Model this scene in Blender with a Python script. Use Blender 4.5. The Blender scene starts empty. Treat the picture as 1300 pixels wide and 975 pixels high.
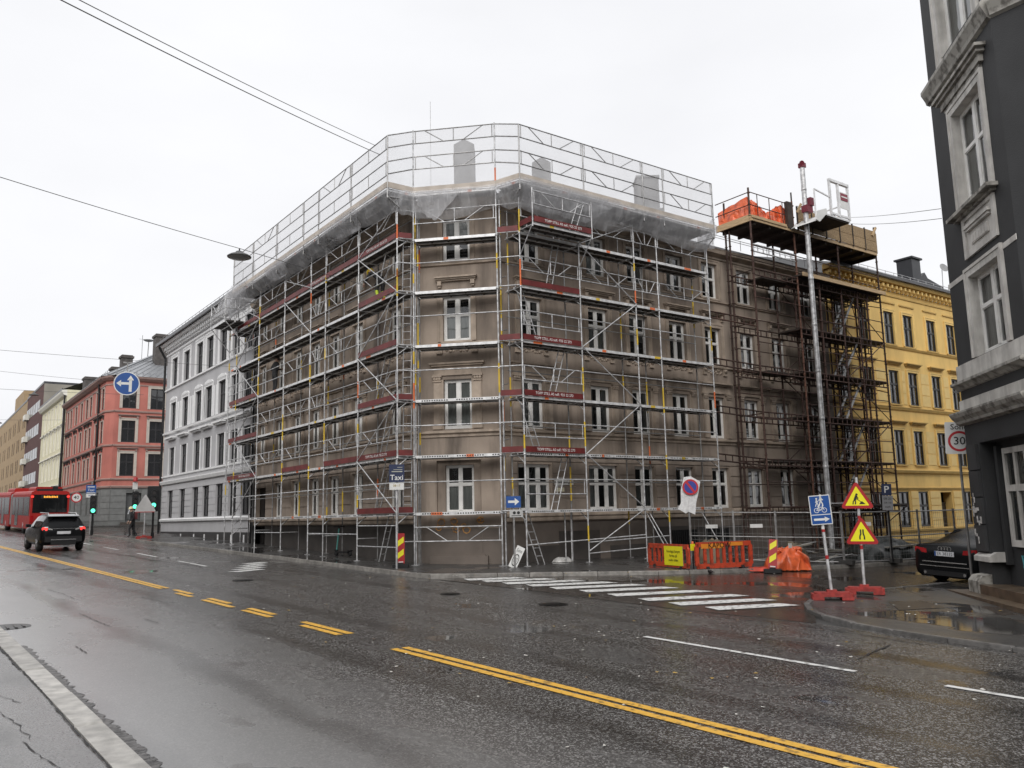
import bpy, math, random
from mathutils import Matrix, Vector
from math import radians as R, sin, cos, pi, atan2, hypot
random.seed(7)
scn = bpy.context.scene
COL = scn.collection

# ------------------------------------------------------------------ camera, sky, sun, exposure
H0, SL = 2.3, .026                     # eye height above the road at Y=0, slope of the ground along +Y
cam_d = bpy.data.cameras.new("camera"); cam = bpy.data.objects.new("camera", cam_d); COL.objects.link(cam)
cam_d.sensor_width = 36.0; cam_d.lens = 36.0 * 1071.4 / 1300.0
cam_d.clip_start = .1; cam_d.clip_end = 3000
_y, _p, _r = R(35.86), R(8.85), R(-1.263)
_f = Vector((sin(_y) * cos(_p), cos(_y) * cos(_p), sin(_p)))
_ri = Vector((cos(_y), -sin(_y), 0)); _u = _ri.cross(_f)
_R = _ri * cos(_r) + _u * sin(_r); _U = _ri * (-sin(_r)) + _u * cos(_r)
cam.matrix_world = Matrix(((_R.x, _U.x, -_f.x, 0), (_R.y, _U.y, -_f.y, 0), (_R.z, _U.z, -_f.z, H0), (0, 0, 0, 1)))
scn.camera = cam

SUN_EL, SUN_ROT = R(38), R(222)
w = bpy.data.worlds.new("World"); scn.world = w; w.use_nodes = True
nt = w.node_tree; nt.nodes.clear()
def wn(t, **k):
    n = nt.nodes.new(t)
    for a, b in k.items(): setattr(n, a, b)
    return n
sky = wn('ShaderNodeTexSky', sky_type='NISHITA', sun_disc=False, sun_elevation=SUN_EL, sun_rotation=SUN_ROT, air_density=1.2, dust_density=6.0, ozone_density=1.0)
hs = wn('ShaderNodeHueSaturation'); hs.inputs['Saturation'].default_value = .12
tc = wn('ShaderNodeTexCoord'); mp = wn('ShaderNodeMapping'); mp.inputs['Scale'].default_value = (1.3, 1.3, 3.0)
nz = wn('ShaderNodeTexNoise'); nz.inputs['Scale'].default_value = 1.6; nz.inputs['Detail'].default_value = 5; nz.inputs['Roughness'].default_value = .5
cr = wn('ShaderNodeValToRGB')
cr.color_ramp.elements[0].position = .28; cr.color_ramp.elements[0].color = (7.3, 7.35, 7.6, 1)
cr.color_ramp.elements[1].position = .72; cr.color_ramp.elements[1].color = (8.3, 8.35, 8.55, 1)
mx = wn('ShaderNodeMix', data_type='RGBA'); mx.inputs[0].default_value = .93     # cloud deck over the clear sky
bg = wn('ShaderNodeBackground'); bg.inputs['Strength'].default_value = .115
wo = wn('ShaderNodeOutputWorld')
L = nt.links.new
L(sky.outputs[0], hs.inputs['Color']); L(tc.outputs['Generated'], mp.inputs[0]); L(mp.outputs[0], nz.inputs['Vector'])
L(nz.outputs[0], cr.inputs[0]); L(hs.outputs[0], mx.inputs[6]); L(cr.outputs[0], mx.inputs[7]); L(mx.outputs[2], bg.inputs[0]); L(bg.outputs[0], wo.inputs[0])
sd = bpy.data.lights.new("sun", 'SUN'); sd.energy = 1.5; sd.angle = R(50); sd.color = (1, .97, .93)
so = bpy.data.objects.new("sun", sd); COL.objects.link(so); so.rotation_euler = (R(90) - SUN_EL, 0, pi - SUN_ROT + pi)
so.location = (0, 0, 60)
# aim the lamp along the sky's sun direction
_sdv = Vector((sin(SUN_ROT) * cos(SUN_EL), cos(SUN_ROT) * cos(SUN_EL), sin(SUN_EL)))
so.rotation_euler = _sdv.to_track_quat('Z', 'Y').to_euler()
vs = scn.view_settings
vs.view_transform = 'Standard'; vs.look = 'None'; vs.gamma = 1; vs.exposure = .17; vs.use_curve_mapping = False
cy = scn.cycles
cy.max_bounces = 8; cy.diffuse_bounces = 3; cy.glossy_bounces = 3; cy.transparent_max_bounces = 24; cy.use_denoising = True
cy.caustics_reflective = False; cy.caustics_refractive = False

# ------------------------------------------------------------------ helpers
def gz(y): return SL * max(-30.0, min(y, 260.0))
I4 = Matrix.Identity(4)
def T(x, y, z): return Matrix.Translation((x, y, z))
def RZ(a): return Matrix.Rotation(a, 4, 'Z')
def RX(a): return Matrix.Rotation(a, 4, 'X')
def RY(a): return Matrix.Rotation(a, 4, 'Y')

class MB:
    """collects shapes into one mesh"""
    def __init__(s): s.v = []; s.f = []; s.mi = []; s.sm = []; s.cur = 0
    def add(s, vs, fs, smooth=False):
        o = len(s.v); s.v += [tuple(v) for v in vs]
        for f in fs: s.f.append([o + i for i in f]); s.mi.append(s.cur); s.sm.append(smooth)
    def box(s, x0, x1, y0, y1, z0, z1, M=None):
        vs = [Vector((x, y, z)) for z in (z0, z1) for y in (y0, y1) for x in (x0, x1)]
        if M is not None: vs = [M @ v for v in vs]
        s.add(vs, [(0, 2, 3, 1), (4, 5, 7, 6), (0, 1, 5, 4), (2, 6, 7, 3), (0, 4, 6, 2), (1, 3, 7, 5)])
    def tube(s, p, q, r, n=6, r2=None, caps=True):
        p, q = Vector(p), Vector(q); d = q - p
        if d.length < 1e-6: return
        d.normalize(); a = d.orthogonal().normalized(); b = d.cross(a); r2 = r if r2 is None else r2
        vs = [p + (a * cos(2 * pi * i / n) + b * sin(2 * pi * i / n)) * r for i in range(n)] + [q + (a * cos(2 * pi * i / n) + b * sin(2 * pi * i / n)) * r2 for i in range(n)]
        s.add(vs, [(i, (i + 1) % n, n + (i + 1) % n, n + i) for i in range(n)], True)
        if caps: s.add(vs, [tuple(range(n - 1, -1, -1)), tuple(range(n, 2 * n))])
    def path(s, pts, r, n=6):
        for a, b in zip(pts, pts[1:]): s.tube(a, b, r, n)
    def bar(s, p, q, wx, wz):
        """rectangular bar from p to q, wz along up"""
        p, q = Vector(p), Vector(q); d = (q - p).normalized(); up = Vector((0, 0, 1))
        if abs(d.z) > .95: up = Vector((0, 1, 0))
        a = d.cross(up).normalized() * wx / 2; b = a.cross(d).normalized() * wz / 2
        vs = [p - a - b, p + a - b, p + a + b, p - a + b, q - a - b, q + a - b, q + a + b, q - a + b]
        s.add(vs, [(0, 3, 2, 1), (4, 5, 6, 7), (0, 1, 5, 4), (1, 2, 6, 5), (2, 3, 7, 6), (3, 0, 4, 7)])
    def quad(s, a, b, c, d): s.add([a, b, c, d], [(0, 1, 2, 3)])
    def poly(s, pts): s.add(pts, [tuple(range(len(pts)))])
    def prism(s, pts, y0, y1, ax='xz', M=None, smooth=False):
        """outline in two axes pushed along the third"""
        n = len(pts)
        def mk(a, b, c): return Vector({'xz': (a, c, b), 'xy': (a, b, c), 'yz': (c, a, b)}[ax])
        vs = [mk(a, b, y0) for a, b in pts] + [mk(a, b, y1) for a, b in pts]
        if M is not None: vs = [M @ v for v in vs]
        s.add(vs, [tuple(range(n)), tuple(range(2 * n - 1, n - 1, -1))])
        s.add(vs, [(i, n + i, n + (i + 1) % n, (i + 1) % n) for i in range(n)], smooth)
    def lathe(s, prof, c=(0, 0, 0), n=12, M=None):
        vs = []; c = Vector(c)
        for r, z in prof:
            for i in range(n): vs.append(Vector((r * cos(2 * pi * i / n), r * sin(2 * pi * i / n), z)))
        vs = [(M @ v if M is not None else v) + c for v in vs]
        s.add(vs, [(k * n + i, k * n + (i + 1) % n, (k + 1) * n + (i + 1) % n, (k + 1) * n + i) for k in range(len(prof) - 1) for i in range(n)], True)
        s.add(vs, [tuple(range(n - 1, -1, -1)), tuple(range((len(prof) - 1) * n, len(prof) * n))])
    def shift(s, v): s.v = [(a - v[0], b - v[1], c - v[2]) for a, b, c in s.v]; return s
    def xf(s, M): s.v = [tuple(M @ Vector(v)) for v in s.v]; return s
    def mesh(s, name, mats):
        me = bpy.data.meshes.new(name); me.from_pydata(s.v, [], s.f)
        for m in (mats if isinstance(mats, (list, tuple)) else [mats]): me.materials.append(m)
        me.polygons.foreach_set('material_index', s.mi); me.polygons.foreach_set('use_smooth', s.sm)
        me.update(); return me

WM = {}
def obj(name, me, mats=None, parent=None, M=I4, **props):
    if isinstance(me, MB): me = me.mesh(name, mats)
    o = bpy.data.objects.new(name, me); COL.objects.link(o); WM[o.name] = M.copy()
    if parent is not None:
        o.parent = parent; o.matrix_basis = WM[parent.name].inverted() @ M
    else: o.matrix_basis = M
    for k, v in props.items(): o[k] = v
    return o
def part(name, mb, mats, parent, **props):
    """a part given in world coordinates; its origin goes to its thing's base"""
    M = T(*WM[parent.name].translation); mb.shift(M.translation)
    return obj(name, mb, mats, parent, M, **props)
def thing(name, label, cat, M=I4, group=None, kind=None):
    o = obj(name, None, None, None, M); o['label'] = label; o['category'] = cat
    o.empty_display_size = .2
    if group: o['group'] = group
    if kind: o['kind'] = kind
    return o
def tag(o, label, cat, group=None):
    o['label'] = label; o['category'] = cat
    if group: o['group'] = group
    return o
def copy_tree(o, M, label=None, parent=None):
    c = o.copy(); COL.objects.link(c); WM[c.name] = M.copy()
    if parent is not None: c.parent = parent; c.matrix_basis = WM[parent.name].inverted() @ M
    else: c.parent = None; c.matrix_basis = M
    if label: c['label'] = label
    for ch in o.children: copy_tree(ch, M @ (WM[o.name].inverted() @ WM[ch.name]), None, c)
    return c
_txt = {}
def text_mb(s, size, y=-.004, depth=0.0, align='CENTER', bold=0.0):
    """lettering as a mesh: x along the line, z up, facing -y"""
    key = (s, align, bold)
    if key not in _txt:
        cu = bpy.data.curves.new('lettering', 'FONT'); cu.body = s; cu.size = 1; cu.align_x = align; cu.align_y = 'CENTER'; cu.resolution_u = 2; cu.offset = bold
        ob = bpy.data.objects.new('lettering', cu); COL.objects.link(ob)
        dg = bpy.context.evaluated_depsgraph_get(); me = bpy.data.meshes.new_from_object(ob.evaluated_get(dg))
        _txt[key] = ([tuple(v.co) for v in me.vertices], [tuple(p.vertices) for p in me.polygons])
        bpy.data.objects.remove(ob); bpy.data.curves.remove(cu); bpy.data.meshes.remove(me)
    vs, fs = _txt[key]
    return [(a * size, y, b * size) for a, b, c in vs], fs
def add_text(mb, s, x, z, size, y=-.004, align='CENTER', M=None, bold=0.0, sx=1.0):
    vs, fs = text_mb(s, size, y, 0, align, bold)
    vs = [Vector((a * sx + x, b, c + z)) for a, b, c in vs]
    if M is not None: vs = [M @ v for v in vs]
    mb.add(vs, fs)
def disc(mb, cx, cz, r, y, n=28, r_in=None):
    if r_in is None: mb.poly([(cx + r * cos(2 * pi * i / n), y, cz + r * sin(2 * pi * i / n)) for i in range(n)])
    else:
        vs = [(cx + q * cos(2 * pi * i / n), y, cz + q * sin(2 * pi * i / n)) for q in (r, r_in) for i in range(n)]
        mb.add(vs, [(i, (i + 1) % n, n + (i + 1) % n, n + i) for i in range(n)])
def rrect(x0, x1, z0, z1, r, n=4):
    pts = []
    for cx, cz, a0 in ((x1 - r, z1 - r, 0), (x0 + r, z1 - r, pi / 2), (x0 + r, z0 + r, pi), (x1 - r, z0 + r, 3 * pi / 2)):
        for i in range(n + 1): a = a0 + pi / 2 * i / n; pts.append((cx + r * cos(a), cz + r * sin(a)))
    return pts

# ------------------------------------------------------------------ materials
MATS = {}
def mat(name, col, rough=.6, metal=0.0, var=.12, scale=3.0, detail=4.0, stretch=(1, 1, 1), dark=None, lo=.35, hi=.7, bump=0.0, bscale=40.0, spec=.5, rand=0.0, emit=None, estr=1.0, coat=0.0, local=False, rvar=0.0, streak=None):
    """colour with a mottled second tone; optional streaks, relief, per-piece variation"""
    if name in MATS: return MATS[name]
    m = bpy.data.materials.new(name); m.use_nodes = True; t = m.node_tree; t.nodes.clear()
    N = t.nodes.new; K = t.links.new
    out = N('ShaderNodeOutputMaterial'); b = N('ShaderNodeBsdfPrincipled'); K(b.outputs[0], out.inputs[0])
    b.inputs['Roughness'].default_value = rough; b.inputs['Metallic'].default_value = metal; b.inputs['Specular IOR Level'].default_value = spec
    if coat: b.inputs['Coat Weight'].default_value = coat; b.inputs['Coat Roughness'].default_value = .08
    if local: g = N('ShaderNodeTexCoord'); pos = g.outputs['Object']
    else: g = N('ShaderNodeNewGeometry'); pos = g.outputs['Position']
    mp = N('ShaderNodeMapping'); mp.inputs['Scale'].default_value = stretch; K(pos, mp.inputs[0])
    nz = N('ShaderNodeTexNoise'); nz.inputs['Scale'].default_value = scale; nz.inputs['Detail'].default_value = detail; K(mp.outputs[0], nz.inputs['Vector'])
    r = N('ShaderNodeMapRange'); r.inputs[1].default_value = lo; r.inputs[2].default_value = hi; K(nz.outputs[0], r.inputs[0])
    mx = N('ShaderNodeMix'); mx.data_type = 'RGBA'
    dk = dark or tuple(c * (1 - var) for c in col); lt = tuple(min(1, c * (1 + var * .6)) for c in col) if dark is None else col
    mx.inputs[6].default_value = (*dk, 1); mx.inputs[7].default_value = (*lt, 1); K(r.outputs[0], mx.inputs[0]); c = mx.outputs[2]
    if streak:                         # dirt washed down the wall: tall thin noise
        scol, amt, ssc = streak
        m2 = N('ShaderNodeMapping'); m2.inputs['Scale'].default_value = (ssc, ssc, ssc * .14); K(pos, m2.inputs[0])
        n2 = N('ShaderNodeTexNoise'); n2.inputs['Scale'].default_value = 1; n2.inputs['Detail'].default_value = 6; n2.inputs['Roughness'].default_value = .62; K(m2.outputs[0], n2.inputs['Vector'])
        r2 = N('ShaderNodeMapRange'); r2.inputs[1].default_value = .46; r2.inputs[2].default_value = .72; r2.inputs[4].default_value = amt; K(n2.outputs[0], r2.inputs[0])
        x2 = N('ShaderNodeMix'); x2.data_type = 'RGBA'; K(r2.outputs[0], x2.inputs[0]); K(c, x2.inputs[6]); x2.inputs[7].default_value = (*scol, 1); c = x2.outputs[2]
    if rand:
        oi = N('ShaderNodeObjectInfo'); mr = N('ShaderNodeMapRange'); mr.inputs[3].default_value = 1 - rand; mr.inputs[4].default_value = 1 + rand; K(oi.outputs['Random'], mr.inputs[0])
        vm = N('ShaderNodeVectorMath'); vm.operation = 'SCALE'; K(c, vm.inputs[0]); K(mr.outputs[0], vm.inputs['Scale']); c = vm.outputs[0]
    K(c, b.inputs['Base Color'])
    if rvar:
        rr = N('ShaderNodeMapRange'); rr.inputs[1].default_value = .3; rr.inputs[2].default_value = .7; rr.inputs[3].default_value = max(0, rough - rvar); rr.inputs[4].default_value = min(1, rough + rvar)
        K(nz.outputs[0], rr.inputs[0]); K(rr.outputs[0], b.inputs['Roughness'])
    if bump:
        n3 = N('ShaderNodeTexNoise'); n3.inputs['Scale'].default_value = bscale; n3.inputs['Detail'].default_value = 3; K(pos, n3.inputs['Vector'])
        bm = N('ShaderNodeBump'); bm.inputs['Strength'].default_value = bump; bm.inputs['Distance'].default_value = .02; K(n3.outputs[0], bm.inputs['Height']); K(bm.outputs[0], b.inputs['Normal'])
    if emit: b.inputs['Emission Color'].default_value = (*emit, 1); b.inputs['Emission Strength'].default_value = estr
    MATS[name] = m; return m

def glass_mat(name, tint=(.012, .014, .016), rough=.04, clear=.55):
    """window glass: part clear to the room behind, the rest mirror by Fresnel"""
    if name in MATS: return MATS[name]
    m = bpy.data.materials.new(name); m.use_nodes = True; t = m.node_tree; t.nodes.clear(); N = t.nodes.new; K = t.links.new
    out = N('ShaderNodeOutputMaterial'); tr = N('ShaderNodeBsdfTransparent'); tr.inputs[0].default_value = (.78, .82, .82, 1)
    gl = N('ShaderNodeBsdfGlossy'); gl.inputs['Roughness'].default_value = rough; gl.inputs[0].default_value = (1, 1, 1, 1)
    df = N('ShaderNodeBsdfDiffuse'); df.inputs[0].default_value = (*tint, 1)
    m1 = N('ShaderNodeMixShader'); m1.inputs[0].default_value = clear; K(df.outputs[0], m1.inputs[1]); K(tr.outputs[0], m1.inputs[2])
    fr = N('ShaderNodeFresnel'); fr.inputs[0].default_value = 1.85
    g = N('ShaderNodeNewGeometry'); nz = N('ShaderNodeTexNoise'); nz.inputs['Scale'].default_value = 1.1; K(g.outputs['Position'], nz.inputs['Vector'])
    bm = N('ShaderNodeBump'); bm.inputs['Strength'].default_value = .06; bm.inputs['Distance'].default_value = .2; K(nz.outputs[0], bm.inputs['Height']); K(bm.outputs[0], gl.inputs['Normal'])
    m2 = N('ShaderNodeMixShader'); K(fr.outputs[0], m2.inputs[0]); K(m1.outputs[0], m2.inputs[1]); K(gl.outputs[0], m2.inputs[2]); K(m2.outputs[0], out.inputs[0])
    MATS[name] = m; return m

def sheet_mat(name, col, opac, transl=.5, rough=.3, fold=0.0, gloss=.15, crease=False):
    """thin see-through sheeting or netting"""
    if name in MATS: return MATS[name]
    m = bpy.data.materials.new(name); m.use_nodes = True; t = m.node_tree; t.nodes.clear(); N = t.nodes.new; K = t.links.new
    out = N('ShaderNodeOutputMaterial'); tr = N('ShaderNodeBsdfTransparent'); d = N('ShaderNodeBsdfDiffuse'); d.inputs[0].default_value = (*col, 1)
    tl = N('ShaderNodeBsdfTranslucent'); tl.inputs[0].default_value = (*col, 1); gl = N('ShaderNodeBsdfGlossy'); gl.inputs['Roughness'].default_value = rough
    a = N('ShaderNodeMixShader'); a.inputs[0].default_value = transl; K(d.outputs[0], a.inputs[1]); K(tl.outputs[0], a.inputs[2])
    b = N('ShaderNodeMixShader'); b.inputs[0].default_value = gloss; K(a.outputs[0], b.inputs[1]); K(gl.outputs[0], b.inputs[2])
    c = N('ShaderNodeMixShader'); K(tr.outputs[0], c.inputs[1]); K(b.outputs[0], c.inputs[2]); K(c.outputs[0], out.inputs[0]); c.inputs[0].default_value = opac
    if fold:
        g = N('ShaderNodeNewGeometry'); nz = N('ShaderNodeTexNoise'); nz.inputs['Scale'].default_value = 1.6; nz.inputs['Detail'].default_value = 5; K(g.outputs['Position'], nz.inputs['Vector'])
        mr = N('ShaderNodeMapRange'); mr.inputs[1].default_value = .3; mr.inputs[2].default_value = .7; mr.inputs[3].default_value = opac - fold; mr.inputs[4].default_value = min(1, opac + fold); K(nz.outputs[0], mr.inputs[0]); K(mr.outputs[0], c.inputs[0])
    if crease:                         # the sheet is doubled over in thin slanting folds and thinner in between
        g = N('ShaderNodeNewGeometry'); acc = None
        for rot, sc, lo_, hi_ in (((.5, .4, .3), (5.0, 5.0, 1.1), .5, .62), ((-.6, -.3, .2), (9.0, 9.0, 1.4), .54, .66), ((.1, .9, 0), (1.2, 1.2, 1.2), .3, .75)):
            mp = N('ShaderNodeMapping'); mp.inputs['Rotation'].default_value = rot; mp.inputs['Scale'].default_value = sc; K(g.outputs['Position'], mp.inputs[0])
            nz = N('ShaderNodeTexNoise'); nz.inputs['Scale'].default_value = .55; nz.inputs['Detail'].default_value = 5; nz.inputs['Roughness'].default_value = .6; K(mp.outputs[0], nz.inputs['Vector'])
            mr = N('ShaderNodeMapRange'); mr.inputs[1].default_value = lo_; mr.inputs[2].default_value = hi_; mr.inputs[3].default_value = 0; mr.inputs[4].default_value = .16 if sc[0] > 2 else .40; K(nz.outputs[0], mr.inputs[0])
            if acc is None: acc = mr.outputs[0]
            else:
                ad = N('ShaderNodeMath'); ad.operation = 'ADD'; K(acc, ad.inputs[0]); K(mr.outputs[0], ad.inputs[1]); acc = ad.outputs[0]
        ad = N('ShaderNodeMath'); ad.operation = 'ADD'; ad.use_clamp = True; ad.inputs[1].default_value = opac - .22; K(acc, ad.inputs[0]); K(ad.outputs[0], c.inputs[0])
    MATS[name] = m; return m

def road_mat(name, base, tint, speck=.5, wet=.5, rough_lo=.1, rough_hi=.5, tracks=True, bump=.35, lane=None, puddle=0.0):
    """wet asphalt: stone speckle, damp patches, smoother wheel tracks along the road"""
    m = bpy.data.materials.new(name); m.use_nodes = True; t = m.node_tree; t.nodes.clear(); N = t.nodes.new; K = t.links.new
    out = N('ShaderNodeOutputMaterial'); b = N('ShaderNodeBsdfPrincipled'); K(b.outputs[0], out.inputs[0])
    g = N('ShaderNodeNewGeometry'); P = g.outputs['Position']
    def noise(sc, det=3, st=(1, 1, 1), rg=.5):
        mp = N('ShaderNodeMapping'); mp.inputs['Scale'].default_value = st; K(P, mp.inputs[0])
        n = N('ShaderNodeTexNoise'); n.inputs['Scale'].default_value = sc; n.inputs['Detail'].default_value = det; n.inputs['Roughness'].default_value = rg; K(mp.outputs[0], n.inputs['Vector']); return n.outputs[0]
    def rng(x, a, c, lo=0.0, hi=1.0):
        n = N('ShaderNodeMapRange'); n.inputs[1].default_value = a; n.inputs[2].default_value = c; n.inputs[3].default_value = lo; n.inputs[4].default_value = hi; K(x, n.inputs[0]); return n.outputs[0]
    def mth(op, a, c):
        n = N('ShaderNodeMath'); n.operation = op
        for i, q in enumerate((a, c)):
            if isinstance(q, (int, float)): n.inputs[i].default_value = q
            else: K(q, n.inputs[i])
        return n.outputs[0]
    def mixc(f, a, c):
        n = N('ShaderNodeMix'); n.data_type = 'RGBA'
        if isinstance(f, float): n.inputs[0].default_value = f
        else: K(f, n.inputs[0])
        for i, q in ((6, a), (7, c)):
            if isinstance(q, tuple): n.inputs[i].default_value = (*q, 1)
            else: K(q, n.inputs[i])
        return n.outputs[2]
    big = noise(.22, 4, (1, .35, 1)); mid = noise(1.1, 5, (1, .5, 1), .6); fine = noise(60, 2); vfine = noise(120, 1)
    vo = N('ShaderNodeTexVoronoi'); vo.inputs['Scale'].default_value = 62; K(P, vo.inputs['Vector'])
    v2 = N('ShaderNodeTexVoronoi'); v2.inputs['Scale'].default_value = 34; K(P, v2.inputs['Vector'])
    stone = mth('MAXIMUM', rng(vo.outputs['Color'], .58, .86), mth('MULTIPLY', rng(v2.outputs['Color'], .74, .9), .8))
    sx = N('ShaderNodeSeparateXYZ'); K(P, sx.inputs[0]); ln = mth('ADD', sx.outputs[0], mth('MULTIPLY', sx.outputs[1], .057))
    c = mixc(rng(big, .3, .7), base, tint)
    if lane:                            # older, paler surface near side of centre line, lightened further with painted sky sheen
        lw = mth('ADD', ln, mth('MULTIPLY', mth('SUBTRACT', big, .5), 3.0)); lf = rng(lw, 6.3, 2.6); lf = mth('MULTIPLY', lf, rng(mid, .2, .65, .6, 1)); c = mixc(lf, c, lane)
    c = mixc(rng(mid, .35, .8, 0, .4), c, tuple(x * .55 for x in base))
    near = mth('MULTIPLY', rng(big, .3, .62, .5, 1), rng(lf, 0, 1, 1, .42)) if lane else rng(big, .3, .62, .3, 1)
    c = mixc(mth('MULTIPLY', mth('MULTIPLY', stone, speck), near), c, (.42, .41, .395))
    c = mixc(mth('MULTIPLY', rng(fine, .45, .7, 0, .75), near), c, (.006, .006, .007))
    rgh = rng(mid, .25, .75, rough_lo, rough_hi)
    rgh = mth('SUBTRACT', rgh, rng(big, .5, .8, 0, .16 * wet))
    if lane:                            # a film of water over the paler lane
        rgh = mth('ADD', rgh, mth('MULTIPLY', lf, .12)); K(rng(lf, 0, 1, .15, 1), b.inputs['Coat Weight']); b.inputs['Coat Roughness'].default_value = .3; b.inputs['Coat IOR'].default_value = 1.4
    if tracks:                          # wheel tracks: darker, smoother, wetter
        wob = mth('MULTIPLY', mth('SUBTRACT', noise(.35, 4), .5), 1.1)
        wv = mth('SINE', mth('MULTIPLY', mth('ADD', ln, wob), 3.3), 0.0)
        tr = mth('MULTIPLY', rng(wv, .55, 1.0, 0, 1), rng(noise(.45, 4, (1, .3, 1)), .35, .6, .15, 1))
        rgh = mth('SUBTRACT', rgh, mth('MULTIPLY', tr, .12)); c = mixc(mth('MULTIPLY', tr, .6), c, tuple(x * .45 for x in base))
    K(c, b.inputs['Base Color'])
    rgh = mth('MAXIMUM', rgh, .1); pd = None
    if puddle:                          # standing water in the low spots
        pd = rng(noise(.55, 3, (1, .8, 1)), puddle, puddle + .035); rgh = mth('SUBTRACT', rgh, mth('MULTIPLY', pd, .5)); rgh = mth('MAXIMUM', rgh, .035)
    K(rgh, b.inputs['Roughness'])
    h = mth('ADD', mth('MULTIPLY', stone, .8), mth('ADD', mth('MULTIPLY', fine, .9), mth('MULTIPLY', vfine, .6)))
    bm = N('ShaderNodeBump'); bm.inputs['Distance'].default_value = .012; K(h, bm.inputs['Height']); K(bm.outputs[0], b.inputs['Normal'])
    st = rng(big, .35, .65, bump * .5, bump)
    if tracks: st = mth('MULTIPLY', st, rng(tr, 0, 1, 1, .35))
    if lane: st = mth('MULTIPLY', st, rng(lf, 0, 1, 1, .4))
    if pd is not None: st = mth('MULTIPLY', st, rng(pd, 0, 1, 1, .04))
    K(st, bm.inputs['Strength'])
    MATS[name] = m; return m

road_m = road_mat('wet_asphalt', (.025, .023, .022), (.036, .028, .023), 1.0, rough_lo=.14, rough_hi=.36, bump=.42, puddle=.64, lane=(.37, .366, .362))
side_m = road_mat('wet_brown_asphalt', (.034, .026, .021), (.046, .033, .025), .3, tracks=False, bump=.22, rough_lo=.12, rough_hi=.32, puddle=.56)
pave_m = road_mat('wet_pavement_asphalt', (.055, .053, .052), (.085, .080, .075), .15, wet=1.0, tracks=False, bump=.2, rough_lo=.16, rough_hi=.5, puddle=.54)
pave_l = road_mat('pale_pavement_asphalt', (.16, .157, .155), (.34, .335, .33), .2, wet=1.2, tracks=False, bump=.2, rough_lo=.14, rough_hi=.5)
kerb_m = mat('granite_kerb', (.52, .50, .465), .5, var=.3, scale=5, detail=8, bump=.4, bscale=60, rand=.12)
kerb_mid_m = mat('worn_granite_kerb', (.27, .255, .235), .4, var=.35, scale=6, bump=.4, rand=.18)
kerb_dark_m = mat('dark_granite_kerb', (.15, .145, .14), .35, var=.35, scale=7, bump=.4, rand=.2)
paint_w = mat('white_road_paint', (.74, .74, .72), .45, var=.3, scale=9, detail=10, dark=(.24, .23, .22), lo=.36, hi=.48, bump=.2)
paint_y = mat('yellow_road_paint', (.80, .45, .06), .45, var=.3, scale=11, detail=10, dark=(.30, .17, .04), lo=.34, hi=.46, bump=.2)
glass = glass_mat('window_glass', clear=.78)
glass_clear = glass_mat('clear_window_glass', clear=.9)
glass_far = glass_mat('far_window_glass', clear=.25)
white_p = mat('white_window_paint', (.86, .85, .82), .45, var=.1, scale=4)
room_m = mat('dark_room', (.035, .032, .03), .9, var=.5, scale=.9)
curtain_m = mat('pale_curtain', (.80, .78, .74), .8, var=.2, scale=14, stretch=(1, 1, .1))
brown_w = mat('brown_plaster', (.385, .313, .254), .8, var=.28, scale=.55, detail=9, bump=.2, bscale=30, streak=((.075, .06, .05), .82, 1.25))
brown_t = mat('brown_trim', (.46, .375, .30), .75, var=.25, scale=2.2, detail=8, bump=.15, bscale=40, streak=((.09, .074, .06), .6, 1.6))
brown_s = mat('brown_stone_course', (.33, .27, .222), .8, var=.14, scale=1.4, detail=8, bump=.2, streak=((.08, .067, .056), .55, 1.2), rand=.05)
base_dk = mat('dark_basement_plaster', (.085, .075, .068), .6, var=.3, scale=1.2, detail=7, bump=.3)
base_md = mat('basement_plaster', (.19, .158, .134), .7, var=.25, scale=1.0, detail=7, bump=.3)
slate = mat('wet_roof_slate', (.05, .05, .055), .35, var=.3, scale=3)
zinc = mat('zinc_roof', (.33, .34, .355), .35, .3, var=.12, scale=1.5)
black_met = mat('black_metal', (.015, .015, .016), .4, .3, var=.3)
galv = mat('galvanised_tube', (.60, .60, .605), .4, .35, var=.4, scale=6, rand=.12)
galv_dk = mat('weathered_tube', (.36, .355, .35), .4, .6, var=.3, scale=6, rand=.2)
tape_y = mat('yellow_tape', (.70, .48, .04), .5, var=.2)
tape_o = mat('orange_tape', (.75, .17, .05), .5, var=.2)
deck_top = mat('scaffold_deck', (.06, .053, .047), .7, var=.4, scale=4)
deck_edge = mat('aluminium_deck_edge', (.78, .78, .78), .4, .25, var=.25, scale=5)
red_board = mat('red_toe_board', (.15, .020, .019), .5, var=.3, scale=3, detail=6)
lett_w = mat('white_lettering', (.78, .77, .75), .5, var=.05)
lett_k = mat('black_lettering', (.012, .012, .012), .5, var=.05)
rust = mat('rusty_tube', (.075, .04, .031), .7, .2, var=.5, scale=8, rand=.3)
rust_l = mat('light_rust_tube', (.16, .075, .05), .7, .2, var=.5, scale=8, rand=.3)
wood = mat('raw_timber', (.52, .37, .21), .65, var=.2, scale=3, stretch=(1, 1, 6))
wood_dk = mat('dirty_timber', (.045, .034, .027), .75, var=.45, scale=4)
osb = mat('osb_board', (.36, .25, .135), .75, var=.45, scale=22, detail=3, rand=.12)
orange_tarp = mat('orange_tarpaulin', (.80, .15, .05), .35, dark=(.42, .075, .03), lo=.3, hi=.5, scale=4, detail=7, coat=.15)
sheet = sheet_mat('plastic_sheeting', (.78, .78, .80), .47, .45, .2, .0, .08, crease=True)
net_m = sheet_mat('white_netting', (.84, .85, .87), .40, .5, .6, .06, .0)
sign_blue = mat('blue_sign', (.012, .075, .29), .35, var=.05)
sign_navy = mat('navy_sign', (.012, .022, .07), .35, var=.1)
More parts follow.
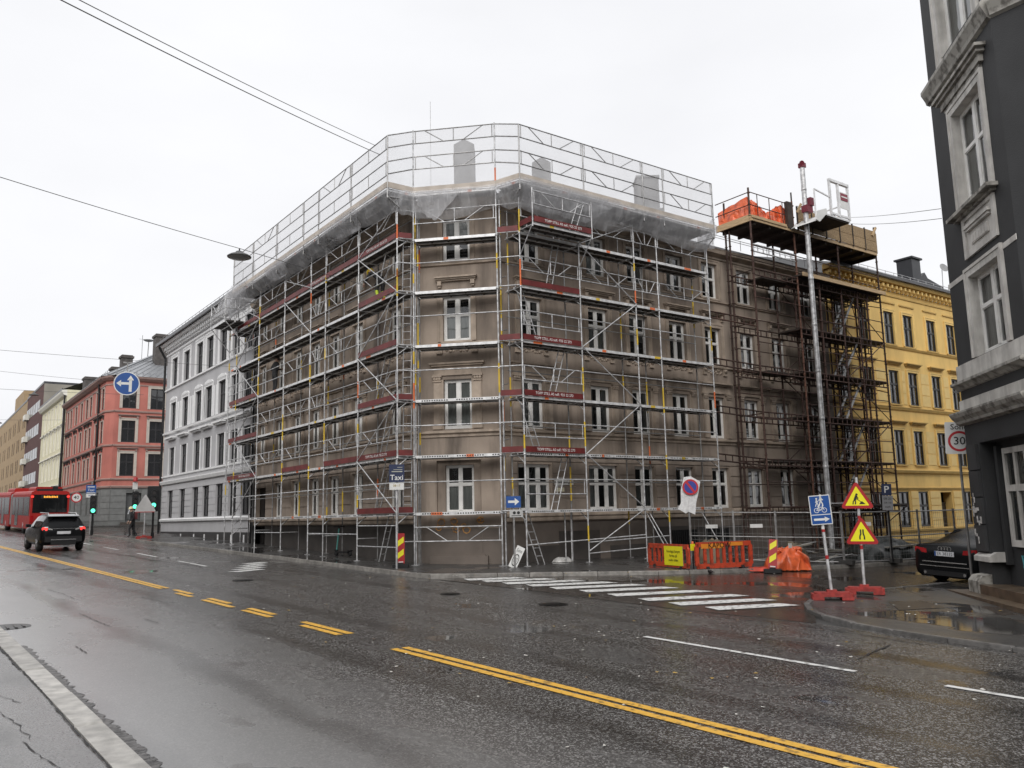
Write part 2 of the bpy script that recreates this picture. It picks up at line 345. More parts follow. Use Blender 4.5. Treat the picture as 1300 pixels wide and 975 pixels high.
sign_white = mat('white_sign', (.72, .72, .70), .4, var=.08)
sign_yellow = mat('fluorescent_yellow_sign', (.86, .78, .02), .4, var=.05)
sign_red = mat('red_sign', (.40, .018, .02), .4, var=.1)
sign_grey = mat('grey_sign_back', (.32, .32, .32), .45, .4, var=.15)
barrier_o = mat('orange_barrier_plastic', (.52, .065, .028), .5, dark=(.22, .045, .025), lo=.34, hi=.52, scale=7, detail=8)
rubber = mat('black_rubber', (.012, .012, .013), .7, var=.3)
red_foot = mat('red_rubber_foot', (.33, .035, .028), .6, var=.35, scale=9)
green_l = mat('green_signal', (.05, .6, .35), .3, emit=(.10, 1.0, .55), estr=2.2)
red_l = mat('red_lamp', (.5, .02, .02), .3, emit=(1.0, .06, .03), estr=2.5)
orange_l = mat('orange_led', (.6, .25, .02), .3, emit=(1.0, .45, .06), estr=1.0)
# ------------------------------------------------------------------ ground, roads, pavements, kerbs, markings
def sheet_mesh(pts, dz, step=None):
    """flat polygon lying on the sloping ground"""
    mb = MB(); mb.poly([(x, y, gz(y) + dz) for x, y in pts]); return mb
def strip_mesh(name, left, right, dz, mats, **p):
    """ribbon between two polylines (same count)"""
    mb = MB()
    for i in range(len(left) - 1):
        a, b, c, d = left[i], right[i], right[i + 1], left[i + 1]
        mb.quad((a[0], a[1], gz(a[1]) + dz), (b[0], b[1], gz(b[1]) + dz), (c[0], c[1], gz(c[1]) + dz), (d[0], d[1], gz(d[1]) + dz))
    return obj(name, mb, mats, None, I4, **p)
ST = dict(kind='structure')
YS = [-60, -30, 0, 30, 60, 100, 160, 260, 900]
soil = mat('wet_ground', (.06, .058, .055), .5, var=.3, scale=.5)
strip_mesh('ground', [(-900, y) for y in YS], [(900, y) for y in YS], -.03, soil, **ST)
def near_k(y): return 1.84 - .026 * (y - 8.2)        # road edge of the near kerb
def far_k(y): return 12.3 - .058 * (y - 24)            # road edge of the far kerb
YR = [-40, -10, 5, 12, 21, 40, 60, 100, 160, 260]
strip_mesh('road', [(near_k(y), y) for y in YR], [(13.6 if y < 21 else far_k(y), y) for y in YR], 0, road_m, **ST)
# side street mouth and side street (runs off to the right)
mb = MB(); mb.poly([(x, y, gz(y) + .004) for x, y in [(12.55, 21.2), (12.9, 17), (13.1, 12.6), (13.6, 9.6), (15, 10.6), (18, 11.4), (60, 11.0), (120, 11.0), (120, 20), (30, 20), (22, 22), (14, 21.5)]])
obj('side_street', mb, side_m, None, I4, **ST)
# street between the grey and the coral building
strip_mesh('cross_street', [(9.8, 61.5), (60, 61.5)], [(8.9, 79.0), (60, 79.0)], .004, side_m, **ST)

def pavement(name, outline, h=.11, m=None):
    mb = MB(); n = len(outline)
    mb.poly([(x, y, gz(y) + h) for x, y in outline])
    for i in range(n):
        a, b = outline[i], outline[(i + 1) % n]
        mb.quad((a[0], a[1], gz(a[1]) - .02), (b[0], b[1], gz(b[1]) - .02), (b[0], b[1], gz(b[1]) + h), (a[0], a[1], gz(a[1]) + h))
    return obj(name, mb, m or pave_m, None, I4, **ST)
def offs(line, d):
    """line pushed sideways by d (to its left)"""
    r = []
    for i, p in enumerate(line):
        a = Vector(line[max(0, i - 1)]); b = Vector(line[min(len(line) - 1, i + 1)]); t = (b - a).normalized()
        r.append((p[0] - t.y * d, p[1] + t.x * d))
    return r
def kerb_run(parent, line, wd, m, h=.115, length=1.0, seed=1, rows=1):
    """row of kerb stones along a line; stones keep their own joint and lie a little uneven; inner edge at wd to the left"""
    rnd = random.Random(seed); pts = [Vector(p) for p in line]; seg = []; tot = 0
    for a, b in zip(pts, pts[1:]): seg.append((tot, a, b)); tot += (b - a).length
    def at(s):
        for s0, a, b in reversed(seg):
            if s >= s0 - 1e-6: t = (b - a).normalized(); return a + t * (s - s0), t
        return pts[0], (pts[1] - pts[0]).normalized()
    s = 0; k = 0
    while s < tot - .05:
        l = min(length * rnd.uniform(.88, 1.12), tot - s); p, t = at(s + .006); q, _ = at(s + l - .012); n = Vector((-t.y, t.x)); dh = rnd.uniform(-.006, .006)
        mb = MB(); c = [p, q, q + n * wd, p + n * wd]; ch = .018
        lo = [(v.x, v.y, gz(v.y) - .05) for v in c]; md = [(v.x, v.y, gz(v.y) + h + dh - ch) for v in c]
        cen = (p + q + n * wd + n * wd) / 2 - n * wd / 2; cen = (c[0] + c[1] + c[2] + c[3]) / 4
        tp = []
        for v in c:
            w2 = v + (cen - v).normalized() * ch * 1.3; tp.append((w2.x, w2.y, gz(w2.y) + h + dh + .004))
        mb.add(lo + md + tp, [(0, 1, 5, 4), (1, 2, 6, 5), (2, 3, 7, 6), (3, 0, 4, 7), (4, 5, 9, 8), (5, 6, 10, 9), (6, 7, 11, 10), (7, 4, 8, 11), (8, 9, 10, 11)])
        M = T(p.x, p.y, gz(p.y)); mb.shift(M.translation); obj('kerb_stone', mb, m, parent, M)
        s += l; k += 1
# near pavement with its broad worn granite kerb
ny = [-30, 0, 6, 9, 12, 16, 20, 30, 60, 120]
near = pavement('near_pavement', [(near_k(y) - .27, y) for y in ny] + [(-11, 120), (-11, -30)], .10, pave_l)
kerb_run(near, [(near_k(y), y) for y in (4, 9, 12, 16, 22, 40)], .26, kerb_m, .105, 1.9, 3)
# broken gutter course between kerb and asphalt: small setts half lost
rnd = random.Random(5); mb = MB()
y = 6.5
while y < 13.6:
    l = rnd.uniform(.05, .14); x = near_k(y) + .008; wd = rnd.uniform(.15, .19)
    if True:
        h = rnd.uniform(-.012, .006)
        M = T(x + wd / 2, y + l / 2, gz(y) + h / 2 - .01) @ RZ(rnd.uniform(-.12, .12)) @ RY(rnd.uniform(-.05, .05))
        mb.box(-wd / 2, wd / 2, -l / 2, l / 2, -.02, h / 2 + .012, M)
    y += l + rnd.uniform(.006, .016)
obj('gutter_stones', mb, mat('wet_dark_gutter_stone', (.15, .145, .14), .4, dark=(.045, .043, .041), lo=.38, hi=.6, scale=11, bump=.8, bscale=30), near, I4, kind='stuff')
crack_m = mat('dark_crack', (.012, .011, .011), .6)
def crack(name, p, q, wd, dz, seed, jag=.05, parent=None):
    """jagged thin opening in the surface"""
    rnd = random.Random(seed); p, q = Vector(p), Vector(q); n = max(4, int((q - p).length / .09)); d = (q - p).normalized(); s_ = Vector((-d.y, d.x)); mb = MB(); j = 0; rows = []
    for i in range(n + 1):
        j = max(-1, min(1, j + rnd.uniform(-.6, .6))); c = p.lerp(q, i / n) + s_ * j * jag; w_ = wd * rnd.uniform(.25, 1.3) * (0.2 if i in (0, n) else 1); a, b = c - s_ * w_ / 2, c + s_ * w_ / 2; rows.append(((a.x, a.y, gz(a.y) + dz), (b.x, b.y, gz(b.y) + dz)))
    for (a, b), (c, d2) in zip(rows, rows[1:]): mb.quad(a, b, d2, c)
    return obj(name, mb, crack_m, parent, I4, kind='structure')
crack('pavement_crack', (near_k(5) - .275, 5), (near_k(13) - .275, 13), .02, .112, 1, .012); crack('pavement_crack', (near_k(13) - .275, 13), (near_k(22) - .275, 22), .03, .112, 2, .012)
crack('pavement_crack', (1.30, 7.6), (1.12, 9.3), .012, .106, 3, .05); crack('pavement_crack', (1.12, 9.3), (1.0, 11.4), .012, .106, 4, .05); crack('pavement_crack', (1.25, 11.0), (.9, 12.6), .010, .106, 5, .05)
for k, (x0, y0, x1, y1) in enumerate(((3.3, 17.2, 3.15, 19.6), (3.5, 22.5, 3.3, 25.5), (4.1, 17.0, 3.98, 18.0), (5.0, 20, 4.85, 22), (2.45, 14.5, 2.4, 15.4), (8.6, 30, 7.4, 42), (12.6, 13.5, 13.0, 9.8), (13.1, 9.6, 13.0, 7.0), (11.0, 7.2, 12.6, 7.6))): crack('asphalt_crack', (x0, y0), (x1, y1), .018 if k < 5 else .03, .011, 10 + k, .025)
rnd = random.Random(6); mb = MB(); pa = []
for i in range(110): y = 5 + i * .1; pa.append(((near_k(y) - .01, y), (near_k(y) + .15 + rnd.uniform(-.03, .06), y)))
for (a, b), (c, d) in zip(pa, pa[1:]): mb.quad((a[0], a[1], gz(a[1]) + .007), (b[0], b[1], gz(b[1]) + .007), (d[0], d[1], gz(d[1]) + .007), (c[0], c[1], gz(c[1]) + .007))
obj('gutter', mb, mat('broken_wet_gutter', (.12, .115, .11), .35, dark=(.018, .017, .016), lo=.44, hi=.56, scale=6, stretch=(1, 3, 1), detail=8, bump=.6, bscale=25), None, I4, **ST)
# corner pavement under the brown building, on to the grey one
ck = [(far_k(y), y) for y in (60.5, 52, 44, 36, 30, 26)] + [(12.22, 24.2), (12.36, 22.2), (12.7, 21.5), (13.3, 21.1), (14.3, 20.6), (16.33, 19.4), (18.28, 18.2), (20.9, 17.0), (24.3, 16.05), (27.6, 15.4), (34, 15.4), (60, 15.4)]
cp = pavement('corner_pavement', [p for p in offs(ck, .14)] + [(60, 23.0), (60, 40), (14.6, 60.5)], .11)
kerb_run(cp, ck[:-1], .13, kerb_mid_m, .115, 1.0, 8)
# pavement of the dark building on the right
rk = [(13.2, -20), (13.35, 2), (13.42, 6.0), (13.5, 7.6), (13.64, 8.5), (13.9, 9.4), (14.47, 10.3), (15.1, 10.95), (15.97, 11.5), (17.0, 11.8), (18.5, 11.9), (21.0, 11.6), (28, 11.4), (60, 11.4)]
rp = pavement('right_pavement', offs(rk, -.13) + [(60, -20)], .06)
kerb_run(rp, list(reversed([p for p in rk if 0 <= p[1] and p[0] < 29])), .12, kerb_dark_m, .065, .9, 4)
# pavement beyond the cross street, before the coral house
pavement('far_pavement', [(8.75, 79.3), (8.2, 100), (6.5, 140), (3, 220), (13, 260), (14.4, 82), (40, 82), (40, 79.3)], .11)
pavement('far_left_pavement', [(-4, 120), (-.6, 120), (-3.5, 250), (-12, 250)], .10)

def mark(name, pts, m=paint_w, dz=.009, parent=None):
    mb = MB(); mb.poly([(x, y, gz(y) + dz) for x, y in pts]); return obj(name, mb, m, parent, I4, kind='structure')
def line_pts(f, y0, y1, wd, off):
    n = max(2, int(abs(y1 - y0) / 6) + 1); ys = [y0 + (y1 - y0) * i / (n - 1) for i in range(n)]
    return [(f(y) + off, y) for y in ys] + [(f(y) + off + wd, y) for y in reversed(ys)]
def cl(y): return 7.16 - .0575 * y                      # centre line of the main street
for off in (-.20, .0):
    mark('yellow_line', line_pts(cl, -6, 12.0, .13, off - .02), paint_y)
    for a, b in ((13.75, 15.2), (16.6, 18.0), (18.6, 20.4), (21.2, 22.3)) if off < 0 else ((13.75, 15.6), (16.9, 18.2), (19.3, 20.6), (21.8, 23.1)):
        mark('yellow_dash', line_pts(cl, a, b, .14, off - .02), paint_y)
    mark('yellow_line', line_pts(cl, 23.6, 150, .12, off * .8 - .03), paint_y)
def ll(y): return 10.56 - .05 * y
mark('white_lane_dash', line_pts(ll, 6.75, 10.45, .11, .05)); mark('white_lane_dash', line_pts(ll, 1.4, 5.62, .11, .1))
mark('white_lane_dash', line_pts(lambda y: 9.6 - .03 * y, 30.3, 33.6, .12, .0)); mark('white_lane_dash', line_pts(lambda y: 9.6 - .03 * y, 36.5, 39.6, .12, .0))
for k in range(3): mark('white_lane_dash', line_pts(lambda y: 9.6 - .03 * y, 43 + 6 * k, 46 + 6 * k, .12, .0))
for k in range(5):                                       # worn bars of the bus stop box
    y = 26.7 + k * .75
    mark('worn_white_bar', [(8.6 + .35 * k, y + .9), (8.9 + .35 * k, y + .6), (9.9 + .3 * k, y + 1.0), (9.7 + .3 * k, y + 1.35)])
for k in range(10):                                      # zebra crossing over the side street
    y = (12.1, 13.08, 14.05, 15.15, 16.2, 17.2, 18.1, 18.95, 19.78, 20.5)[k]; xl = (13.65, 13.6, 13.62, 13.68, 13.7, 13.55, 13.48, 13.3, 13.18, 13.06)[k]; xr = (15.5, 15.85, 16.05, 16.1, 16.05, 15.9, 15.75, 15.4, 15.1, 14.65)[k]; d = .30 * (xr - xl)
    mark('zebra_stripe', [(xl - .05, y - .25), (xr + .03, y - .25 - d), (xr - .05, y + .23 - d), (xl + .1, y + .27)], dz=.013)
# drain covers and patches
iron = mat('wet_cast_iron', (.03, .028, .027), .35, .5, var=.4, scale=20)
def cover(x, y, r, name='manhole_cover', dz=.011):
    mb = MB(); n = 24
    mb.poly([(x + r * cos(2 * pi * i / n), y + r * sin(2 * pi * i / n), gz(y + r * sin(2 * pi * i / n)) + dz) for i in range(n)])
    for k in range(5):
        xx = x + (k - 2) * r * .33; hh = math.sqrt(max(0, (r * .85) ** 2 - (xx - x) ** 2)); mb.box(xx - .02, xx + .02, y - hh, y + hh, gz(y) + dz, gz(y) + dz + .008)
    o = obj(name, mb, iron, None, I4, kind='structure')
cover(11.6, 14.7, .32); cover(10.9, 17.8, .25); cover(8.1, 24.5, .3)
mark('drain_patch', [(16.99, 10.2), (17.75, 9.85), (17.0, 9.0), (16.0, 9.4)], mat('drain_iron', (.045, .035, .028), .3, .2, var=.5, scale=18, bump=.5), dz=.068)
cover(1.75, 18.4, .4, dz=.006)
# scraps of paper and leaves left by the rain
rnd = random.Random(11); mb = MB()
for k in range(380):
    if k < 130: x, y = rnd.uniform(12.6, 24), 0; y = 20.3 - .42 * (x - 13) + rnd.gauss(0, .35); h = .115
    elif k < 170: x, y = rnd.uniform(14.5, 17.5), rnd.uniform(8, 11); h = .065
    else: x, y = rnd.uniform(5, 14), rnd.uniform(5, 24); h = .014
    if k < 130 and y < 18 - .4 * (x - 18): h = .014
    a = rnd.uniform(0, pi); s = rnd.uniform(.012, .04); z = gz(y) + h
    mb.cur = rnd.choice((0, 0, 1, 2))
    p = [(x + s * cos(a + q) * (1 if q % 2 else .6), y + s * sin(a + q), z + rnd.uniform(0, .012)) for q in (0, 1.5, 3.1, 4.6)]
    mb.poly(p)
obj('litter', mb, [mat('paper_scrap', (.65, .63, .58), .7), mat('yellow_leaf', (.42, .27, .05), .6), mat('brown_leaf', (.16, .09, .04), .6)], None, I4, kind='stuff')
# ------------------------------------------------------------------ building kit
# facade frame: x along the wall to the viewer's right, y into the wall, z up
def FR(x, y, z, deg): return T(x, y, z) @ RZ(R(deg))
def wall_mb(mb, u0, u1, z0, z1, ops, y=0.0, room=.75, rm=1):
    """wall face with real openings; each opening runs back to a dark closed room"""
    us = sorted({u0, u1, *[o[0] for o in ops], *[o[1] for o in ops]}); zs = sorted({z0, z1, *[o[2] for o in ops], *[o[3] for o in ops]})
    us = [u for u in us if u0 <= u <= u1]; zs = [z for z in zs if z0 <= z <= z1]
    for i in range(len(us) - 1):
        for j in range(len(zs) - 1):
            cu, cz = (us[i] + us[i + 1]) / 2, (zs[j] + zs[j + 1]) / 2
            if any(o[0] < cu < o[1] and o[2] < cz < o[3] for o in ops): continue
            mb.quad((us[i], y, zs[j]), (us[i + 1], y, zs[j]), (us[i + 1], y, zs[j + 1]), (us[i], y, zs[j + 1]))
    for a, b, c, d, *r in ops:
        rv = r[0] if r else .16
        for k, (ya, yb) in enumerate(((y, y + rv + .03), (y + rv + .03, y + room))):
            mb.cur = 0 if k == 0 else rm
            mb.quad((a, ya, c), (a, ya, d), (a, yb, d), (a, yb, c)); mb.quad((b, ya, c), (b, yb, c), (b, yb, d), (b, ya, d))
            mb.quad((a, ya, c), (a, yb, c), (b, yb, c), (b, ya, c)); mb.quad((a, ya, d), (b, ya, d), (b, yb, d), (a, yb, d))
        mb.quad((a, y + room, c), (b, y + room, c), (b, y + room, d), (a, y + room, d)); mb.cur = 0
_win = {}
def window(B, F, u, z, w, h, cols=(.5, .5), rows=(.62, .38), m=None, gl=None, rec=.13, ft=.075, mid=.09, curt=0, sill=None, joined=False, name='window', label=None):
    """frame with casements; panes and sill (and curtains) are its own pieces"""
    m = m or white_p; gl = gl or glass
    key = (w, h, cols, rows, m.name, gl.name, rec, ft, mid, joined)
    if key not in _win:
        mb = MB(); y0, y1 = rec, rec + .07
        mb.box(-w / 2, -w / 2 + ft, y0, y1, 0, h); mb.box(w / 2 - ft, w / 2, y0, y1, 0, h)
        mb.box(-w / 2 + ft, w / 2 - ft, y0, y1, 0, ft * 1.2); mb.box(-w / 2 + ft, w / 2 - ft, y0, y1, h - ft, h)
        iw, ih = w - 2 * ft, h - 2.2 * ft; xs = [-w / 2 + ft]; zs = [ft * 1.2]
        for c in cols[:-1]: xs.append(xs[-1] + iw * c)
        for r in rows[:-1]: zs.append(zs[-1] + ih * r)
        for x in xs[1:]: mb.box(x - mid / 2, x + mid / 2, y0 - .012, y1 - .004, ft * 1.2, h - ft)
        cells = []
        for i, c in enumerate(cols):
            for j, r in enumerate(rows):
                xa = xs[i] + (mid / 2 if i else 0); xb = xs[i] + iw * c - (mid / 2 if i < len(cols) - 1 else 0)
                za = zs[j] + (.04 if j else 0); zb = zs[j] + ih * r - (.04 if j < len(rows) - 1 else 0)
                cells.append((xa, xb, za, zb))
                if j: mb.box(xa, xb, y0 - .008, y1 - .008, zs[j] - .04, zs[j] + .04)
                s = .022                                   # thin sash round each pane
                mb.box(xa, xa + s, y0 + .012, y1 - .02, za, zb); mb.box(xb - s, xb, y0 + .012, y1 - .02, za, zb)
                mb.box(xa + s, xb - s, y0 + .012, y1 - .02, za, za + s); mb.box(xa + s, xb - s, y0 + .012, y1 - .02, zb - s, zb)
        fm = mb.mesh('window', m); panes = []
        if joined:
            pb = MB()
            for xa, xb, za, zb in cells: pb.quad((xa, rec + .035, za), (xb, rec + .035, za), (xb, rec + .035, zb), (xa, rec + .035, zb))
            panes.append((pb.mesh('pane', gl), (0, 0)))
        else:
            for xa, xb, za, zb in cells:
                pb = MB(); pb.quad((0, 0, 0), (xb - xa, 0, 0), (xb - xa, 0, zb - za), (0, 0, zb - za)); panes.append((pb.mesh('pane', gl), (xa, za)))
        _win[key] = (fm, panes)
    fm, panes = _win[key]; M = F @ T(u, 0, z)
    o = obj(name, fm, None, B, M)
    if label: o['label'] = label
    for pm, (px, pz) in panes: obj('pane', pm, None, o, M if joined else M @ T(px, rec + .035, pz))
    if sill:
        key2 = ('sill', w, sill[0], sill[1].name, sill[2] if len(sill) > 2 else 0)
        if key2 not in _win:
            mb = MB(); mb.box(-w / 2 - .06, w / 2 + .06, -sill[0], rec, -.07, 0); _win[key2] = mb.mesh('sill', sill[1])
        obj('sill', _win[key2], None, o, M)
    if curt:
        rnd = random.Random(int(u * 91 + z * 37)); mb = MB(); y = rec + .085; n = 10
        def drape(xa, xb, za, zb):
            for i in range(n):
                a, b = xa + (xb - xa) * i / n, xa + (xb - xa) * (i + 1) / n; ya, yb = y + (.03 if i % 2 else 0), y + (0 if i % 2 else .03)
                mb.quad((a, ya, za), (b, yb, za), (b, yb, zb), (a, ya, zb))
        if curt == 1: drape(-w / 2, -w / 2 + w * .27, 0, h); drape(w / 2 - w * .27, w / 2, 0, h)
        elif curt == 2: drape(-w / 2, w / 2, 0, h * .55)
        elif curt == 3: drape(-w / 2, w / 2, h * rnd.uniform(.35, .6), h)
        else: drape(-w / 2, w / 2, 0, h)
        obj('curtain', mb, curtain_m, o, M)
    return o
_sh = {}
def piece(key, fn, mats, name, parent, M, **p):
    """alike pieces share one mesh"""
    if key not in _sh: mb = MB(); fn(mb); _sh[key] = mb.mesh(name, mats)
    return obj(name, _sh[key], None, parent, M, **p)
def courses(B, F, u0, u1, z0, z1, h, ops, m, name='stone_course', proud=.03, gap=.018, side=.06):
    """banded ground floor: every course between two openings is a piece"""
    n = max(1, round((z1 - z0) / h)); h = (z1 - z0) / n
    for k in range(n):
        za = z0 + k * h; zb = za + h - gap; cuts = [u0]
        for a, b, c, d, *r in sorted(ops):
            if c < zb - .02 and d > za + .02: cuts += [a - side, b + side]
        cuts.append(u1)
        for a, b in zip(cuts[::2], cuts[1::2]):
            if b - a < .05: continue
            l = round(b - a, 3); hh = round(zb - za, 3)
            piece(('course', l, hh, m.name, proud), lambda mb: (mb.box(0, l, -proud, 0, .006, hh - .006), mb.box(.006, l - .006, -proud - .006, -proud, .014, hh - .014)), m, name, B, F @ T(a, 0, za))
def band(B, F, u0, u1, prof, m, name):
    """moulding: profile of (y out, z) pushed along the wall"""
    mb = MB(); pts = [(-a, b) for a, b in prof]
    vs = [(u0, y, z) for y, z in pts] + [(u1, y, z) for y, z in pts]; n = len(pts)
    mb.add(vs, [(i, n + i, n + i + 1, i + 1) for i in range(n - 1)]); mb.add(vs, [tuple(range(n)), tuple(range(2 * n - 1, n - 1, -1))])
    return obj(name, mb, m, B, F)
def architrave(w, h, t, proud, foot=.0):
    def fn(mb):
        mb.box(-w / 2 - t, -w / 2, -proud, .0, -foot, h); mb.box(w / 2, w / 2 + t, -proud, .0, -foot, h); mb.box(-w / 2 - t, w / 2 + t, -proud, .0, h, h + t)
        q = t * .35; p2 = proud + .02                          # raised outer fillet
        mb.box(-w / 2 - t, -w / 2 - t + q, -p2, -proud, -foot, h + t - q); mb.box(w / 2 + t - q, w / 2 + t, -p2, -proud, -foot, h + t - q); mb.box(-w / 2 - t, w / 2 + t, -p2, -proud, h + t - q, h + t)
    return fn
def hood(w, z, ext=.12, corb=True):
    def fn(mb):
        a = w / 2 + ext
        mb.box(-a, a, -.16, 0, z, z + .05); mb.box(-a - .04, a + .04, -.22, 0, z + .05, z + .10); mb.box(-a + .02, a - .02, -.10, 0, z - .05, z)
        if corb:
            for s in (-1, 1):
                x = s * (a - .12); mb.box(x - .07, x + .07, -.13, 0, z - .20, z - .05); mb.box(x - .05, x + .05, -.08, 0, z - .27, z - .20)
    return fn
def downpipe(B, pts, m=black_met, r=.06):
    mb = MB(); mb.path(pts, r, 8)
    for p, q in zip(pts, pts[1:]):
        for k in range(1, int((Vector(q) - Vector(p)).length / 2) + 1):
            v = Vector(p).lerp(Vector(q), k / (int((Vector(q) - Vector(p)).length / 2) + 1)); mb.box(v.x - .08, v.x + .08, v.y - .08, v.y + .08, v.z - .03, v.z + .03)
    return obj('downpipe', mb, m, B, I4)

# ================================================================== the brown corner building
XL, YRF, X0, Y0 = 14.3, 23.3, 16.35, 25.5          # left face plane, right face plane, chamfer ends
ZB = .0
BR = thing('corner_building', 'brown plastered corner apartment building wrapped in scaffolding', 'building', T(16, 26, gz(25)))
FRR = FR(X0, YRF, 0, 0); FRL = FR(XL, 42.2, 0, -90); LR = 35.6 - X0; LL = 42.2 - Y0
cw = hypot(X0 - XL, Y0 - YRF); FC = FR(XL, Y0, 0, math.degrees(atan2(YRF - Y0, X0 - XL)))
ZW = 13.35
wr = [17.73, 20.9, 23.0, 25.2, 27.33, 29.58, 31.75, 34.03]      # window axes on the side street face
wl = [27.0, 30.15, 32.35, 34.35, 36.45, 38.6, 41.0]                # on the main street face (last: gateway below)
rowz = [(2.42, 1.62), (5.27, 1.72), (8.33, 1.62), (11.22, 1.55)]
def brown_face(F, axes, wid, gw, u1, uof, gate=False):
    ops = []
    for i, a in enumerate(axes):
        u = uof(a)
        for k, (z, h) in enumerate(rowz):
            if gate and i == len(axes) - 1 and k == 0: ops.append((u - .85, u + .75, .9, 3.9, .25)); continue
            ww = gw(i) if k == 0 else wid
            ops.append((u - ww / 2, u + ww / 2, z, z + h, .14))
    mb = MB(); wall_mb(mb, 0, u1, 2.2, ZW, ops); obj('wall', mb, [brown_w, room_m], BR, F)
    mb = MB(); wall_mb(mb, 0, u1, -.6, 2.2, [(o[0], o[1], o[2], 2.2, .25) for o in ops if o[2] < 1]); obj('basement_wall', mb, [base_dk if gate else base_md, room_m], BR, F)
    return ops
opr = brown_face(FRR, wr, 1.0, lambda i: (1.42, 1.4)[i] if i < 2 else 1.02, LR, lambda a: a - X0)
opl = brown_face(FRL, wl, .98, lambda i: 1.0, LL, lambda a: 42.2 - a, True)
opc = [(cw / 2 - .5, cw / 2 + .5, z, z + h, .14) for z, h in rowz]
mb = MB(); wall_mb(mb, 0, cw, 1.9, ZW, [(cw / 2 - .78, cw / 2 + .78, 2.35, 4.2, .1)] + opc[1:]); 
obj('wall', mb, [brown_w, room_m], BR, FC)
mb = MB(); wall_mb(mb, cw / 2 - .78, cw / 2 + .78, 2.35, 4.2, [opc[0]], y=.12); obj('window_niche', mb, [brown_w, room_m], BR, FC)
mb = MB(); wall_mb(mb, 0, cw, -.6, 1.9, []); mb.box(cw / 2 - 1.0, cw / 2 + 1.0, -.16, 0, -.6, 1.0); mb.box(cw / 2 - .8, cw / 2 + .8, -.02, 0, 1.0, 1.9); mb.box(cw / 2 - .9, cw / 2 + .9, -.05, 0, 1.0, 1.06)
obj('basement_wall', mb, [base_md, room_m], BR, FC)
rnd = random.Random(21)
def dress(F, u, kinds, gwid=1.02, wid=1.0, ground=True, seed=0):
    """one axis of windows with the trim each storey has"""
    for k, (z, h) in enumerate(rowz):
        if k == 0 and not ground: continue
        ww = gwid if k == 0 else wid
        cols = (.5, .5) if ww < 1.3 else (.31, .38, .31)
        rows = ((.60, .40), (1.0,), (.6, .4), (.58, .42))[k]
        cu = kinds[k]
        window(BR, F, u, z, ww, h, cols, rows, curt=cu, sill=(.10, brown_t) if k != 1 else None, mid=.14, ft=.085)
        M = F @ T(u, 0, z)
        if k == 1:                                         # pilasters, capitals, entablature
            for s in (-1, 1):
                def fn(mb):
                    mb.box(-.13, .13, -.05, 0, 0, h - .08); mb.box(-.16, .16, -.08, 0, 0, .12); mb.box(-.09, .09, -.065, -.05, .18, h - .16)
                    mb.box(*sorted((-s * .13, -s * .22)), -.03, 0, 0, h)
                piece(('pil', ww, h, s), fn, brown_t, 'pilaster', BR, M @ T(s * (ww / 2 + .22), 0, 0))
            for s in (-1, 1):
                def fc(mb):
                    mb.box(-.15, .15, -.09, 0, 0, .05); mb.box(-.17, .17, -.12, 0, .16, .22)
                    for q in (-1, 0, 1): mb.lathe([(.02, 0), (.055, .03), (.06, .08), (.03, .12)], (q * .09, -.07, .04), 6)
                piece('cap', fc, brown_t, 'capital', BR, M @ T(s * (ww / 2 + .22), 0, h - .08))
            def fe(mb):
                a = ww / 2 + .38
                mb.box(-a, a, -.06, 0, h + .14, h + .20); mb.box(-a + .04, a - .04, -.03, 0, h + .20, h + .46)
                mb.box(-a - .04, a + .04, -.13, 0, h + .46, h + .52); mb.box(-a - .1, a + .1, -.2, 0, h + .52, h + .58)
            piece(('ent', ww, h), fe, brown_t, 'entablature', BR, M)
        elif k == 2:
            piece(('arc', ww, h), architrave(ww, h, .19, .03), brown_t, 'window_surround', BR, M)
            piece(('hood', ww, h), hood(ww, h + .58, .22), brown_t, 'window_hood', BR, M)
            def fo(mb):                                     # carved panel under the sill
                r2 = random.Random(4); a = ww / 2 + .12
                mb.box(-a - .12, -a + .1, -.06, 0, -.42, -.06); mb.box(a - .1, a + .12, -.06, 0, -.42, -.06)
                for q in range(26):
                    x = -a + .14 + (2 * a - .28) * (q + .5) / 26; zz = -.25 + .10 * sin(q * 1.9); rr = r2.uniform(.03, .065)
                    mb.lathe([(.005, -rr * .6), (rr, 0), (rr * .7, rr * .5), (.005, rr * .7)], (0, 0, 0), 6, M=T(x, -.005, zz) @ RX(pi / 2))
                for s in (-1, 1): mb.lathe([(.005, -.03), (.09, 0), (.07, .05), (.005, .09)], (0, 0, 0), 8, M=T(s * a, -.06, -.22) @ RX(pi / 2))
            piece(('orn', ww), fo, brown_t, 'carved_panel', BR, M)
        elif k == 3:
            piece(('arc4', ww, h), architrave(ww, h, .17, .03), brown_t, 'window_surround', BR, M)
for i, a in enumerate(wr):
    dress(FRR, a - X0, [(2, 1, 2, 1, 2, 1, 2, 1)[i], (4, 1, 1, 2, 1, 3, 1, 4)[i], (1, 2, 3, 1, 2, 4, 1, 3)[i], (3, 4, 1, 4, 3, 4, 4, 1)[i]], (1.42, 1.4)[i] if i < 2 else 1.02)
for i, a in enumerate(wl):
    dress(FRL, 42.2 - a, [rnd.choice((2, 1, 0)), rnd.choice((1, 2, 4)), rnd.choice((1, 4, 3)), rnd.choice((1, 4, 3))], 1.0, .98, i < len(wl) - 1)
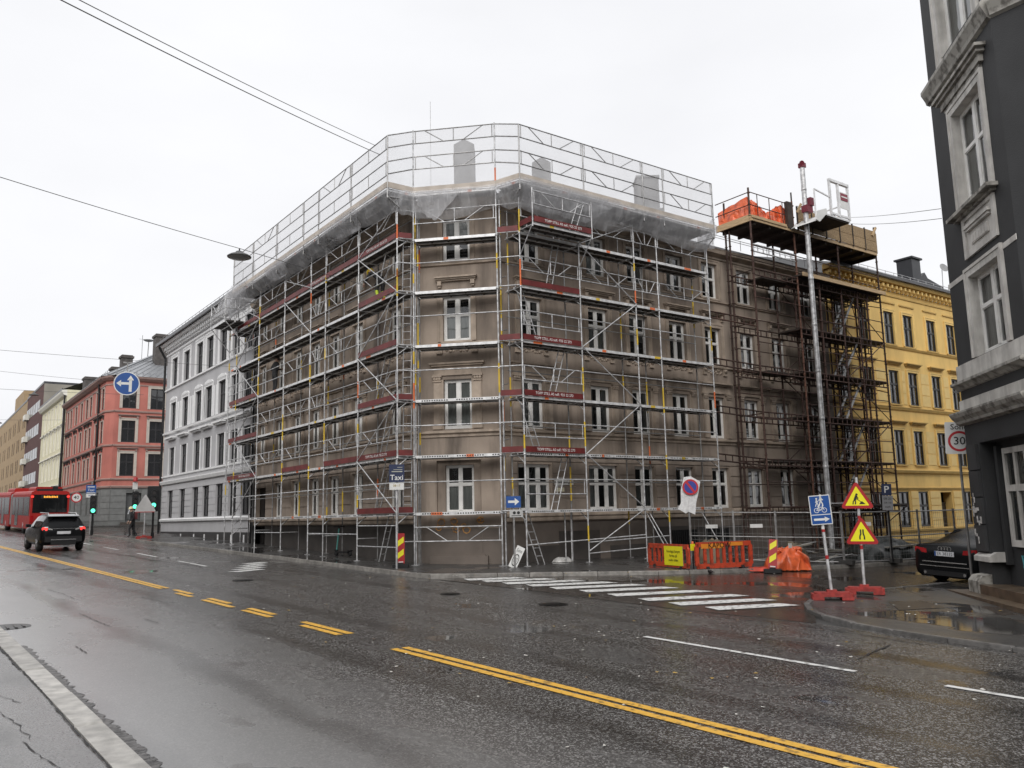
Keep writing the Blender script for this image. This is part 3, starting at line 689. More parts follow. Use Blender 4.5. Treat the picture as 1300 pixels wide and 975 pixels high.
# chamfer windows
window(BR, FC @ T(0, .10, 0), cw / 2, 2.42, 1.0, 1.62, (.5, .5), (.6, .4), curt=2, sill=(.05, white_p), mid=.11)
_gr = rowz[0]; dress(FC, cw / 2, [0, 4, 2, 3], ground=False)
courses(BR, FRR, 0.35, LR - .02, 2.44, 4.55, .43, opr, brown_s)
courses(BR, FRL, .02, LL - .25, 2.44, 4.55, .43, opl, brown_s)
for F, L_ in ((FRR, LR), (FRL, LL), (FC, cw)):
    e = .0
    if F is not FC: band(BR, F, e, L_ - e, [(0, 2.06), (.07, 2.10), (.07, 2.22), (.11, 2.26), (.11, 2.34), (0, 2.40)], brown_t, 'plinth_moulding')
    band(BR, F, e, L_ - e, [(0, 4.98), (.05, 5.0), (.05, 5.08), (.14, 5.13), (.14, 5.2), (.02, 5.24), (0, 5.24)], brown_t, 'string_course')
    band(BR, F, e, L_ - e, [(0, 8.19), (.09, 8.22), (.09, 8.27), (0, 8.30)], brown_t, 'string_course')
    band(BR, F, e, L_ - e, [(0, 11.06), (.08, 11.08), (.08, 11.14), (0, 11.16)], brown_t, 'string_course')
    band(BR, F, e, L_ - e, [(0, 12.95), (.06, 13.0), (.06, 13.08), (.30, 13.18), (.34, 13.3), (.38, 13.36), (0, 13.4)], brown_t, 'eaves_cornice')
# end walls and roof (low pitch hipped strip round the corner)
mb = MB(); mb.quad((35.6, YRF, -.5), (35.6, 35, -.5), (35.6, 35, ZW), (35.6, YRF, ZW)); obj('gable_wall', mb, brown_w, BR); mb = MB(); mb.quad((XL, 42.2, -.5), (XL, 42.2, ZW), (26, 42.2, ZW), (26, 42.2, -.5)); obj('gable_wall', mb, brown_w, BR)
mb = MB(); e = .4; oc = [(XL - e, 42.2), (XL - e, Y0 - .16), (X0 - .16, YRF - e), (35.6, YRF - e)]; ic = [(XL + 5.4, 42.2), (XL + 5.4, Y0 + 2.2), (X0 + 2.2, YRF + 5.4), (35.6, YRF + 5.4)]
for i in range(3):
    a, b, c, d = oc[i], oc[i + 1], ic[i + 1], ic[i]; mb.quad((*a, 13.42), (*b, 13.42), (*c, 15.6), (*d, 15.6))
mb.poly([(*p, 15.6) for p in ic] + [(35.6, 42.2, 15.6)]); mb.quad((35.6, YRF - e, 13.42), (35.6, YRF + 5.4, 13.42), (35.6, YRF + 5.4, 15.6), (35.6, YRF + 5.4, 15.6))
roof = obj('roof', mb, mat('red_brown_roof_metal', (.20, .135, .12), .4, .1, var=.2), BR)
brick_grey = mat('grey_chimney_plaster', (.25, .25, .25), .8, var=.2, scale=3)
for x, y, wx, wy, z0, z1, pk in ((18.45, 28.6, .55, .5, 14.0, 17.75, 1), (21.15, 26.8, .5, .45, 14.2, 16.95, 1), (25.45, 24.9, .6, .5, 13.9, 16.55, 0), (20.3, 38, .6, .6, 14.5, 17.2, 0)):
    mb = MB(); M = T(x, y, 0) @ RZ(R(-36)); mb.box(-wx * .78, wx * .78, -wy, wy, z0, z1, M)
    if pk: mb.prism([(-wx * .78, z1), (wx * .78, z1), (0, z1 + .24)], -wy, wy, 'xz', M)
    else: mb.box(-wx * .84, wx * .84, -wy - .04, wy + .04, z1, z1 + .1, M)
    mb.box(-wx * 1.0, wx * 1.0, -wy - .2, wy + .2, z0, z0 + 1.2, M)
    obj('chimney', mb, brick_grey, roof)
mb = MB()
for a, b in zip(oc, oc[1:]):                            # snow guard rail along the eaves
    A, Bv = Vector((*a, 14.0)), Vector((*b, 14.0)); n = int((Bv - A).length / .9); inn = Vector((.35, .35, 0))
    for k in range(n + 1): p = A.lerp(Bv, k / n) + inn; mb.tube(p - Vector((0, 0, .35)), p + Vector((0, 0, .12)), .012, 4)
    for dz in (0, .1): mb.tube(A + inn + Vector((0, 0, dz)), Bv + inn + Vector((0, 0, dz)), .012, 4)
obj('snow_guard', mb, galv, roof)
downpipe(BR, [(XL - .08, 42.05, .9), (XL - .08, 42.05, 12.9)]); downpipe(BR, [(XL - .08, 41.8, 1.0), (XL - .08, 41.8, 12.9)], mat('grey_downpipe', (.12, .12, .12), .4, .4))
# gateway: dark double door set back in the opening
mb = MB(); u = 42.2 - 41.0
for s in (-1, 1): mb.box(u + s * .38 - .36 - .05, u + s * .38 + .36 - .05, .3, .36, .9, 3.5)
mb.box(u - .85, u + .75, .3, .36, 3.5, 3.9)
for s in (-1, 1):
    for q in range(3): mb.box(u + s * .38 - .31, u + s * .38 + .21, .27, .3, 1.1 + q * .8, 1.75 + q * .8)
obj('door', mb, mat('dark_door_paint', (.03, .026, .024), .5, var=.3), BR, FRL)
# dark painted basement panels on the side street face
for a, b, c, d in ((17.0, 18.7, .55, 1.25), (18.72, 20.6, .55, 1.72), (21.1, 23.1, .55, 1.15), (23.4, 25.4, .6, 1.75), (25.7, 28.4, .5, 1.7)):
    mb = MB(); mb.box(a - X0, b - X0, -.012, .0, c, d); obj('basement_panel', mb, base_dk, BR, FRR)
for a in (25.0, 26.9):                                   # barred basement window
    mb = MB(); u = a - X0; mb.box(u - .7, u + .7, -.03, -.014, .95, 1.6)
    for k in range(12): mb.tube((u - .65 + k * .118, -.05, .95), (u - .65 + k * .118, -.05, 1.6), .012, 4)
    obj('basement_grille', mb, black_met, BR, FRR)
# graffiti in thin orange paint under the chamfer window
mb = MB(); rnd = random.Random(2)
for k in range(9):
    cx = cw / 2 - .75 + rnd.uniform(0, 1.5); cz = 1.7 + rnd.uniform(0, .5); r0 = rnd.uniform(.06, .15); pr = None
    for i in range(9):
        a = i * 2 * pi / 7 + k; p = Vector((cx + r0 * cos(a) * (1 + .2 * (i % 2)), -.026, cz + r0 * sin(a)))
        if pr: mb.bar(pr, p, .004, .036)
        pr = p
obj('graffiti', mb, mat('orange_spray_paint', (.66, .33, .10), .7, var=.3, scale=12), BR, FC, kind='stuff')
# street name plate
mb = MB(); mb.box(-.42, .42, -.06, -.036, -.1, .1); mb.cur = 1; add_text(mb, 'Rosenborggt.', 0, 0, .13, -.062)
np_ = obj('street_name_plate', mb, [sign_white, lett_k], BR, FRR @ T(18.98 - X0, 0, 3.42))
mb = MB(); mb.box(-.2, .2, -.05, -.036, -.07, .07); obj('number_plate', mb, [mat('cream_plate', (.7, .66, .5), .5)], BR, FRR @ T(18.78 - X0, 0, 3.16))
# ================================================================== grey building up the main street
grey_w = mat('light_grey_plaster', (.47, .465, .475), .8, var=.06, scale=1.2, detail=6)
white_t = mat('white_stucco_trim', (.80, .80, .80), .7, var=.06, scale=3)
dark_fr = mat('dark_window_frame', (.03, .03, .032), .45, var=.1)
GR = thing('grey_building', 'light grey four storey building with white window surrounds, beyond the scaffolded corner building', 'building', T(20, 51, gz(51)))
FG = FR(XL, 60.3, 0, -90); LG = 60.3 - 42.22
gax = [58.15, 55.25, 52.35, 50.2, 47.65, 45.35, 43.3]
gz_r = [(2.62, 1.78), (5.42, 1.78), (8.35, 1.85), (11.3, 1.9)]
ops = [(60.3 - a - .66, 60.3 - a + .66, z, z + h, .12) for a in gax for z, h in gz_r]
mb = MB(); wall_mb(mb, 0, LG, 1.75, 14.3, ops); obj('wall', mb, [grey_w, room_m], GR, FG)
mb = MB(); wall_mb(mb, 0, LG, .5, 1.75, []); obj('basement_wall', mb, mat('black_basement_plaster', (.035, .034, .034), .5, var=.3, scale=1.5), GR, FG)
mb = MB(); mb.quad((XL, 60.3, 0), (30, 60.3, 0), (30, 60.3, 14.3), (XL, 60.3, 14.3)); obj('gable_wall', mb, grey_w, GR)
for a in gax:
    u = 60.3 - a
    for k, (z, h) in enumerate(gz_r):
        window(GR, FG, u, z, 1.32, h, (.5, .5), (.62, .38), m=dark_fr, gl=glass_far, rec=.11, ft=.06, mid=.07, joined=True)
        M = FG @ T(u, 0, z)
        if k == 3: piece(('ga', h), architrave(1.32, h, .27, .04), white_t, 'window_surround', GR, M)
        if k == 2:
            def fn(mb):
                architrave(1.32, h, .17, .04)(mb); mb.prism([(-.85, h + .17), (.85, h + .17), (.6, h + .32), (0, h + .40), (-.6, h + .32)], -.08, 0, 'xz')
            piece(('gb', h), fn, white_t, 'window_surround', GR, M)
        if k == 1:
            piece(('gh', h), lambda mb: (mb.box(-.85, .85, -.2, 0, h + .5, h + .58), mb.box(-.95, .95, -.3, 0, h + .58, h + .68)), white_t, 'window_hood', GR, M)
            def fj(mb): mb.box(-.80, -.66, -.03, 0, 0, h); mb.box(.66, .80, -.03, 0, 0, h)
            piece(('gj', h), fj, white_t, 'window_surround', GR, M)
            piece('gpan', lambda mb: (mb.box(-.6, .6, -.012, 0, -.50, -.14)), grey_w, 'panel', GR, M)
    mb = MB(); mb.box(u - .09, u + .09, -.02, 0, 1.2, 1.62); obj('vent', mb, white_t, GR, FG)
mid = [(gax[i] + gax[i + 1]) / 2 for i in range(6)]
for a in mid:                                              # flat pilaster strips of the third storey
    for s in (-.28, .28): piece('gps', lambda mb: mb.box(-.13, .13, -.04, 0, 0, 1.75), white_t, 'pilaster_strip', GR, FG @ T(60.3 - a + s, 0, 8.35))
courses(GR, FG, .02, LG - .05, 2.55, 4.75, .34, [(o[0], o[1], o[2], o[3]) for o in ops if o[2] < 3], mat('grey_stone_course', (.50, .495, .505), .8, var=.05, rand=.03), proud=.025, side=.02)
for pr in ([(0, 2.36), (.12, 2.4), (.14, 2.52), (.03, 2.58), (0, 2.58)], [(0, 4.78), (.14, 4.82), (.2, 4.98), (.2, 5.04), (0, 5.08)], [(0, 5.28), (.1, 5.3), (.1, 5.38), (0, 5.4)], [(0, 8.12), (.12, 8.16), (.14, 8.28), (0, 8.32)], [(0, 11.12), (.1, 11.15), (.1, 11.25), (0, 11.28)]):
    band(GR, FG, -.05, LG, pr, white_t, 'string_course')
band(GR, FG, -.1, LG, [(0, 13.55), (.06, 13.6), (.06, 13.72), (0, 13.75)], white_t, 'string_course')
for k in range(44): piece('gcorb', lambda mb: (mb.box(-.09, .09, -.3, 0, .12, .34), mb.box(-.08, .08, -.18, 0, 0, .12)), white_t, 'corbel', GR, FG @ T(.25 + k * .41, 0, 13.85))
band(GR, FG, -.25, LG, [(0, 14.18), (.42, 14.2), (.5, 14.3), (.5, 14.36), (0, 14.4)], white_t, 'eaves_cornice')
mb = MB(); mb.quad((XL - .6, 60.9, 14.42), (XL - .6, 42.25, 14.42), (XL + 6, 42.25, 17.0), (XL + 6, 55, 17.0)); mb.quad((XL - .6, 60.9, 14.42), (XL + 6, 55, 17.0), (32, 55, 17), (32, 60.9, 14.42)); mb.box(XL - .68, XL - .58, 42.25, 60.95, 14.36, 14.56)
rf = obj('roof', mb, slate, GR)
mb = MB()
for k in range(24): y = 42.6 + k * .78; mb.tube((XL - .45, y, 14.5), (XL - .45, y, 14.9), .014, 4)
for z in (14.75, 14.88): mb.tube((XL - .45, 42.4, z), (XL - .45, 60.8, z), .014, 4)
obj('snow_guard', mb, galv_dk, rf)
downpipe(GR, [(XL - .55, 60.45, 14.3), (XL - .12, 60.38, 13.5), (XL - .12, 60.38, 1.4)], r=.08)
# chimney stack seen over its far end (belongs to the house behind)
# ================================================================== coral building on the next corner
coral = mat('coral_plaster', (.52, .185, .148), .8, var=.15, scale=.7, detail=6, streak=((.25, .08, .065), .4, .9))
coral_t = mat('dull_pink_trim', (.36, .25, .22), .75, var=.1)
coral_g = mat('grey_ground_floor_plaster', (.16, .165, .16), .75, var=.2, scale=.8)
cream_t = mat('pale_stone_surround', (.55, .50, .44), .75, var=.1)
CB = thing('coral_building', 'coral red corner building with grey ground floor and zinc roof', 'building', T(20, 92, gz(85)))
FCF = FR(14.9, 81.0, 0, 0); FCL = FR(14.3, 104.6, 0, -90); LCL = 104.6 - 82.0; cch = hypot(.6, 1.0); FCC = FR(14.3, 82.0, 0, math.degrees(atan2(-1.0, .6)))
cz_r = [(6.5, 2.0), (9.5, 1.95), (12.55, 1.9)]
def coral_face(F, L_, axes, ww, surr):
    ops = [(u - ww / 2, u + ww / 2, z, z + h, .2) for u in axes for z, h in cz_r]
    mb = MB(); wall_mb(mb, 0, L_, 5.6, 15.2, ops); obj('wall', mb, [coral, room_m], CB, F)
    hm = coral_t if L_ < 20 else mat('dark_hood_stone', (.07, .055, .05), .8)
    for u in axes:
        for k, (z, h) in enumerate(cz_r):
            window(CB, F, u, z, ww, h, (.5, .5), (.62, .38), m=dark_fr, gl=glass_far, rec=.07, ft=.06, mid=.07, joined=True)
            piece(('ca', ww, h, surr), architrave(ww, h, surr, .04), cream_t, 'window_surround', CB, F @ T(u, 0, z))
            if k < 2: piece(('ch', ww, h), hood(ww, h + .42, .28), hm, 'window_hood', CB, F @ T(u, 0, z))
    for pr in ([(0, 5.42), (.1, 5.46), (.14, 5.6), (0, 5.66)], [(0, 6.1), (.08, 6.14), (.12, 6.26), (0, 6.32)], [(0, 9.1), (.1, 9.14), (.12, 9.26), (0, 9.3)], [(0, 12.15), (.1, 12.2), (.12, 12.32), (0, 12.36)], [(0, 14.6), (.05, 14.62), (.05, 14.72), (0, 14.76)], [(0, 15.0), (.2, 15.05), (.45, 15.25), (.5, 15.4), (0, 15.45)]):
        band(CB, F, 0, L_, pr, coral_t, 'string_course')
coral_face(FCF, 14, [.65 + .55, 3.55, 6.6, 9.6], 1.15, .24)
coral_face(FCL, LCL, [104.6 - a for a in (102.6, 100.6, 97.4, 94.2, 91.2, 89.1, 85.7, 83.1)], 1.2, .10)
coral_face(FCC, cch, [], 1, .1)
for F, L_, gops in ((FCF, 14, [(1.3, 2.55, 2.5, 5.0, .3), (4.3, 5.7, 2.4, 5.1, .3)]), (FCC, cch, []), (FCL, LCL, [(104.6 - a - .5, 104.6 - a + .5, 3.2, 5.1, .2) for a in (101.5, 98, 95.2, 91.5, 88.5, 86, 83.4)])):
    mb = MB(); wall_mb(mb, 0, L_, 1.2, 5.45, gops); obj('ground_floor_wall', mb, [coral_g, room_m], CB, F)
    courses(CB, F, .02, L_ - .02, 2.6, 5.3, .55, gops, mat('grey_ground_course', (.19, .195, .19), .75, var=.15, rand=.04), proud=.03, side=.02)
    for o in gops:
        if F is FCL: window(CB, F, (o[0] + o[1]) / 2, o[2], o[1] - o[0], o[3] - o[2], m=dark_fr, gl=glass_far, rec=.19, joined=True)
mb = MB(); mb.box(1.35, 2.5, .25, .32, 2.5, 4.95); mb.box(1.45, 1.85, .2, .25, 2.7, 3.8); mb.box(1.95, 2.4, .2, .25, 2.7, 3.8)
dr = obj('door', mb, mat('grey_door', (.10, .105, .105), .5), CB, FCF)
mb = MB()
for k in range(3): mb.box(.9 - k * .08, 2.9 + k * .08, -.3 * (k + 1), -.3 * k, 1.9, 2.46 - k * .16)
obj('step', mb, mat('dark_wet_step', (.07, .06, .052), .4), CB, FCF)
mb = MB(); rnd = random.Random(5)
for k in range(7): mb.bar((1.55 + rnd.uniform(0, .5), .19, 3.0 + rnd.uniform(0, .7)), (1.55 + rnd.uniform(0, .5), .19, 3.0 + rnd.uniform(0, .7)), .08, .01)
obj('graffiti', mb, mat('white_spray', (.7, .72, .75), .6), CB, FCF, kind='stuff')
mb = MB(); mb.box(4.35, 5.65, .25, .3, 2.4, 5.05); obj('door', mb, dark_fr, CB, FCF)
mb = MB(); o = [(13.8, 104.6), (13.8, 81.7), (14.7, 80.5), (29, 80.5)]; i_ = [(19.5, 104.6), (19.5, 87.5), (20, 86.8), (29, 86.8)]
for k in range(3): mb.quad((*o[k], 15.42), (*o[k + 1], 15.42), (*i_[k + 1], 18.9), (*i_[k], 18.9))
mb.poly([(*p, 18.9) for p in i_] + [(29, 104.6, 18.9)])
rf = obj('roof', mb, zinc, CB)
mb = MB()
for k in range(26):
    t = k / 25
    for A_, B_, E_, G_ in ((o[0], o[1], i_[0], i_[1]), (o[2], o[3], i_[2], i_[3])):
        p = Vector((*A_, 15.44)).lerp(Vector((*B_, 15.44)), t); q = Vector((*E_, 18.92)).lerp(Vector((*G_, 18.92)), t); mb.bar(p, q, .05, .06)
mb.bar((14.3, 81.1, 15.5), (19.8, 87.1, 18.98), .25, .14)
obj('standing_seam', mb, zinc, rf, kind='stuff')
mb = MB()
for k in range(18): x = 14.9 + k * .55; mb.box(x, x + .1, 81.0, 81.05, 15.5, 16.05)
for k in range(30): y = 82 + k * .72; mb.box(14.3, 14.35, y, y + .1, 15.5, 16.0)
obj('snow_guard', mb, zinc, rf)
ch_m = mat('dark_brick_chimney', (.10, .09, .085), .8, var=.3, scale=3)
for x, y, s, z0, z1 in ((19.3, 84.2, .6, 16.5, 20.2), (16.5, 90.0, .5, 16.2, 17.7), (16.9, 87.4, .5, 16, 18.5), (15.4, 97.5, .6, 15.5, 17.7)):
    mb = MB(); mb.box(x - s, x + s, y - s, y + s, z0, z1); mb.box(x - s - .1, x + s + .1, y - s - .1, y + s + .1, z1 - .3, z1 - .1)
    obj('chimney', mb, ch_m, rf)
mb = MB(); mb.tube((18.2, 87, 18), (18.2, 87, 20.6), .02, 5); mb.tube((17.9, 87, 20.2), (18.6, 87, 20.2), .012, 4); obj('antenna', mb, black_met, rf)
mb = MB(); mb.lathe([(.02, .0), (.3, .05), (.5, .16), (.52, .18)], (18.7, 86.6, 19.9), 12); mb.tube((18.7, 86.8, 18.4), (18.7, 86.6, 19.9), .04, 5); obj('satellite_dish', mb, sign_grey, rf)
downpipe(CB, [(14.1, 84.6, 15.2), (14.2, 84.6, 14.2), (14.2, 84.6, 2.5)], r=.09); downpipe(CB, [(14.1, 104.4, 15.2), (14.1, 104.4, 2.5)], r=.09)

# ================================================================== the row farther up the street
def row_house(name, label, ya, yb, ztop, zbase, wall, rows, axes, ww, trim=None, frame=None, gl=None, roofm=None, flat=False, surr=.12, gable=None, rise=3):
    B = thing(name, label, 'building', T(20, (ya + yb) / 2, gz((ya + yb) / 2))); F = FR(XL, yb, 0, -90); L_ = yb - ya
    ops = [(yb - a - ww / 2, yb - a + ww / 2, z, z + h, .2) for a in axes for z, h in rows]
    mb = MB(); wall_mb(mb, 0, L_, zbase, ztop, ops); obj('wall', mb, [wall, room_m], B, F)
    mb = MB(); mb.quad((XL, ya, zbase), (XL + 18, ya, zbase), (XL + 18, ya, ztop), (XL, ya, ztop)); obj('gable_wall', mb, gable or wall, B); mb = MB(); mb.quad((XL, yb, zbase), (XL, yb, ztop), (XL + 18, yb, ztop), (XL + 18, yb, zbase)); obj('gable_wall', mb, gable or wall, B)
    for a in axes:
        for z, h in rows:
            window(B, F, yb - a, z, ww, h, (.5, .5), (.6, .4), m=frame or dark_fr, gl=gl or glass_far, rec=.05, ft=.07, mid=.08, joined=True)
            if trim:
                piece(('ra', ww, h, trim.name, surr), architrave(ww, h, surr, .05), trim, 'window_surround', B, F @ T(yb - a, 0, z))
    mb = MB()
    if flat: mb.box(XL - .05, XL + 18, ya + .02, yb - .02, ztop, ztop + .3)
    else: mb.quad((XL - .5, ya, ztop), (XL + 6, ya, ztop + rise), (XL + 6, yb, ztop + rise), (XL - .5, yb, ztop)); mb.quad((XL + 6, ya, ztop + rise), (XL + 14, ya, ztop), (XL + 14, yb, ztop), (XL + 6, yb, ztop + rise)); mb.box(XL - .55, XL - .45, ya, yb, ztop - .1, ztop + .12)
    obj('roof', mb, roofm or slate, B)
    return B, F, L_
cream = mat('cream_plaster', (.74, .70, .50), .8, var=.06); cream_w = mat('cream_white_trim', (.80, .78, .70), .75, var=.05)
axs = [106.6, 109.2, 112.0, 115.0, 118.0, 121.0]
B, F, L_ = row_house('cream_building', 'cream yellow building between the coral and the brown brick building', 104.65, 124.6, 17.3, 2, cream, [(7.6, 2.2), (10.9, 2.3), (14.0, 2.2)], axs, 1.0, trim=cream_w, frame=cream_w, gl=mat('pale_blind_glass', (.40, .40, .36), .15, var=.2))
for pr in ([(0, 6.5), (.2, 6.55), (.25, 6.8), (0, 6.9)], [(0, 10.2), (.15, 10.25), (.15, 10.4), (0, 10.45)], [(0, 13.4), (.15, 13.45), (.15, 13.6), (0, 13.65)], [(0, 16.6), (.3, 16.7), (.5, 17.0), (.55, 17.25), (0, 17.3)]): band(B, F, 0, L_, pr, cream_w, 'string_course')
for a in axs:
    for z in (7.6, 10.9): piece('crh', hood(1.0, 2.6, .3), cream_w, 'window_hood', B, F @ T(124.6 - a, 0, z))
band(B, F, 0, L_, [(0, 2), (.05, 2.1), (.05, 6.4), (0, 6.45)], mat('pale_yellow_ground_floor', (.72, .62, .30), .8), 'ground_floor_band')
downpipe(B, [(14.1, 104.9, 17.2), (14.1, 104.9, 3)], r=.1)
brick_d = mat('dark_brown_brick', (.105, .045, .040), .8, var=.2, scale=2)
concrete = mat('weathered_concrete', (.30, .28, .24), .85, var=.2, scale=.5)
B, F, L_ = row_house('brown_brick_building', 'dark brown brick block with white window bands in the far row', 124.7, 142.2, 20.8, 2, brick_d, [], [], 1, flat=True, gable=concrete)
for z in (8.0, 11.2, 14.4, 17.6):                          # long window bands with white infill
    for k in range(6):
        u = 1.2 + k * 2.45
        def fn(mb): mb.box(-1.1, 1.1, -.03, .02, 0, 1.45)
        b2 = piece('bandpane', fn, mat('dark_band_glass', (.03, .032, .035), .08), 'window', B, F @ T(u, 0, z))
        if k % 5 != 4: piece('bandwhite', lambda mb: mb.box(-.25, .25, -.04, -.031, .3, 1.4), mat('dull_white_panel', (.5, .49, .47), .7), 'white_infill', B, F @ T(u + .5, 0, z))
    piece('balc', lambda mb: (mb.box(0, 2.6, -.5, 0, 0, .1), mb.box(0, 2.6, -.52, -.46, .1, .8), mb.box(0, .08, -.46, 0, .1, .8), mb.box(2.52, 2.6, -.46, 0, .1, .8)), cream_w, 'balcony', B, F @ T(.1, 0, z - .1))
mb = MB(); mb.box(3, 15, -.5, 0, 5.5, 6.4); obj('shop_canopy', mb, dark_fr, B, F)
mb = MB(); mb.box(9, 12.5, -.7, -.5, 5.9, 7.0); obj('shop_sign', mb, sign_white, B, F)
tan = mat('tan_brick', (.40, .285, .165), .8, var=.12, scale=2); 
axs = [144.5, 146.6, 151, 153.2, 157.5, 160, 164.5, 167, 172, 175, 180, 183, 189, 193, 198, 203]
B, F, L_ = row_house('tan_building', 'tan brick building with narrow paired windows at the far end of the street', 142.3, 208, 20.6, 2, tan, [(7.2, 2.0), (10.4, 2.0), (13.6, 2.0), (16.8, 2.0)], axs, 1.1, frame=dark_fr, flat=True)
mb = MB(); mb.box(0, L_, -.02, .0, 2.2, 5.6); obj('shop_front', mb, mat('tan_shop_front', (.22, .17, .12), .7), B, F)
mb = MB(); mb.box(XL, XL + 10, 148, 160, 20.9, 23); obj('roof_room', mb, tan, B)

# ================================================================== yellow building on the side street
yel = mat('yellow_plaster', (.88, .60, .205), .8, var=.08, scale=.8, detail=6, streak=((.5, .33, .12), .45, 1.1)); yel_t = mat('yellow_trim', (.88, .62, .23), .75, var=.08); yel_d = mat('ochre_moulding', (.60, .40, .13), .75, var=.12)
yel_c = mat('yellow_stone_course', (.85, .62, .25), .8, var=.06, rand=.03)
YB = thing('yellow_building', 'yellow plastered apartment building with dark windows next to the brown corner building', 'building', T(44, 26, gz(25)))
FY = FR(35.62, YRF + .02, 0, 0); LY = 56 - 35.62
yax = [36.75, 38.72, 41.1, 42.95, 45.3, 47.4, 49.6, 51.6, 53.8]
yz = [(1.28, 1.78), (4.42, 1.76), (7.52, 1.75), (10.65, 1.72)]
ops = []
for a in yax:
    for k, (z, h) in enumerate(yz):
        if k == 0 and a == 45.3: ops.append((a - 35.62 - .65, a - 35.62 + .5, .5, 3.02, .45)); continue
        ops.append((a - 35.62 - .48, a - 35.62 + .48, z, z + h, .1))
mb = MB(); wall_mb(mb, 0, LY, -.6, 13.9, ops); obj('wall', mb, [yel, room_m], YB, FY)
rnd = random.Random(9)
for a in yax:
    u = a - 35.62
    for k, (z, h) in enumerate(yz):
        M = FY @ T(u, 0, z)
        if k == 0 and a == 45.3: continue
        window(YB, FY, u, z, .96, h, (.5, .5), (.6, .4), m=dark_fr, gl=glass_clear, rec=.05, ft=.06, mid=.07, curt=rnd.choice((1, 4, 4, 4, 3)), sill=(.08, yel_d))
        if k: piece(('ya', h), architrave(.96, h, .15, .045), yel_t, 'window_surround', YB, M)
        if k in (1, 2): piece(('yh', h), hood(.96, h + .36, .22, False), yel_d, 'window_hood', YB, M)
        if k == 3: piece(('yh3', h), lambda mb: mb.box(-.72, .72, -.06, 0, h + .45, h + .52), yel_d, 'window_hood', YB, M)
for i in range(len(yax) - 1):                               # sunk panels between the windows
    c = (yax[i] + yax[i + 1]) / 2 - 35.62; wd = (yax[i + 1] - yax[i]) / 2 - .78
    if wd < .12: continue
    for k in (1, 2):
        z, h = yz[k]
        for q in range(3): piece(('yp', round(wd, 2)), lambda mb: mb.box(-wd, wd, -.022, 0, 0, .56), yel_c, 'panel', YB, FY @ T(c, 0, z + .02 + q * .6))
courses(YB, FY, .02, LY, 1.2, 3.1, .38, [o[:4] for o in ops if o[2] < 2], yel_c, proud=.05, side=.1)
for pr, m in (([(0, 1.02), (.1, 1.06), (.13, 1.16), (0, 1.22)], yel_d), ([(0, 3.12), (.05, 3.15), (.09, 3.25), (0, 3.3)], yel_d), ([(0, 3.95), (.12, 4.0), (.16, 4.12), (.02, 4.2), (0, 4.2)], yel_d), ([(0, 7.2), (.06, 7.22), (.12, 7.36), (0, 7.42)], yel_d), ([(0, 10.45), (.05, 10.46), (.1, 10.56), (0, 10.6)], yel_d), ([(0, 13.2), (.05, 13.22), (.05, 13.3), (0, 13.32)], yel_d), ([(0, 13.78), (.38, 13.82), (.45, 13.95), (.45, 14.02), (0, 14.05)], yel_d)):
    band(YB, FY, 0, LY, pr, m, 'string_course')
mb = MB(); mb.box(0, 8.9, -.012, 0, -.6, .55); obj('plinth', mb, mat('grey_plinth', (.22, .21, .2), .7, var=.2), YB, FY)
for k in range(48): piece('ycorb', lambda mb: (mb.box(-.07, .07, -.32, 0, .1, .26), mb.box(-.06, .06, -.2, 0, 0, .1)), yel_t, 'corbel', YB, FY @ T(.2 + k * .42, 0, 13.5))
for k in range(48): piece('ydent', lambda mb: mb.box(-.05, .05, -.06, 0, 0, .1), cream_w, 'dentil', YB, FY @ T(.41 + k * .42, 0, 13.5))
mb = MB(); u = 45.3 - 35.62; mb.box(u - .65, u + .5, .38, .44, .5, 2.4); mb.box(u - .65, u + .5, .36, .46, 2.4, 2.5)
for q in (-.3, .15): mb.box(u + q - .2, u + q + .2, .35, .38, .7, 1.4); mb.box(u + q - .2, u + q + .2, .35, .38, 1.5, 2.3)
obj('door', mb, mat('dark_brown_door', (.03, .022, .018), .5), YB, FY)
mb = MB(); mb.quad((35.62, YRF - .5, 14.06), (56, YRF - .5, 14.06), (56, YRF + 6, 16.2), (35.62, YRF + 6, 16.2)); mb.box(35.62, 56, YRF - .56, YRF - .48, 14.0, 14.14)
rf = obj('roof', mb, slate, YB)
mb = MB()
for k in range(26): x = 35.9 + k * .8; mb.tube((x, YRF - .3, 14.1), (x, YRF - .3, 14.45), .014, 4)
for z in (14.3, 14.43): mb.tube((35.7, YRF - .3, z), (56, YRF - .3, z), .014, 4)
obj('snow_guard', mb, galv, rf)
mb = MB(); mb.box(45.3, 46.2, 24.0, 24.9, 14.2, 16.15); mb.box(45.2, 46.3, 23.9, 25.0, 16.15, 16.25); mb.prism([(46.2, 14.4), (48.6, 14.2), (48.6, 14.9), (46.9, 15.2), (46.6, 15.5), (46.2, 15.2)], 24.0, 24.9, 'xz'); obj('chimney', mb, mat('black_sheet_chimney', (.03, .031, .035), .35, .4), rf)
for x, z in ((37.2, 15.3), (36.4, 15.6), (46.9, 15.55)):
    mb = MB(); mb.lathe([(.02, 0), (.16, .03), (.26, .09), (.27, .1)], (0, 0, 0), 12, M=T(x, 23.1, z) @ RX(R(70)) @ RY(R(-20))); mb.tube((x, 23.2, 14.2), (x, 23.15, z), .02, 5); obj('satellite_dish', mb, sign_grey, rf)

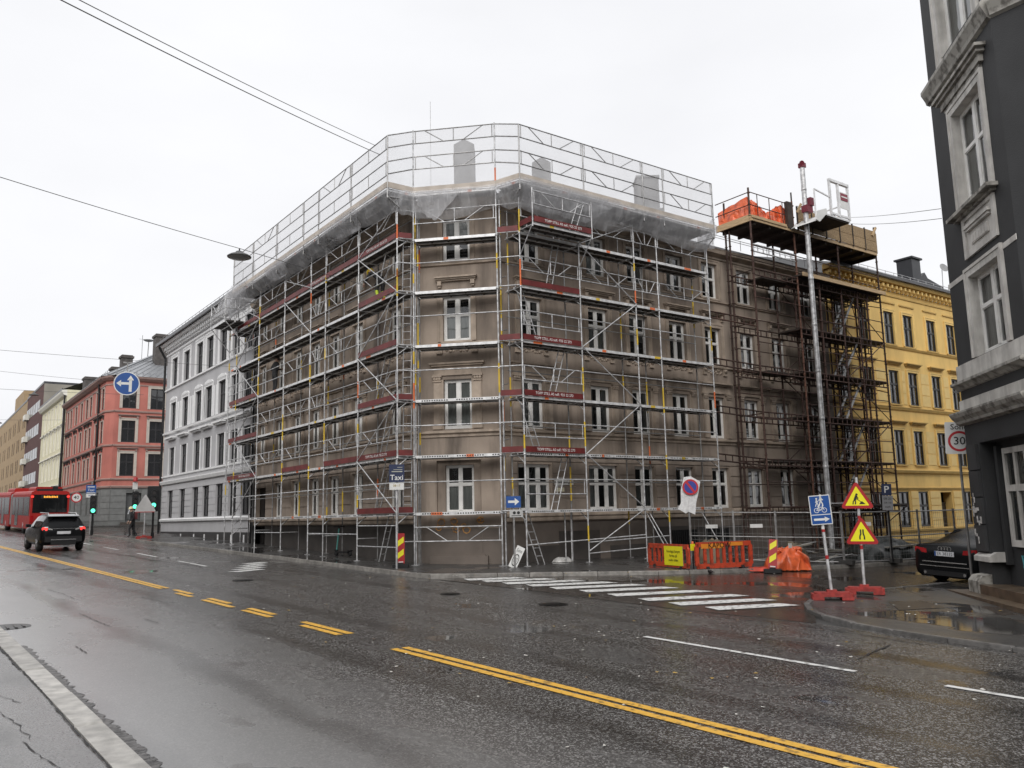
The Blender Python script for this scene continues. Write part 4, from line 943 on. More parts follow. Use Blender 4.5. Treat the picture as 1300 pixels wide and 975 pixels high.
# ================================================================== dark building on the right, close by
ant = mat('anthracite_plaster', (.038, .039, .041), .75, var=.16, scale=1.2, detail=7, bump=.25, bscale=35)
ant2 = mat('anthracite_stone_course', (.048, .049, .051), .7, var=.2, scale=2, bump=.2, rand=.08)
pale = mat('weathered_white_stucco', (.72, .70, .66), .75, var=.12, scale=2.5, detail=8, dark=(.52, .50, .47), bump=.12, streak=((.12, .115, .105), .55, 2.2))
grim = mat('grimy_cornice', (.40, .385, .35), .75, var=.4, scale=5, detail=10, dark=(.15, .14, .125), lo=.36, hi=.54, bump=.3)
DB = thing('dark_building', 'anthracite corner building with white window surrounds at the right edge, graffiti at its foot', 'building', T(19.5, 8.5, gz(8)))
E1 = (20.36, 9.91); WC = 3.85
FD = FR(E1[0], E1[1], 0, -135); E2 = (E1[0] - WC * .70711, E1[1] - WC * .70711); FD2 = FR(E2[0], E2[1], 0, -90); FD0 = FR(45, E1[1], 0, 180)
wd_ops = [(1.3, 3.0, 5.6, 7.45, .2), (1.3, 3.0, 8.98, 11.35, .2), (1.1, 3.1, 12.95, 15.4, .2)]
mb = MB(); wall_mb(mb, 0, WC, 4.2, 17.5, wd_ops); obj('wall', mb, [ant, room_m], DB, FD)
ops2 = [(u - .75, u + .75, z, z + h, .3) for u in (3.5, 7, 10.5) for z, h in ((5.6, 1.85), (8.98, 2.3), (12.95, 2.3))]
mb = MB(); wall_mb(mb, 0, 22, -.5, 17.5, ops2); obj('wall', mb, [ant, room_m], DB, FD2)
for o in ops2: window(DB, FD2, (o[0] + o[1]) / 2, o[2], 1.5, o[3] - o[2], rec=.25, joined=True)
mb = MB(); wall_mb(mb, 0, 24.5, -.5, 17.5, []); obj('wall', mb, [ant, room_m], DB, FD0)
for z, h in ((5.6, 1.85), (8.98, 2.37)):
    window(DB, FD, 2.15, z, 1.7, h, (.5, .5), (.6, .4), rec=.15, ft=.10, mid=.15, m=white_p, curt=4 if z < 7 else 1)
    piece(('da', h), lambda mb: (architrave(1.7, h, .20, .05)(mb), mb.box(-.85, -.835, -.05, .15, 0, h - .015), mb.box(.835, .85, -.05, .15, 0, h - .015), mb.box(-.85, .85, -.05, .15, h - .015, h)), pale, 'window_surround', DB, FD @ T(2.15, 0, z))
window(DB, FD, 2.1, 12.95, 2.0, 2.45, (.5, .5), (.72, .28), rec=.15, ft=.12, mid=.18, m=white_p, curt=4)
piece('da3', lambda mb: (architrave(2.0, 2.45, .30, .05, .2)(mb), mb.box(-1.0, -.985, -.05, .15, 0, 2.43), mb.box(.985, 1.0, -.05, .15, 0, 2.43)), pale, 'window_surround', DB, FD @ T(2.1, 0, 12.95))
for F, ua, ub in ((FD, -.06, WC + .02), (FD2, .02, 22)):
    band(DB, F, ua, ub, [(0, 12.26), (.08, 12.3), (.1, 12.38), (.14, 12.46), (.19, 12.56), (.19, 12.64), (.1, 12.7), (.02, 12.7), (0, 12.72)], grim, 'string_course')
    band(DB, F, ua, ub, [(0, 12.72), (.012, 12.72), (.012, 12.9), (0, 12.9)], pale, 'white_band')
    band(DB, F, ua, ub, [(0, 5.2), (.03, 5.2), (.03, 5.58), (0, 5.58)], pale, 'white_band')
    band(DB, F, ua, ub, [(0, 4.98), (.06, 5.0), (.12, 5.06), (.2, 5.1), (.2, 5.16), (.03, 5.2), (0, 5.2)], grim, 'string_course')
    band(DB, F, ua, ub, [(0, 4.5), (.04, 4.5), (.04, 4.74), (0, 4.76)], pale, 'white_band')
    band(DB, F, ua - .1, ub, [(0, 4.16), (.12, 4.2), (.14, 4.26), (.22, 4.34), (.26, 4.42), (.26, 4.46), (.1, 4.5), (0, 4.5)], grim, 'ground_floor_cornice')
    band(DB, F, ua, ub, [(0, 7.62), (.012, 7.62), (.012, 7.5), (0, 7.5)][::-1], pale, 'white_band') if F is FD else None
piece('dhood', lambda mb: (mb.box(-1.3, 1.3, -.17, 0, 2.84, 2.92), mb.box(-1.4, 1.4, -.23, 0, 2.92, 2.99), mb.box(-1.2, 1.2, -.10, 0, 2.66, 2.84), mb.box(-1.1, 1.1, -.06, 0, 2.58, 2.66)), grim, 'window_hood', DB, FD @ T(2.1, 0, 8.98))
piece('dsill', lambda mb: (mb.box(-1.22, 1.22, -.24, .05, -.1, -.02), mb.box(-1.1, 1.1, -.12, .05, -.16, -.1)), grim, 'sill', DB, FD @ T(2.1, 0, 8.96))
def fp(mb):
    mb.box(-.92, .92, -.05, 0, -1.05, -.9); mb.box(-.92, -.76, -.05, 0, -.9, -.12); mb.box(.76, .92, -.05, 0, -.9, -.12); mb.box(-.76, .76, -.05, 0, -.2, -.12); mb.box(-.76, .76, -.012, 0, -.9, -.2)
    mb.box(-.72, .72, -.11, -.012, -.42, -.34); mb.box(-.66, .66, -.08, -.012, -.48, -.42); mb.box(-.45, .5, -.045, -.012, -.82, -.6)
    for k in range(6): mb.box(-.42 + k * .155, -.3 + k * .155, -.055, -.045, -.8, -.62)
piece('dpan', fp, pale, 'panel', DB, FD @ T(2.18, 0, 8.9))
# ground floor: entablature, banded pier, deep recess with white framed window
mb = MB(); wall_mb(mb, 0, WC, 3.7, 4.2, []); mb.box(0, .82, 0, .5, -.5, 3.7); mb.box(.82, WC, .35, .40, -.5, 3.7); mb.quad((.82, .0, 3.7), (WC, .0, 3.7), (WC, .35, 3.7), (.82, .35, 3.7)); mb.box(.98, 1.12, .22, .35, 1.0, 3.6); obj('ground_floor_wall', mb, ant, DB, FD)
for k in range(4): piece('dco', lambda mb: mb.box(0, .56, -.07, 0, 0, .585), ant2, 'stone_course', DB, FD @ T(.16, 0, 1.27 + k * .61))
mb = MB()
for x0, x1, z0, z1 in ((1.30, 1.42, 1.4, 3.52), (2.38, 2.5, 1.4, 3.52), (1.42, 2.38, 3.4, 3.52), (1.42, 2.38, 1.4, 1.54), (1.42, 2.38, 2.58, 2.72), (1.85, 1.95, 1.54, 2.58), (1.85, 1.95, 2.72, 3.4)): mb.box(x0, x1, .26, .345, z0, z1)
wf = obj('window', mb, pale, DB, FD)
for x0, x1, z0, z1 in ((1.42, 1.85, 1.54, 2.58), (1.95, 2.38, 1.54, 2.58), (1.42, 1.85, 2.72, 3.4), (1.95, 2.38, 2.72, 3.4)):
    mb = MB(); mb.quad((x0, .31, z0), (x1, .31, z0), (x1, .31, z1), (x0, .31, z1)); obj('pane', mb, glass, wf, FD)
mb = MB(); mb.prism([(-.12, 1.05), (-.12, 1.16), (.06, 1.26), (.3, 1.26), (.3, 1.05)], .1, 1.0, 'yz'); obj('ledge', mb, pale, DB, FD)
mb = MB(); mb.prism([(-.30, .2), (-.30, .62), (-.2, .74), (.1, .78), (.1, .2)], .12, .74, 'yz'); obj('corner_stone', mb, grim, DB, FD)
stp = mat('wet_brown_stone_step', (.13, .095, .065), .4, var=.35, scale=4, bump=.3)
for k in range(2):
    mb = MB(); mb.box(-.35 + k * .95, WC + .5, -.62 + k * .34, .4, -.2, .36 + k * .2 - .0); obj('step', mb, stp, DB, FD)
mb = MB(); rnd = random.Random(8)
for k in range(16):
    x = .2 + rnd.uniform(0, .48); z = 1.3 + rnd.uniform(0, 1.2); mb.box(x, x + rnd.uniform(.03, .12), -.082 - .001 * k, -.078, z, z + rnd.uniform(.04, .16))
obj('torn_sticker', mb, mat('torn_paper', (.62, .6, .58), .7, var=.4, scale=20), DB, FD, kind='stuff')
mb = MB(); pr = None
for i in range(40):
    a = i * .55; p = Vector((1.65 + .16 * sin(a * .9) + i * .006, .235, 1.0 + .22 * cos(a * 1.3)))
    if pr: mb.bar(pr, p, .035, .006)
    pr = p
obj('graffiti', mb, mat('turquoise_spray', (.10, .42, .46), .6), DB, FD @ T(0, .11, 0), kind='stuff')
mb = MB(); mb.poly([(E1[0], E1[1], 17.5), (45, E1[1], 17.5), (45, -15, 17.5), (E2[0], -15, 17.5), (E2[0], E2[1], 17.5)]); obj('roof', mb, slate, DB)

# ================================================================== houses on this side of the street (behind the camera; the windows over the way mirror them)
opp = mat('sooty_plaster', (.22, .20, .18), .8, var=.2, scale=.7)
def opposite(name, label, ya, yb, h, m):
    B = thing(name, label, 'building', T(-14, (ya + yb) / 2, gz((ya + yb) / 2))); F = FR(-10.5, ya, 0, 90); L_ = yb - ya; z0 = gz(ya)
    n = int(L_ / 2.6); us = [(k + .5) * L_ / n for k in range(n)]; ops = [(u - .55, u + .55, z0 + 1.4 + 3.1 * f, z0 + 3.3 + 3.1 * f, .15) for u in us for f in range(4)]
    mb = MB(); wall_mb(mb, 0, L_, z0 - 1.5, z0 + h, ops); obj('wall', mb, [m, room_m], B, F)
    for o in ops: window(B, F, (o[0] + o[1]) / 2, o[2], 1.1, 1.9, joined=True)
    band(B, F, 0, L_, [(0, z0 + h - .5), (.3, z0 + h - .3), (.4, z0 + h), (0, z0 + h + .02)], m, 'eaves_cornice')
    mb = MB(); mb.quad((-10, ya, z0 + h), (-10, yb, z0 + h), (-17, yb, z0 + h + 2.5), (-17, ya, z0 + h + 2.5)); mb.quad((-10.5, ya, z0 - 1.5), (-10.5, ya, z0 + h), (-22, ya, z0 + h), (-22, ya, z0 - 1.5)); mb.quad((-10.5, yb, z0 - 1.5), (-22, yb, z0 - 1.5), (-22, yb, z0 + h), (-10.5, yb, z0 + h)); obj('roof', mb, slate, B)
opposite('street_house', 'plastered apartment building on the near side of the street, only mirrored in windows', -14, 20, 13.2, opp)
opposite('street_house', 'second plastered apartment building farther up the near side of the street', 20.3, 58, 13.0, mat('grey_beige_plaster', (.32, .30, .27), .8, var=.15))
opposite('street_house', 'pale plastered house far up the near side of the street', 58.3, 100, 13.4, mat('pale_sooty_plaster', (.36, .33, .29), .8, var=.15))
opposite('street_house', 'brick house at the far end of the near side of the street', 100.3, 150, 13.8, mat('sooty_brick', (.17, .10, .08), .8, var=.2))
# ================================================================== scaffolds
LV = [2.45, 4.32, 6.19, 8.06, 9.93, 11.8]
TOP = 13.45
def V(*a): return Vector(a)
def post(S, x, y, z1, seed, z0=None, dark=False):
    mb = MB(); r = .026; z0 = gz(y) + .11 if z0 is None else z0; rnd = random.Random(seed)
    mb.tube((x, y, z0 + .02), (x, y, z1), r, 8)
    mb.box(x - .08, x + .08, y - .08, y + .08, z0, z0 + .02); mb.tube((x, y, z0 + .02), (x, y, z0 + .3), .019, 6)
    for z in LV:
        if z < z1: mb.lathe([(.03, -.03), (.05, -.02), (.05, .02), (.03, .03)], (x, y, z - .06), 8); mb.lathe([(.03, -.02), (.045, 0), (.03, .02)], (x, y, z + .95), 8)
    for k in range(3):
        z = rnd.uniform(z0 + .4, z1 - 1); mb.cur = rnd.choice((1, 1, 1, 2)); mb.tube((x, y, z), (x, y, z + rnd.uniform(.25, 1.0)), r + .003, 8, caps=False)
    return part('post', mb, [galv_dk if dark else galv, tape_y, tape_o], S)
def rail(S, p, q, kind='single', m=galv, name='guard_rail'):
    """kind single: one tube; frame: two tubes, uprights and two slanting braces"""
    mb = MB(); p, q = V(*p), V(*q); d = q - p
    mb.tube(p, q, .021, 6)
    if kind == 'frame':
        h = V(0, 0, -.46); mb.tube(p + h, q + h, .021, 6)
        for t in (.03, .5, .97): mb.tube(p + d * t, p + d * t + h, .017, 5)
        mb.tube(p + d * .14, p + d * .38 + h, .017, 5); mb.tube(p + d * .86, p + d * .62 + h, .017, 5)
    elif kind == 'double': h = V(0, 0, -.48); mb.tube(p + h, q + h, .021, 6); [mb.tube(p + d * t, p + d * t + h, .016, 5) for t in (.04, .5, .96)]
    return part(name, mb, m, S)
def deck(S, p, q, n, wd, z, seed=0, perforated=False, m_edge=None):
    """planks between two posts, wd deep along n"""
    rnd = random.Random(seed); mb = MB(); p, q, n = V(*p), V(*q), V(*n); d = (q - p); l = d.length; d.normalize()
    M = Matrix(((d.x, n.x, 0, p.x), (d.y, n.y, 0, p.y), (0, 0, 1, z), (0, 0, 0, 1)))
    k = 2 if wd > .5 else 1; pw = (wd - .06) / k
    for i in range(k):
        a = .03 + i * pw; mb.cur = 0; mb.box(.04, l - .04, a + .03, a + pw - .03, -.05, 0, M)
        mb.cur = 1; mb.box(.02, l - .02, a, a + .03, -.085, .008, M); mb.box(.02, l - .02, a + pw - .03, a + pw, -.085, .008, M)
        mb.cur = 0
        for t in (.2, .4, .6, .8): mb.box(l * t - .03, l * t + .03, a + .03, a + pw - .03, -.08, -.05, M)
    mb.cur = 2 + rnd.randrange(2)
    if rnd.random() < .7: t = rnd.uniform(.1, .8); mb.box(l * t, l * t + rnd.uniform(.12, .4), .027, .03, -.08, .004, M)
    if perforated:
        mb.cur = 4
        for t in range(1, int(l / .085)):
            if (t // 4) % 5 != 4 or True:
                if t % 14 not in (0, 1, 2): mb.box(t * .085, t * .085 + .045, .026, .029, -.058, -.018, M)
    return part('deck', mb, [deck_top, deck_edge, tape_o, tape_y, lett_k], S)
def toe(S, p, q, z, out, text=None, m=red_board, flip=False):
    """board on edge along the walkway; lettering in relief on the street side"""
    mb = MB(); p, q, out = V(*p), V(*q), V(*out); d = q - p; l = d.length; d.normalize()
    M = Matrix(((d.x, -out.x, 0, p.x), (d.y, -out.y, 0, p.y), (0, 0, 1, z), (0, 0, 0, 1)))
    mb.box(.05, l - .05, -.03, 0, .01, .20, M)
    if text: mb.cur = 1; add_text(mb, text, l / 2, .105, .125, -.034, M=M, sx=.98, bold=.006)
    return part('toe_board', mb, [m, lett_w], S)
def brace(S, p, q, m=galv): mb = MB(); mb.tube(p, q, .021, 6); return part('brace', mb, m, S)
def transom(S, p, q, z, m=galv, brk=False):
    mb = MB(); mb.tube((*p, z - .07), (*q, z - .07), .021, 6)
    if brk: mb.tube((*p, z - .35), V(*p, z - .07).lerp(V(*q, z - .07), .45), .018, 5)
    return part('transom', mb, m, S)
def ladder(S, p, q, wv, m=galv):
    mb = MB(); p, q, wv = V(*p), V(*q), V(*wv); l = (q - p).length
    mb.tube(p - wv, q - wv, .020, 6); mb.tube(p + wv, q + wv, .020, 6)
    for k in range(1, int(l / .28)): t = k * .28 / l; mb.tube(p.lerp(q, t) - wv, p.lerp(q, t) + wv, .013, 5)
    return part('ladder', mb, m, S)
AD = 'TOPP STILL AS telf.: 925 22 273'
# ---- main street side
XO, XI = 13.2, 14.0
SA = thing('scaffold', 'silver tube scaffold along the left, main street face of the brown building', 'scaffold', T(13.6, 33, gz(33)))
YP = [24.8, 27.8, 30.8, 32.3, 35.25, 38.5, 41.75]
for i, y in enumerate(YP):
    post(SA, XO, y, 13.1, i); post(SA, XI, y, 12.9, 20 + i, dark=True)
    for z in LV + [.95 + .026 * y]: transom(SA, (XO, y), (XI, y), z, brk=z > 2)
for b in range(6):
    a, c = YP[b], YP[b + 1]
    for k, z in enumerate(LV):
        deck(SA, (XO, c, 0), (XO, a, 0), (1, 0, 0), XI - XO, z, b * 7 + k, perforated=k == 0)
        up = (LV + [TOP])[k + 1]
        rail(SA, (XO, a, z + 1.0), (XO, c, z + 1.0), 'frame' if (k + b) % 4 != 3 and k > 0 else 'double' if k == 0 and b == 0 else 'single')
        if k and (k + b) % 4 == 3: rail(SA, (XO, a, z + .5), (XO, c, z + .5))
        rail(SA, (XI, a, z + .9), (XI, c, z + .9), 'single', galv_dk)
        if k == 5: toe(SA, (XO, c, 0), (XO, a, 0), z, (-1, 0, 0), AD if b in (0, 2) else None)
        elif k == 1: toe(SA, (XO, c, 0), (XO, a, 0), z, (-1, 0, 0), AD if b in (0, 5) else None) if b in (0, 1, 3, 5) else None
        elif b == 0: toe(SA, (XO, c, 0), (XO, a, 0), z, (-1, 0, 0))
        elif b == 5 and k in (2, 3): toe(SA, (XO, c, 0), (XO, a, 0), z, (-1, 0, 0))
    if b in (1, 2, 4): rail(SA, (XO, a, 1.75 + .01 * b), (XO, c, 1.75 + .01 * b), 'single'); 
zz = [1.0] + LV + [13.0]
for b in (0, 5):
    for k in range(1, 7):
        a, c = (YP[b], YP[b + 1]) if (k + (b == 5)) % 2 else (YP[b + 1], YP[b])
        brace(SA, (XO - .03, a, zz[k]), (XO - .03, c, zz[k + 1]))
brace(SA, (XO - .03, YP[3], LV[5]), (XO - .03, YP[4], LV[5] + 1)); brace(SA, (XO - .03, YP[4], LV[5]), (XO - .03, YP[3], LV[4]))
for k in range(6):
    z0 = LV[k - 1] if k else gz(26) + .15; z1 = LV[k]
    ladder(SA, (XI - .3, 27.3 if k % 2 else 26.9, z0), (XI - .3, 26.2 if k % 2 else 26.0, z1 + .3), (.0, .0, 0) if False else (.16, .12, 0))
rail(SA, (XO, YP[0], 2.05), (XO, YP[1], 2.05)); rail(SA, (XO, YP[0], 1.35), (XO, YP[1], 1.35))
# far end bay with a landing that sticks out toward the street at the top
for z in LV[1:]:
    toe(SA, (XO, YP[6], 0), (XO, YP[6] + 1.0, 0), z, (-1, 0, 0)) if z in LV[1:4] else None
    deck(SA, (XO, YP[6] + 1.2, 0), (XO, YP[6], 0), (1, 0, 0), .8, z, 3); rail(SA, (XO, YP[6], z + 1), (XO, YP[6] + 1.2, z + 1), 'frame')
for x in (XO, XI): post(SA, x, YP[6] + 1.2, 13.0, 77)
deck(SA, (12.2, 42.9, 0), (12.2, 40.6, 0), (1, 0, 0), 1.0, LV[5] + .25, 5); rail(SA, (12.2, 40.6, LV[5] + 1.3), (12.2, 42.9, LV[5] + 1.3), 'frame'); rail(SA, (12.2, 42.9, LV[5] + 1.3), (13.2, 42.9, LV[5] + 1.3), 'frame'); rail(SA, (12.2, 40.6, LV[5] + 1.3), (13.2, 40.6, LV[5] + 1.3), 'frame')
for y in (40.6, 42.9): brace(SA, (12.2, y, LV[5] + .2), (13.2, y, LV[4] + .9)); mb = MB(); mb.tube((12.2, y, LV[5] + .1), (12.2, y, LV[5] + 1.4), .024, 6); part('post', mb, galv, SA)

# ---- chamfered corner
SB = thing('scaffold', 'silver scaffold bay standing across the cut corner of the brown building', 'scaffold', T(15, 24, gz(24)))
ca, cb = (13.75, 24.65), (15.81, 22.59); nn = (.7071, .7071)
cai, cbi = (ca[0] + nn[0] * .75, ca[1] + nn[1] * .75), (cb[0] + nn[0] * .75, cb[1] + nn[1] * .75)
for i, (x, y) in enumerate((ca, cb)): post(SB, x, y, 15.8, 40 + i)
for i, (x, y) in enumerate((cai, cbi, (ca[0] + .12, ca[1] + .1), (cb[0] + .15, cb[1] + .02))): post(SB, x, y, 13.0, 50 + i, dark=i < 2)
for k, z in enumerate(LV):
    deck(SB, (*ca, 0), (*cb, 0), (*nn, 0), .75, z, k + 3, perforated=k < 3)
    transom(SB, ca, cai, z); transom(SB, cb, cbi, z)
    if k < 5: rail(SB, (*ca, z + 1.0), (*cb, z + 1.0), 'single')
    else: rail(SB, (*ca, z + 1.0), (*cb, z + 1.0), 'frame')
    # short ties to the neighbours
    rail(SB, (*ca, z + 1.0), (XO, YP[0], z + 1.0)); rail(SB, (*ca, z), (XO, YP[0], z)); rail(SB, (*cb, z + 1.0), (16.35, 22.0, z + 1.0)); rail(SB, (*cb, z), (16.35, 22.0, z)); rail(SB, (*cbi, z + .5), (16.35, 22.85, z + .5), m=galv_dk)
    toe(SB, (*cb, 0), (16.35, 22.0, 0), z, (-.7, -.7, 0)) if k in (1, 2, 3, 5) else None
    toe(SB, (XO, YP[0], 0), (*ca, 0), z, (-.7, -.7, 0)) if k in (0, 1, 2, 5) else None
rail(SB, (*ca, 1.98), (*cb, 1.98), 'frame')
for k in range(1, 6): ladder(SB, (13.75, 25.15, LV[k - 1]), (13.65, 24.9, LV[k] + .1), (.1, -.1, 0))
# ---- side street side
YO, YI = 22.0, 22.85
SC = thing('scaffold', 'silver scaffold with TOPP STILL boards along the right, side street face of the brown building', 'scaffold', T(20, 22.4, gz(22)))
XP = [16.35, 18.95, 21.65, 22.86, 25.72]
for i, x in enumerate(XP):
    post(SC, x, YO, 13.0, 60 + i); post(SC, x + (.0 if i else .1), YI, 12.8, 70 + i, dark=True)
    for z in LV: transom(SC, (x, YO), (x, YI), z, brk=True)
for b in range(4):
    a, c = XP[b], XP[b + 1]
    for k, z in enumerate(LV):
        deck(SC, (a, YO, 0), (c, YO, 0), (0, 1, 0), YI - YO, z, b * 5 + k, perforated=(k < 2 or (k == 2 and b == 3)))
        kind = ('double', 'double', 'frame', 'double', 'frame', 'frame')[k] if b == 0 else ('single' if k in (0, 1, 2, 3) else 'frame')
        if b == 2 and k < 4: kind = 'single'
        rail(SC, (a, YO, z + 1.0), (c, YO, z + 1.0), kind); rail(SC, (a, YI, z + .95), (c, YI, z + .95), 'single', galv_dk)
        if b == 0: toe(SC, (a, YO, 0), (c, YO, 0), z, (0, -1, 0), AD if k in (1, 2, 3) else None) if k in (1, 2, 3, 4) else None
# cantilevered landing at the top with the lettered board
deck(SC, (XP[0], YO - .75, 0), (XP[1], YO - .75, 0), (0, 1, 0), .75, LV[5] + .12, 9); toe(SC, (XP[0], YO - .75, 0), (XP[1], YO - .75, 0), LV[5] + .12, (0, -1, 0), AD); rail(SC, (XP[0], YO - .75, LV[5] + 1.2), (XP[1], YO - .75, LV[5] + 1.2), 'frame')
for x in (XP[0], XP[1]): mb = MB(); mb.tube((x, YO - .75, LV[5] - .05), (x, YO - .75, LV[5] + 1.3), .024, 6); mb.tube((x, YO, LV[4] + 1.0), (x, YO - .75, LV[5] + .05), .02, 6); mb.tube((x, YO, LV[5] + .02), (x, YO - .75, LV[5] + .02), .02, 6); part('bracket', mb, galv, SC)
toe(SC, (XP[0], YO, 0), (XP[0], YO - .75, 0), LV[5] + .12, (-1, 0, 0))
zz = [gz(22) + .5] + LV + [13.0]
for k in range(7):                                          # long zigzag brace in the second bay
    a, c = (XP[1], XP[2]) if k % 2 == 0 else (XP[2], XP[1]); brace(SC, (a, YO - .04, zz[k]), (c, YO - .04, zz[k + 1]))
rail(SC, (XP[0], YO, 1.35), (XP[2], YO, 1.52)); rail(SC, (XP[1], YO, .98), (XP[3], YO, 1.1)); rail(SC, (XP[1], YO, 1.35), (XP[3], YO, 1.45))
for k in range(6):
    z0 = LV[k - 1] if k else .7; z1 = LV[k] + (.9 if k == 5 else .15)
    if k % 2: ladder(SC, (17.9, YI - .35, z0), (18.5, YI - .35, z1), (.13, 0, 0))
    else: ladder(SC, (17.3, YI - .35, z0), (16.6, YI - .35, z1), (.13, 0, 0))
ladder(SC, (18.3, 21.6, LV[5] + .12), (19.0, 21.6, 13.7), (.13, .0, 0))
for x in (18.35, 18.62): mb = MB(); mb.tube((x, 22.5, .75), (x, 22.5, 2.4), .024, 6); part('post', mb, galv, SC)
# leaning spare tubes near the barriers
for x0, x1 in ((22.3, 21.9), (22.5, 22.05), (25.2, 24.8)): mb = MB(); mb.tube((x0, 21.5, .75), (x1, 22.2, 2.3), .02, 6); part('leaning_tube', mb, galv, SC)

# ---- eaves protection: rail posts, frames and netting
SP = thing('roof_edge_guard', 'white netting and rails on brackets round the roof edge of the brown building', 'guard rail', T(15, 24, 13.4))
UL = [(12.75, y) for y in (41.2, 38.3, 35.2, 32.1, 30.56, 27.55, 24.65)]; UR = [(x, 21.6) for x in (16.12, 18.95, 21.9, 22.97, 25.8)]
line = UL + [ca, cb] + UR
tops = [15.35] * 7 + [15.75, 15.75] + [15.42] * 5
for (x, y), zt in zip(line, tops):
    if (x, y) in (ca, cb): continue
    mb = MB(); mb.tube((x, y, 13.1), (x, y, zt), .026, 7)
    if x < 13: mb.tube((x, y, 13.15), (XO, y, 12.85), .022, 6); mb.tube((x, y, 13.15), (XI, y, 13.2), .022, 6)
    else: mb.tube((x, y, 13.15), (x, YO, 12.85), .022, 6); mb.tube((x, y, 13.15), (x, YI, 13.2), .022, 6)
    part('post', mb, galv_dk, SP)
for (p, q, za, zb) in zip(line, line[1:], tops, tops[1:]):
    l = hypot(p[0] - q[0], p[1] - q[1])
    if l > 2.0:
        kd = 'frame' if p[0] > 13 or (int(p[1]) % 2 == 0) else 'double'
        rail(SP, (*p, za), (*q, zb), kd, galv_dk); rail(SP, (*p, za - .95), (*q, zb - .95), 'frame' if p[0] > 13 else 'double', galv_dk)
    else:
        for dz in (.0, .45, .95, 1.4): rail(SP, (*p, za - dz), (*q, zb - dz), 'single', galv_dk)
    deck(SP, (*p, 0), (*q, 0), tuple(V(q[1] - p[1], -(q[0] - p[0]), 0).normalized() * -1), 1.3, TOP, 1)
for (p, q, za, zb) in zip(line, line[1:], tops, tops[1:]):
    mb = MB(); mb.quad((*p, 13.5), (*q, 13.5), (*q, zb), (*p, za)); part('netting', mb, net_m, SP)
mb = MB(); p = UL[0]; mb.quad((*p, 13.3), (p[0] + 1.2, p[1] + .3, 13.3), (p[0] + 1.2, p[1] + .3, 15.3), (*p, 15.3)); part('netting', mb, net_m, SP)
mb = MB()
for p, q in zip(line, line[1:]):
    o = V(-(q[1] - p[1]), q[0] - p[0], 0).normalized() * -.03
    d = V(q[1] - p[1], p[0] - q[0], 0).normalized() * .035
    mb.bar(V(*p, 13.56) + d, V(*q, 13.56) + d, .03, .2)
part('edge_board', mb, [mat('pale_board', (.50, .44, .38), .6, var=.2, scale=2)], SP)

# ---- plastic sheeting slung under the eaves guard
def lerp(a, b, t): return a + (b - a) * t
up = [(12.6, 41.4), (12.66, 38.3), (12.66, 35.2), (12.66, 32.1), (12.66, 27.55), (12.7, 24.7), (13.65, 24.55), (15.7, 22.5), (16.1, 21.5), (18.95, 21.5), (22.0, 21.5), (25.8, 21.5)]
lo = [(13.0, 42.6), (13.12, 38.3), (13.12, 35.2), (13.12, 32.1), (13.12, 27.55), (13.1, 24.8), (13.8, 24.75), (15.85, 22.7), (16.3, 21.92), (18.95, 21.92), (22.0, 21.92), (25.6, 21.92)]
uz = [13.5] * 12; lz = [12.5, 12.95, 12.9, 12.85, 12.95, 12.75, 12.65, 12.8, 12.6, 12.5, 12.8, 12.6]
NU, NV = 16, 12; rnd = random.Random(3)
mb = MB(); vs = []; cols = 0
from mathutils import noise as mnoise
for i in range(len(up) - 1):
    for a in range(NU + (1 if i == len(up) - 2 else 0)):
        t = a / NU; s = i + t
        sag = (1 - (2 * t - 1) ** 2)
        for b in range(NV + 1):
            v = b / NV; x = lerp(lerp(up[i][0], up[i + 1][0], t), lerp(lo[i][0], lo[i + 1][0], t), v); y = lerp(lerp(up[i][1], up[i + 1][1], t), lerp(lo[i][1], lo[i + 1][1], t), v)
            z = lerp(lerp(uz[i], uz[i + 1], t), lerp(lz[i], lz[i + 1], t), v) - sag * v * (.18 if i in (1, 2, 3, 4, 8, 9, 10) else .34 if i == 6 else .05) * (.6 + .8 * abs(mnoise.noise((i * 3.3 + t * 2, 4, 9)))) - v * v * .10 * mnoise.noise((s * 2.7, 8, 2))
            n1 = mnoise.noise((s * 3.1 + v * 2.2, v * 2.5, 1)); n2 = mnoise.noise((s * 9 + v * 6, v * 5, 7)); n3 = mnoise.noise((s * 22 - v * 9, v * 6, 3))
            cr_ = (1 - abs(mnoise.noise((s * 4.2 + v * 1.5, v * .7 + s * .3, 11)))) ** 4 + .6 * (1 - abs(mnoise.noise((s * 9.5 - v * 2.6, v * .8, 17)))) ** 5
            off = (n1 * .03 + n2 * .006 + cr_ * .05) * min(1, v * 4) * min(1, (1 - v) * 5 + .35)
            outx, outy = (-1, 0) if i < 5 else ((-.7, -.7) if i < 8 else (0, -1)); 
            belly = .03 * sin(pi * v)
            vs.append((x + outx * (off + belly), y + outy * (off + belly), z - abs(n2) * .06 - belly * .5))
        cols += 1
mb.add(vs, [(c * (NV + 1) + b, (c + 1) * (NV + 1) + b, (c + 1) * (NV + 1) + b + 1, c * (NV + 1) + b + 1) for c in range(cols - 1) for b in range(NV)], True)
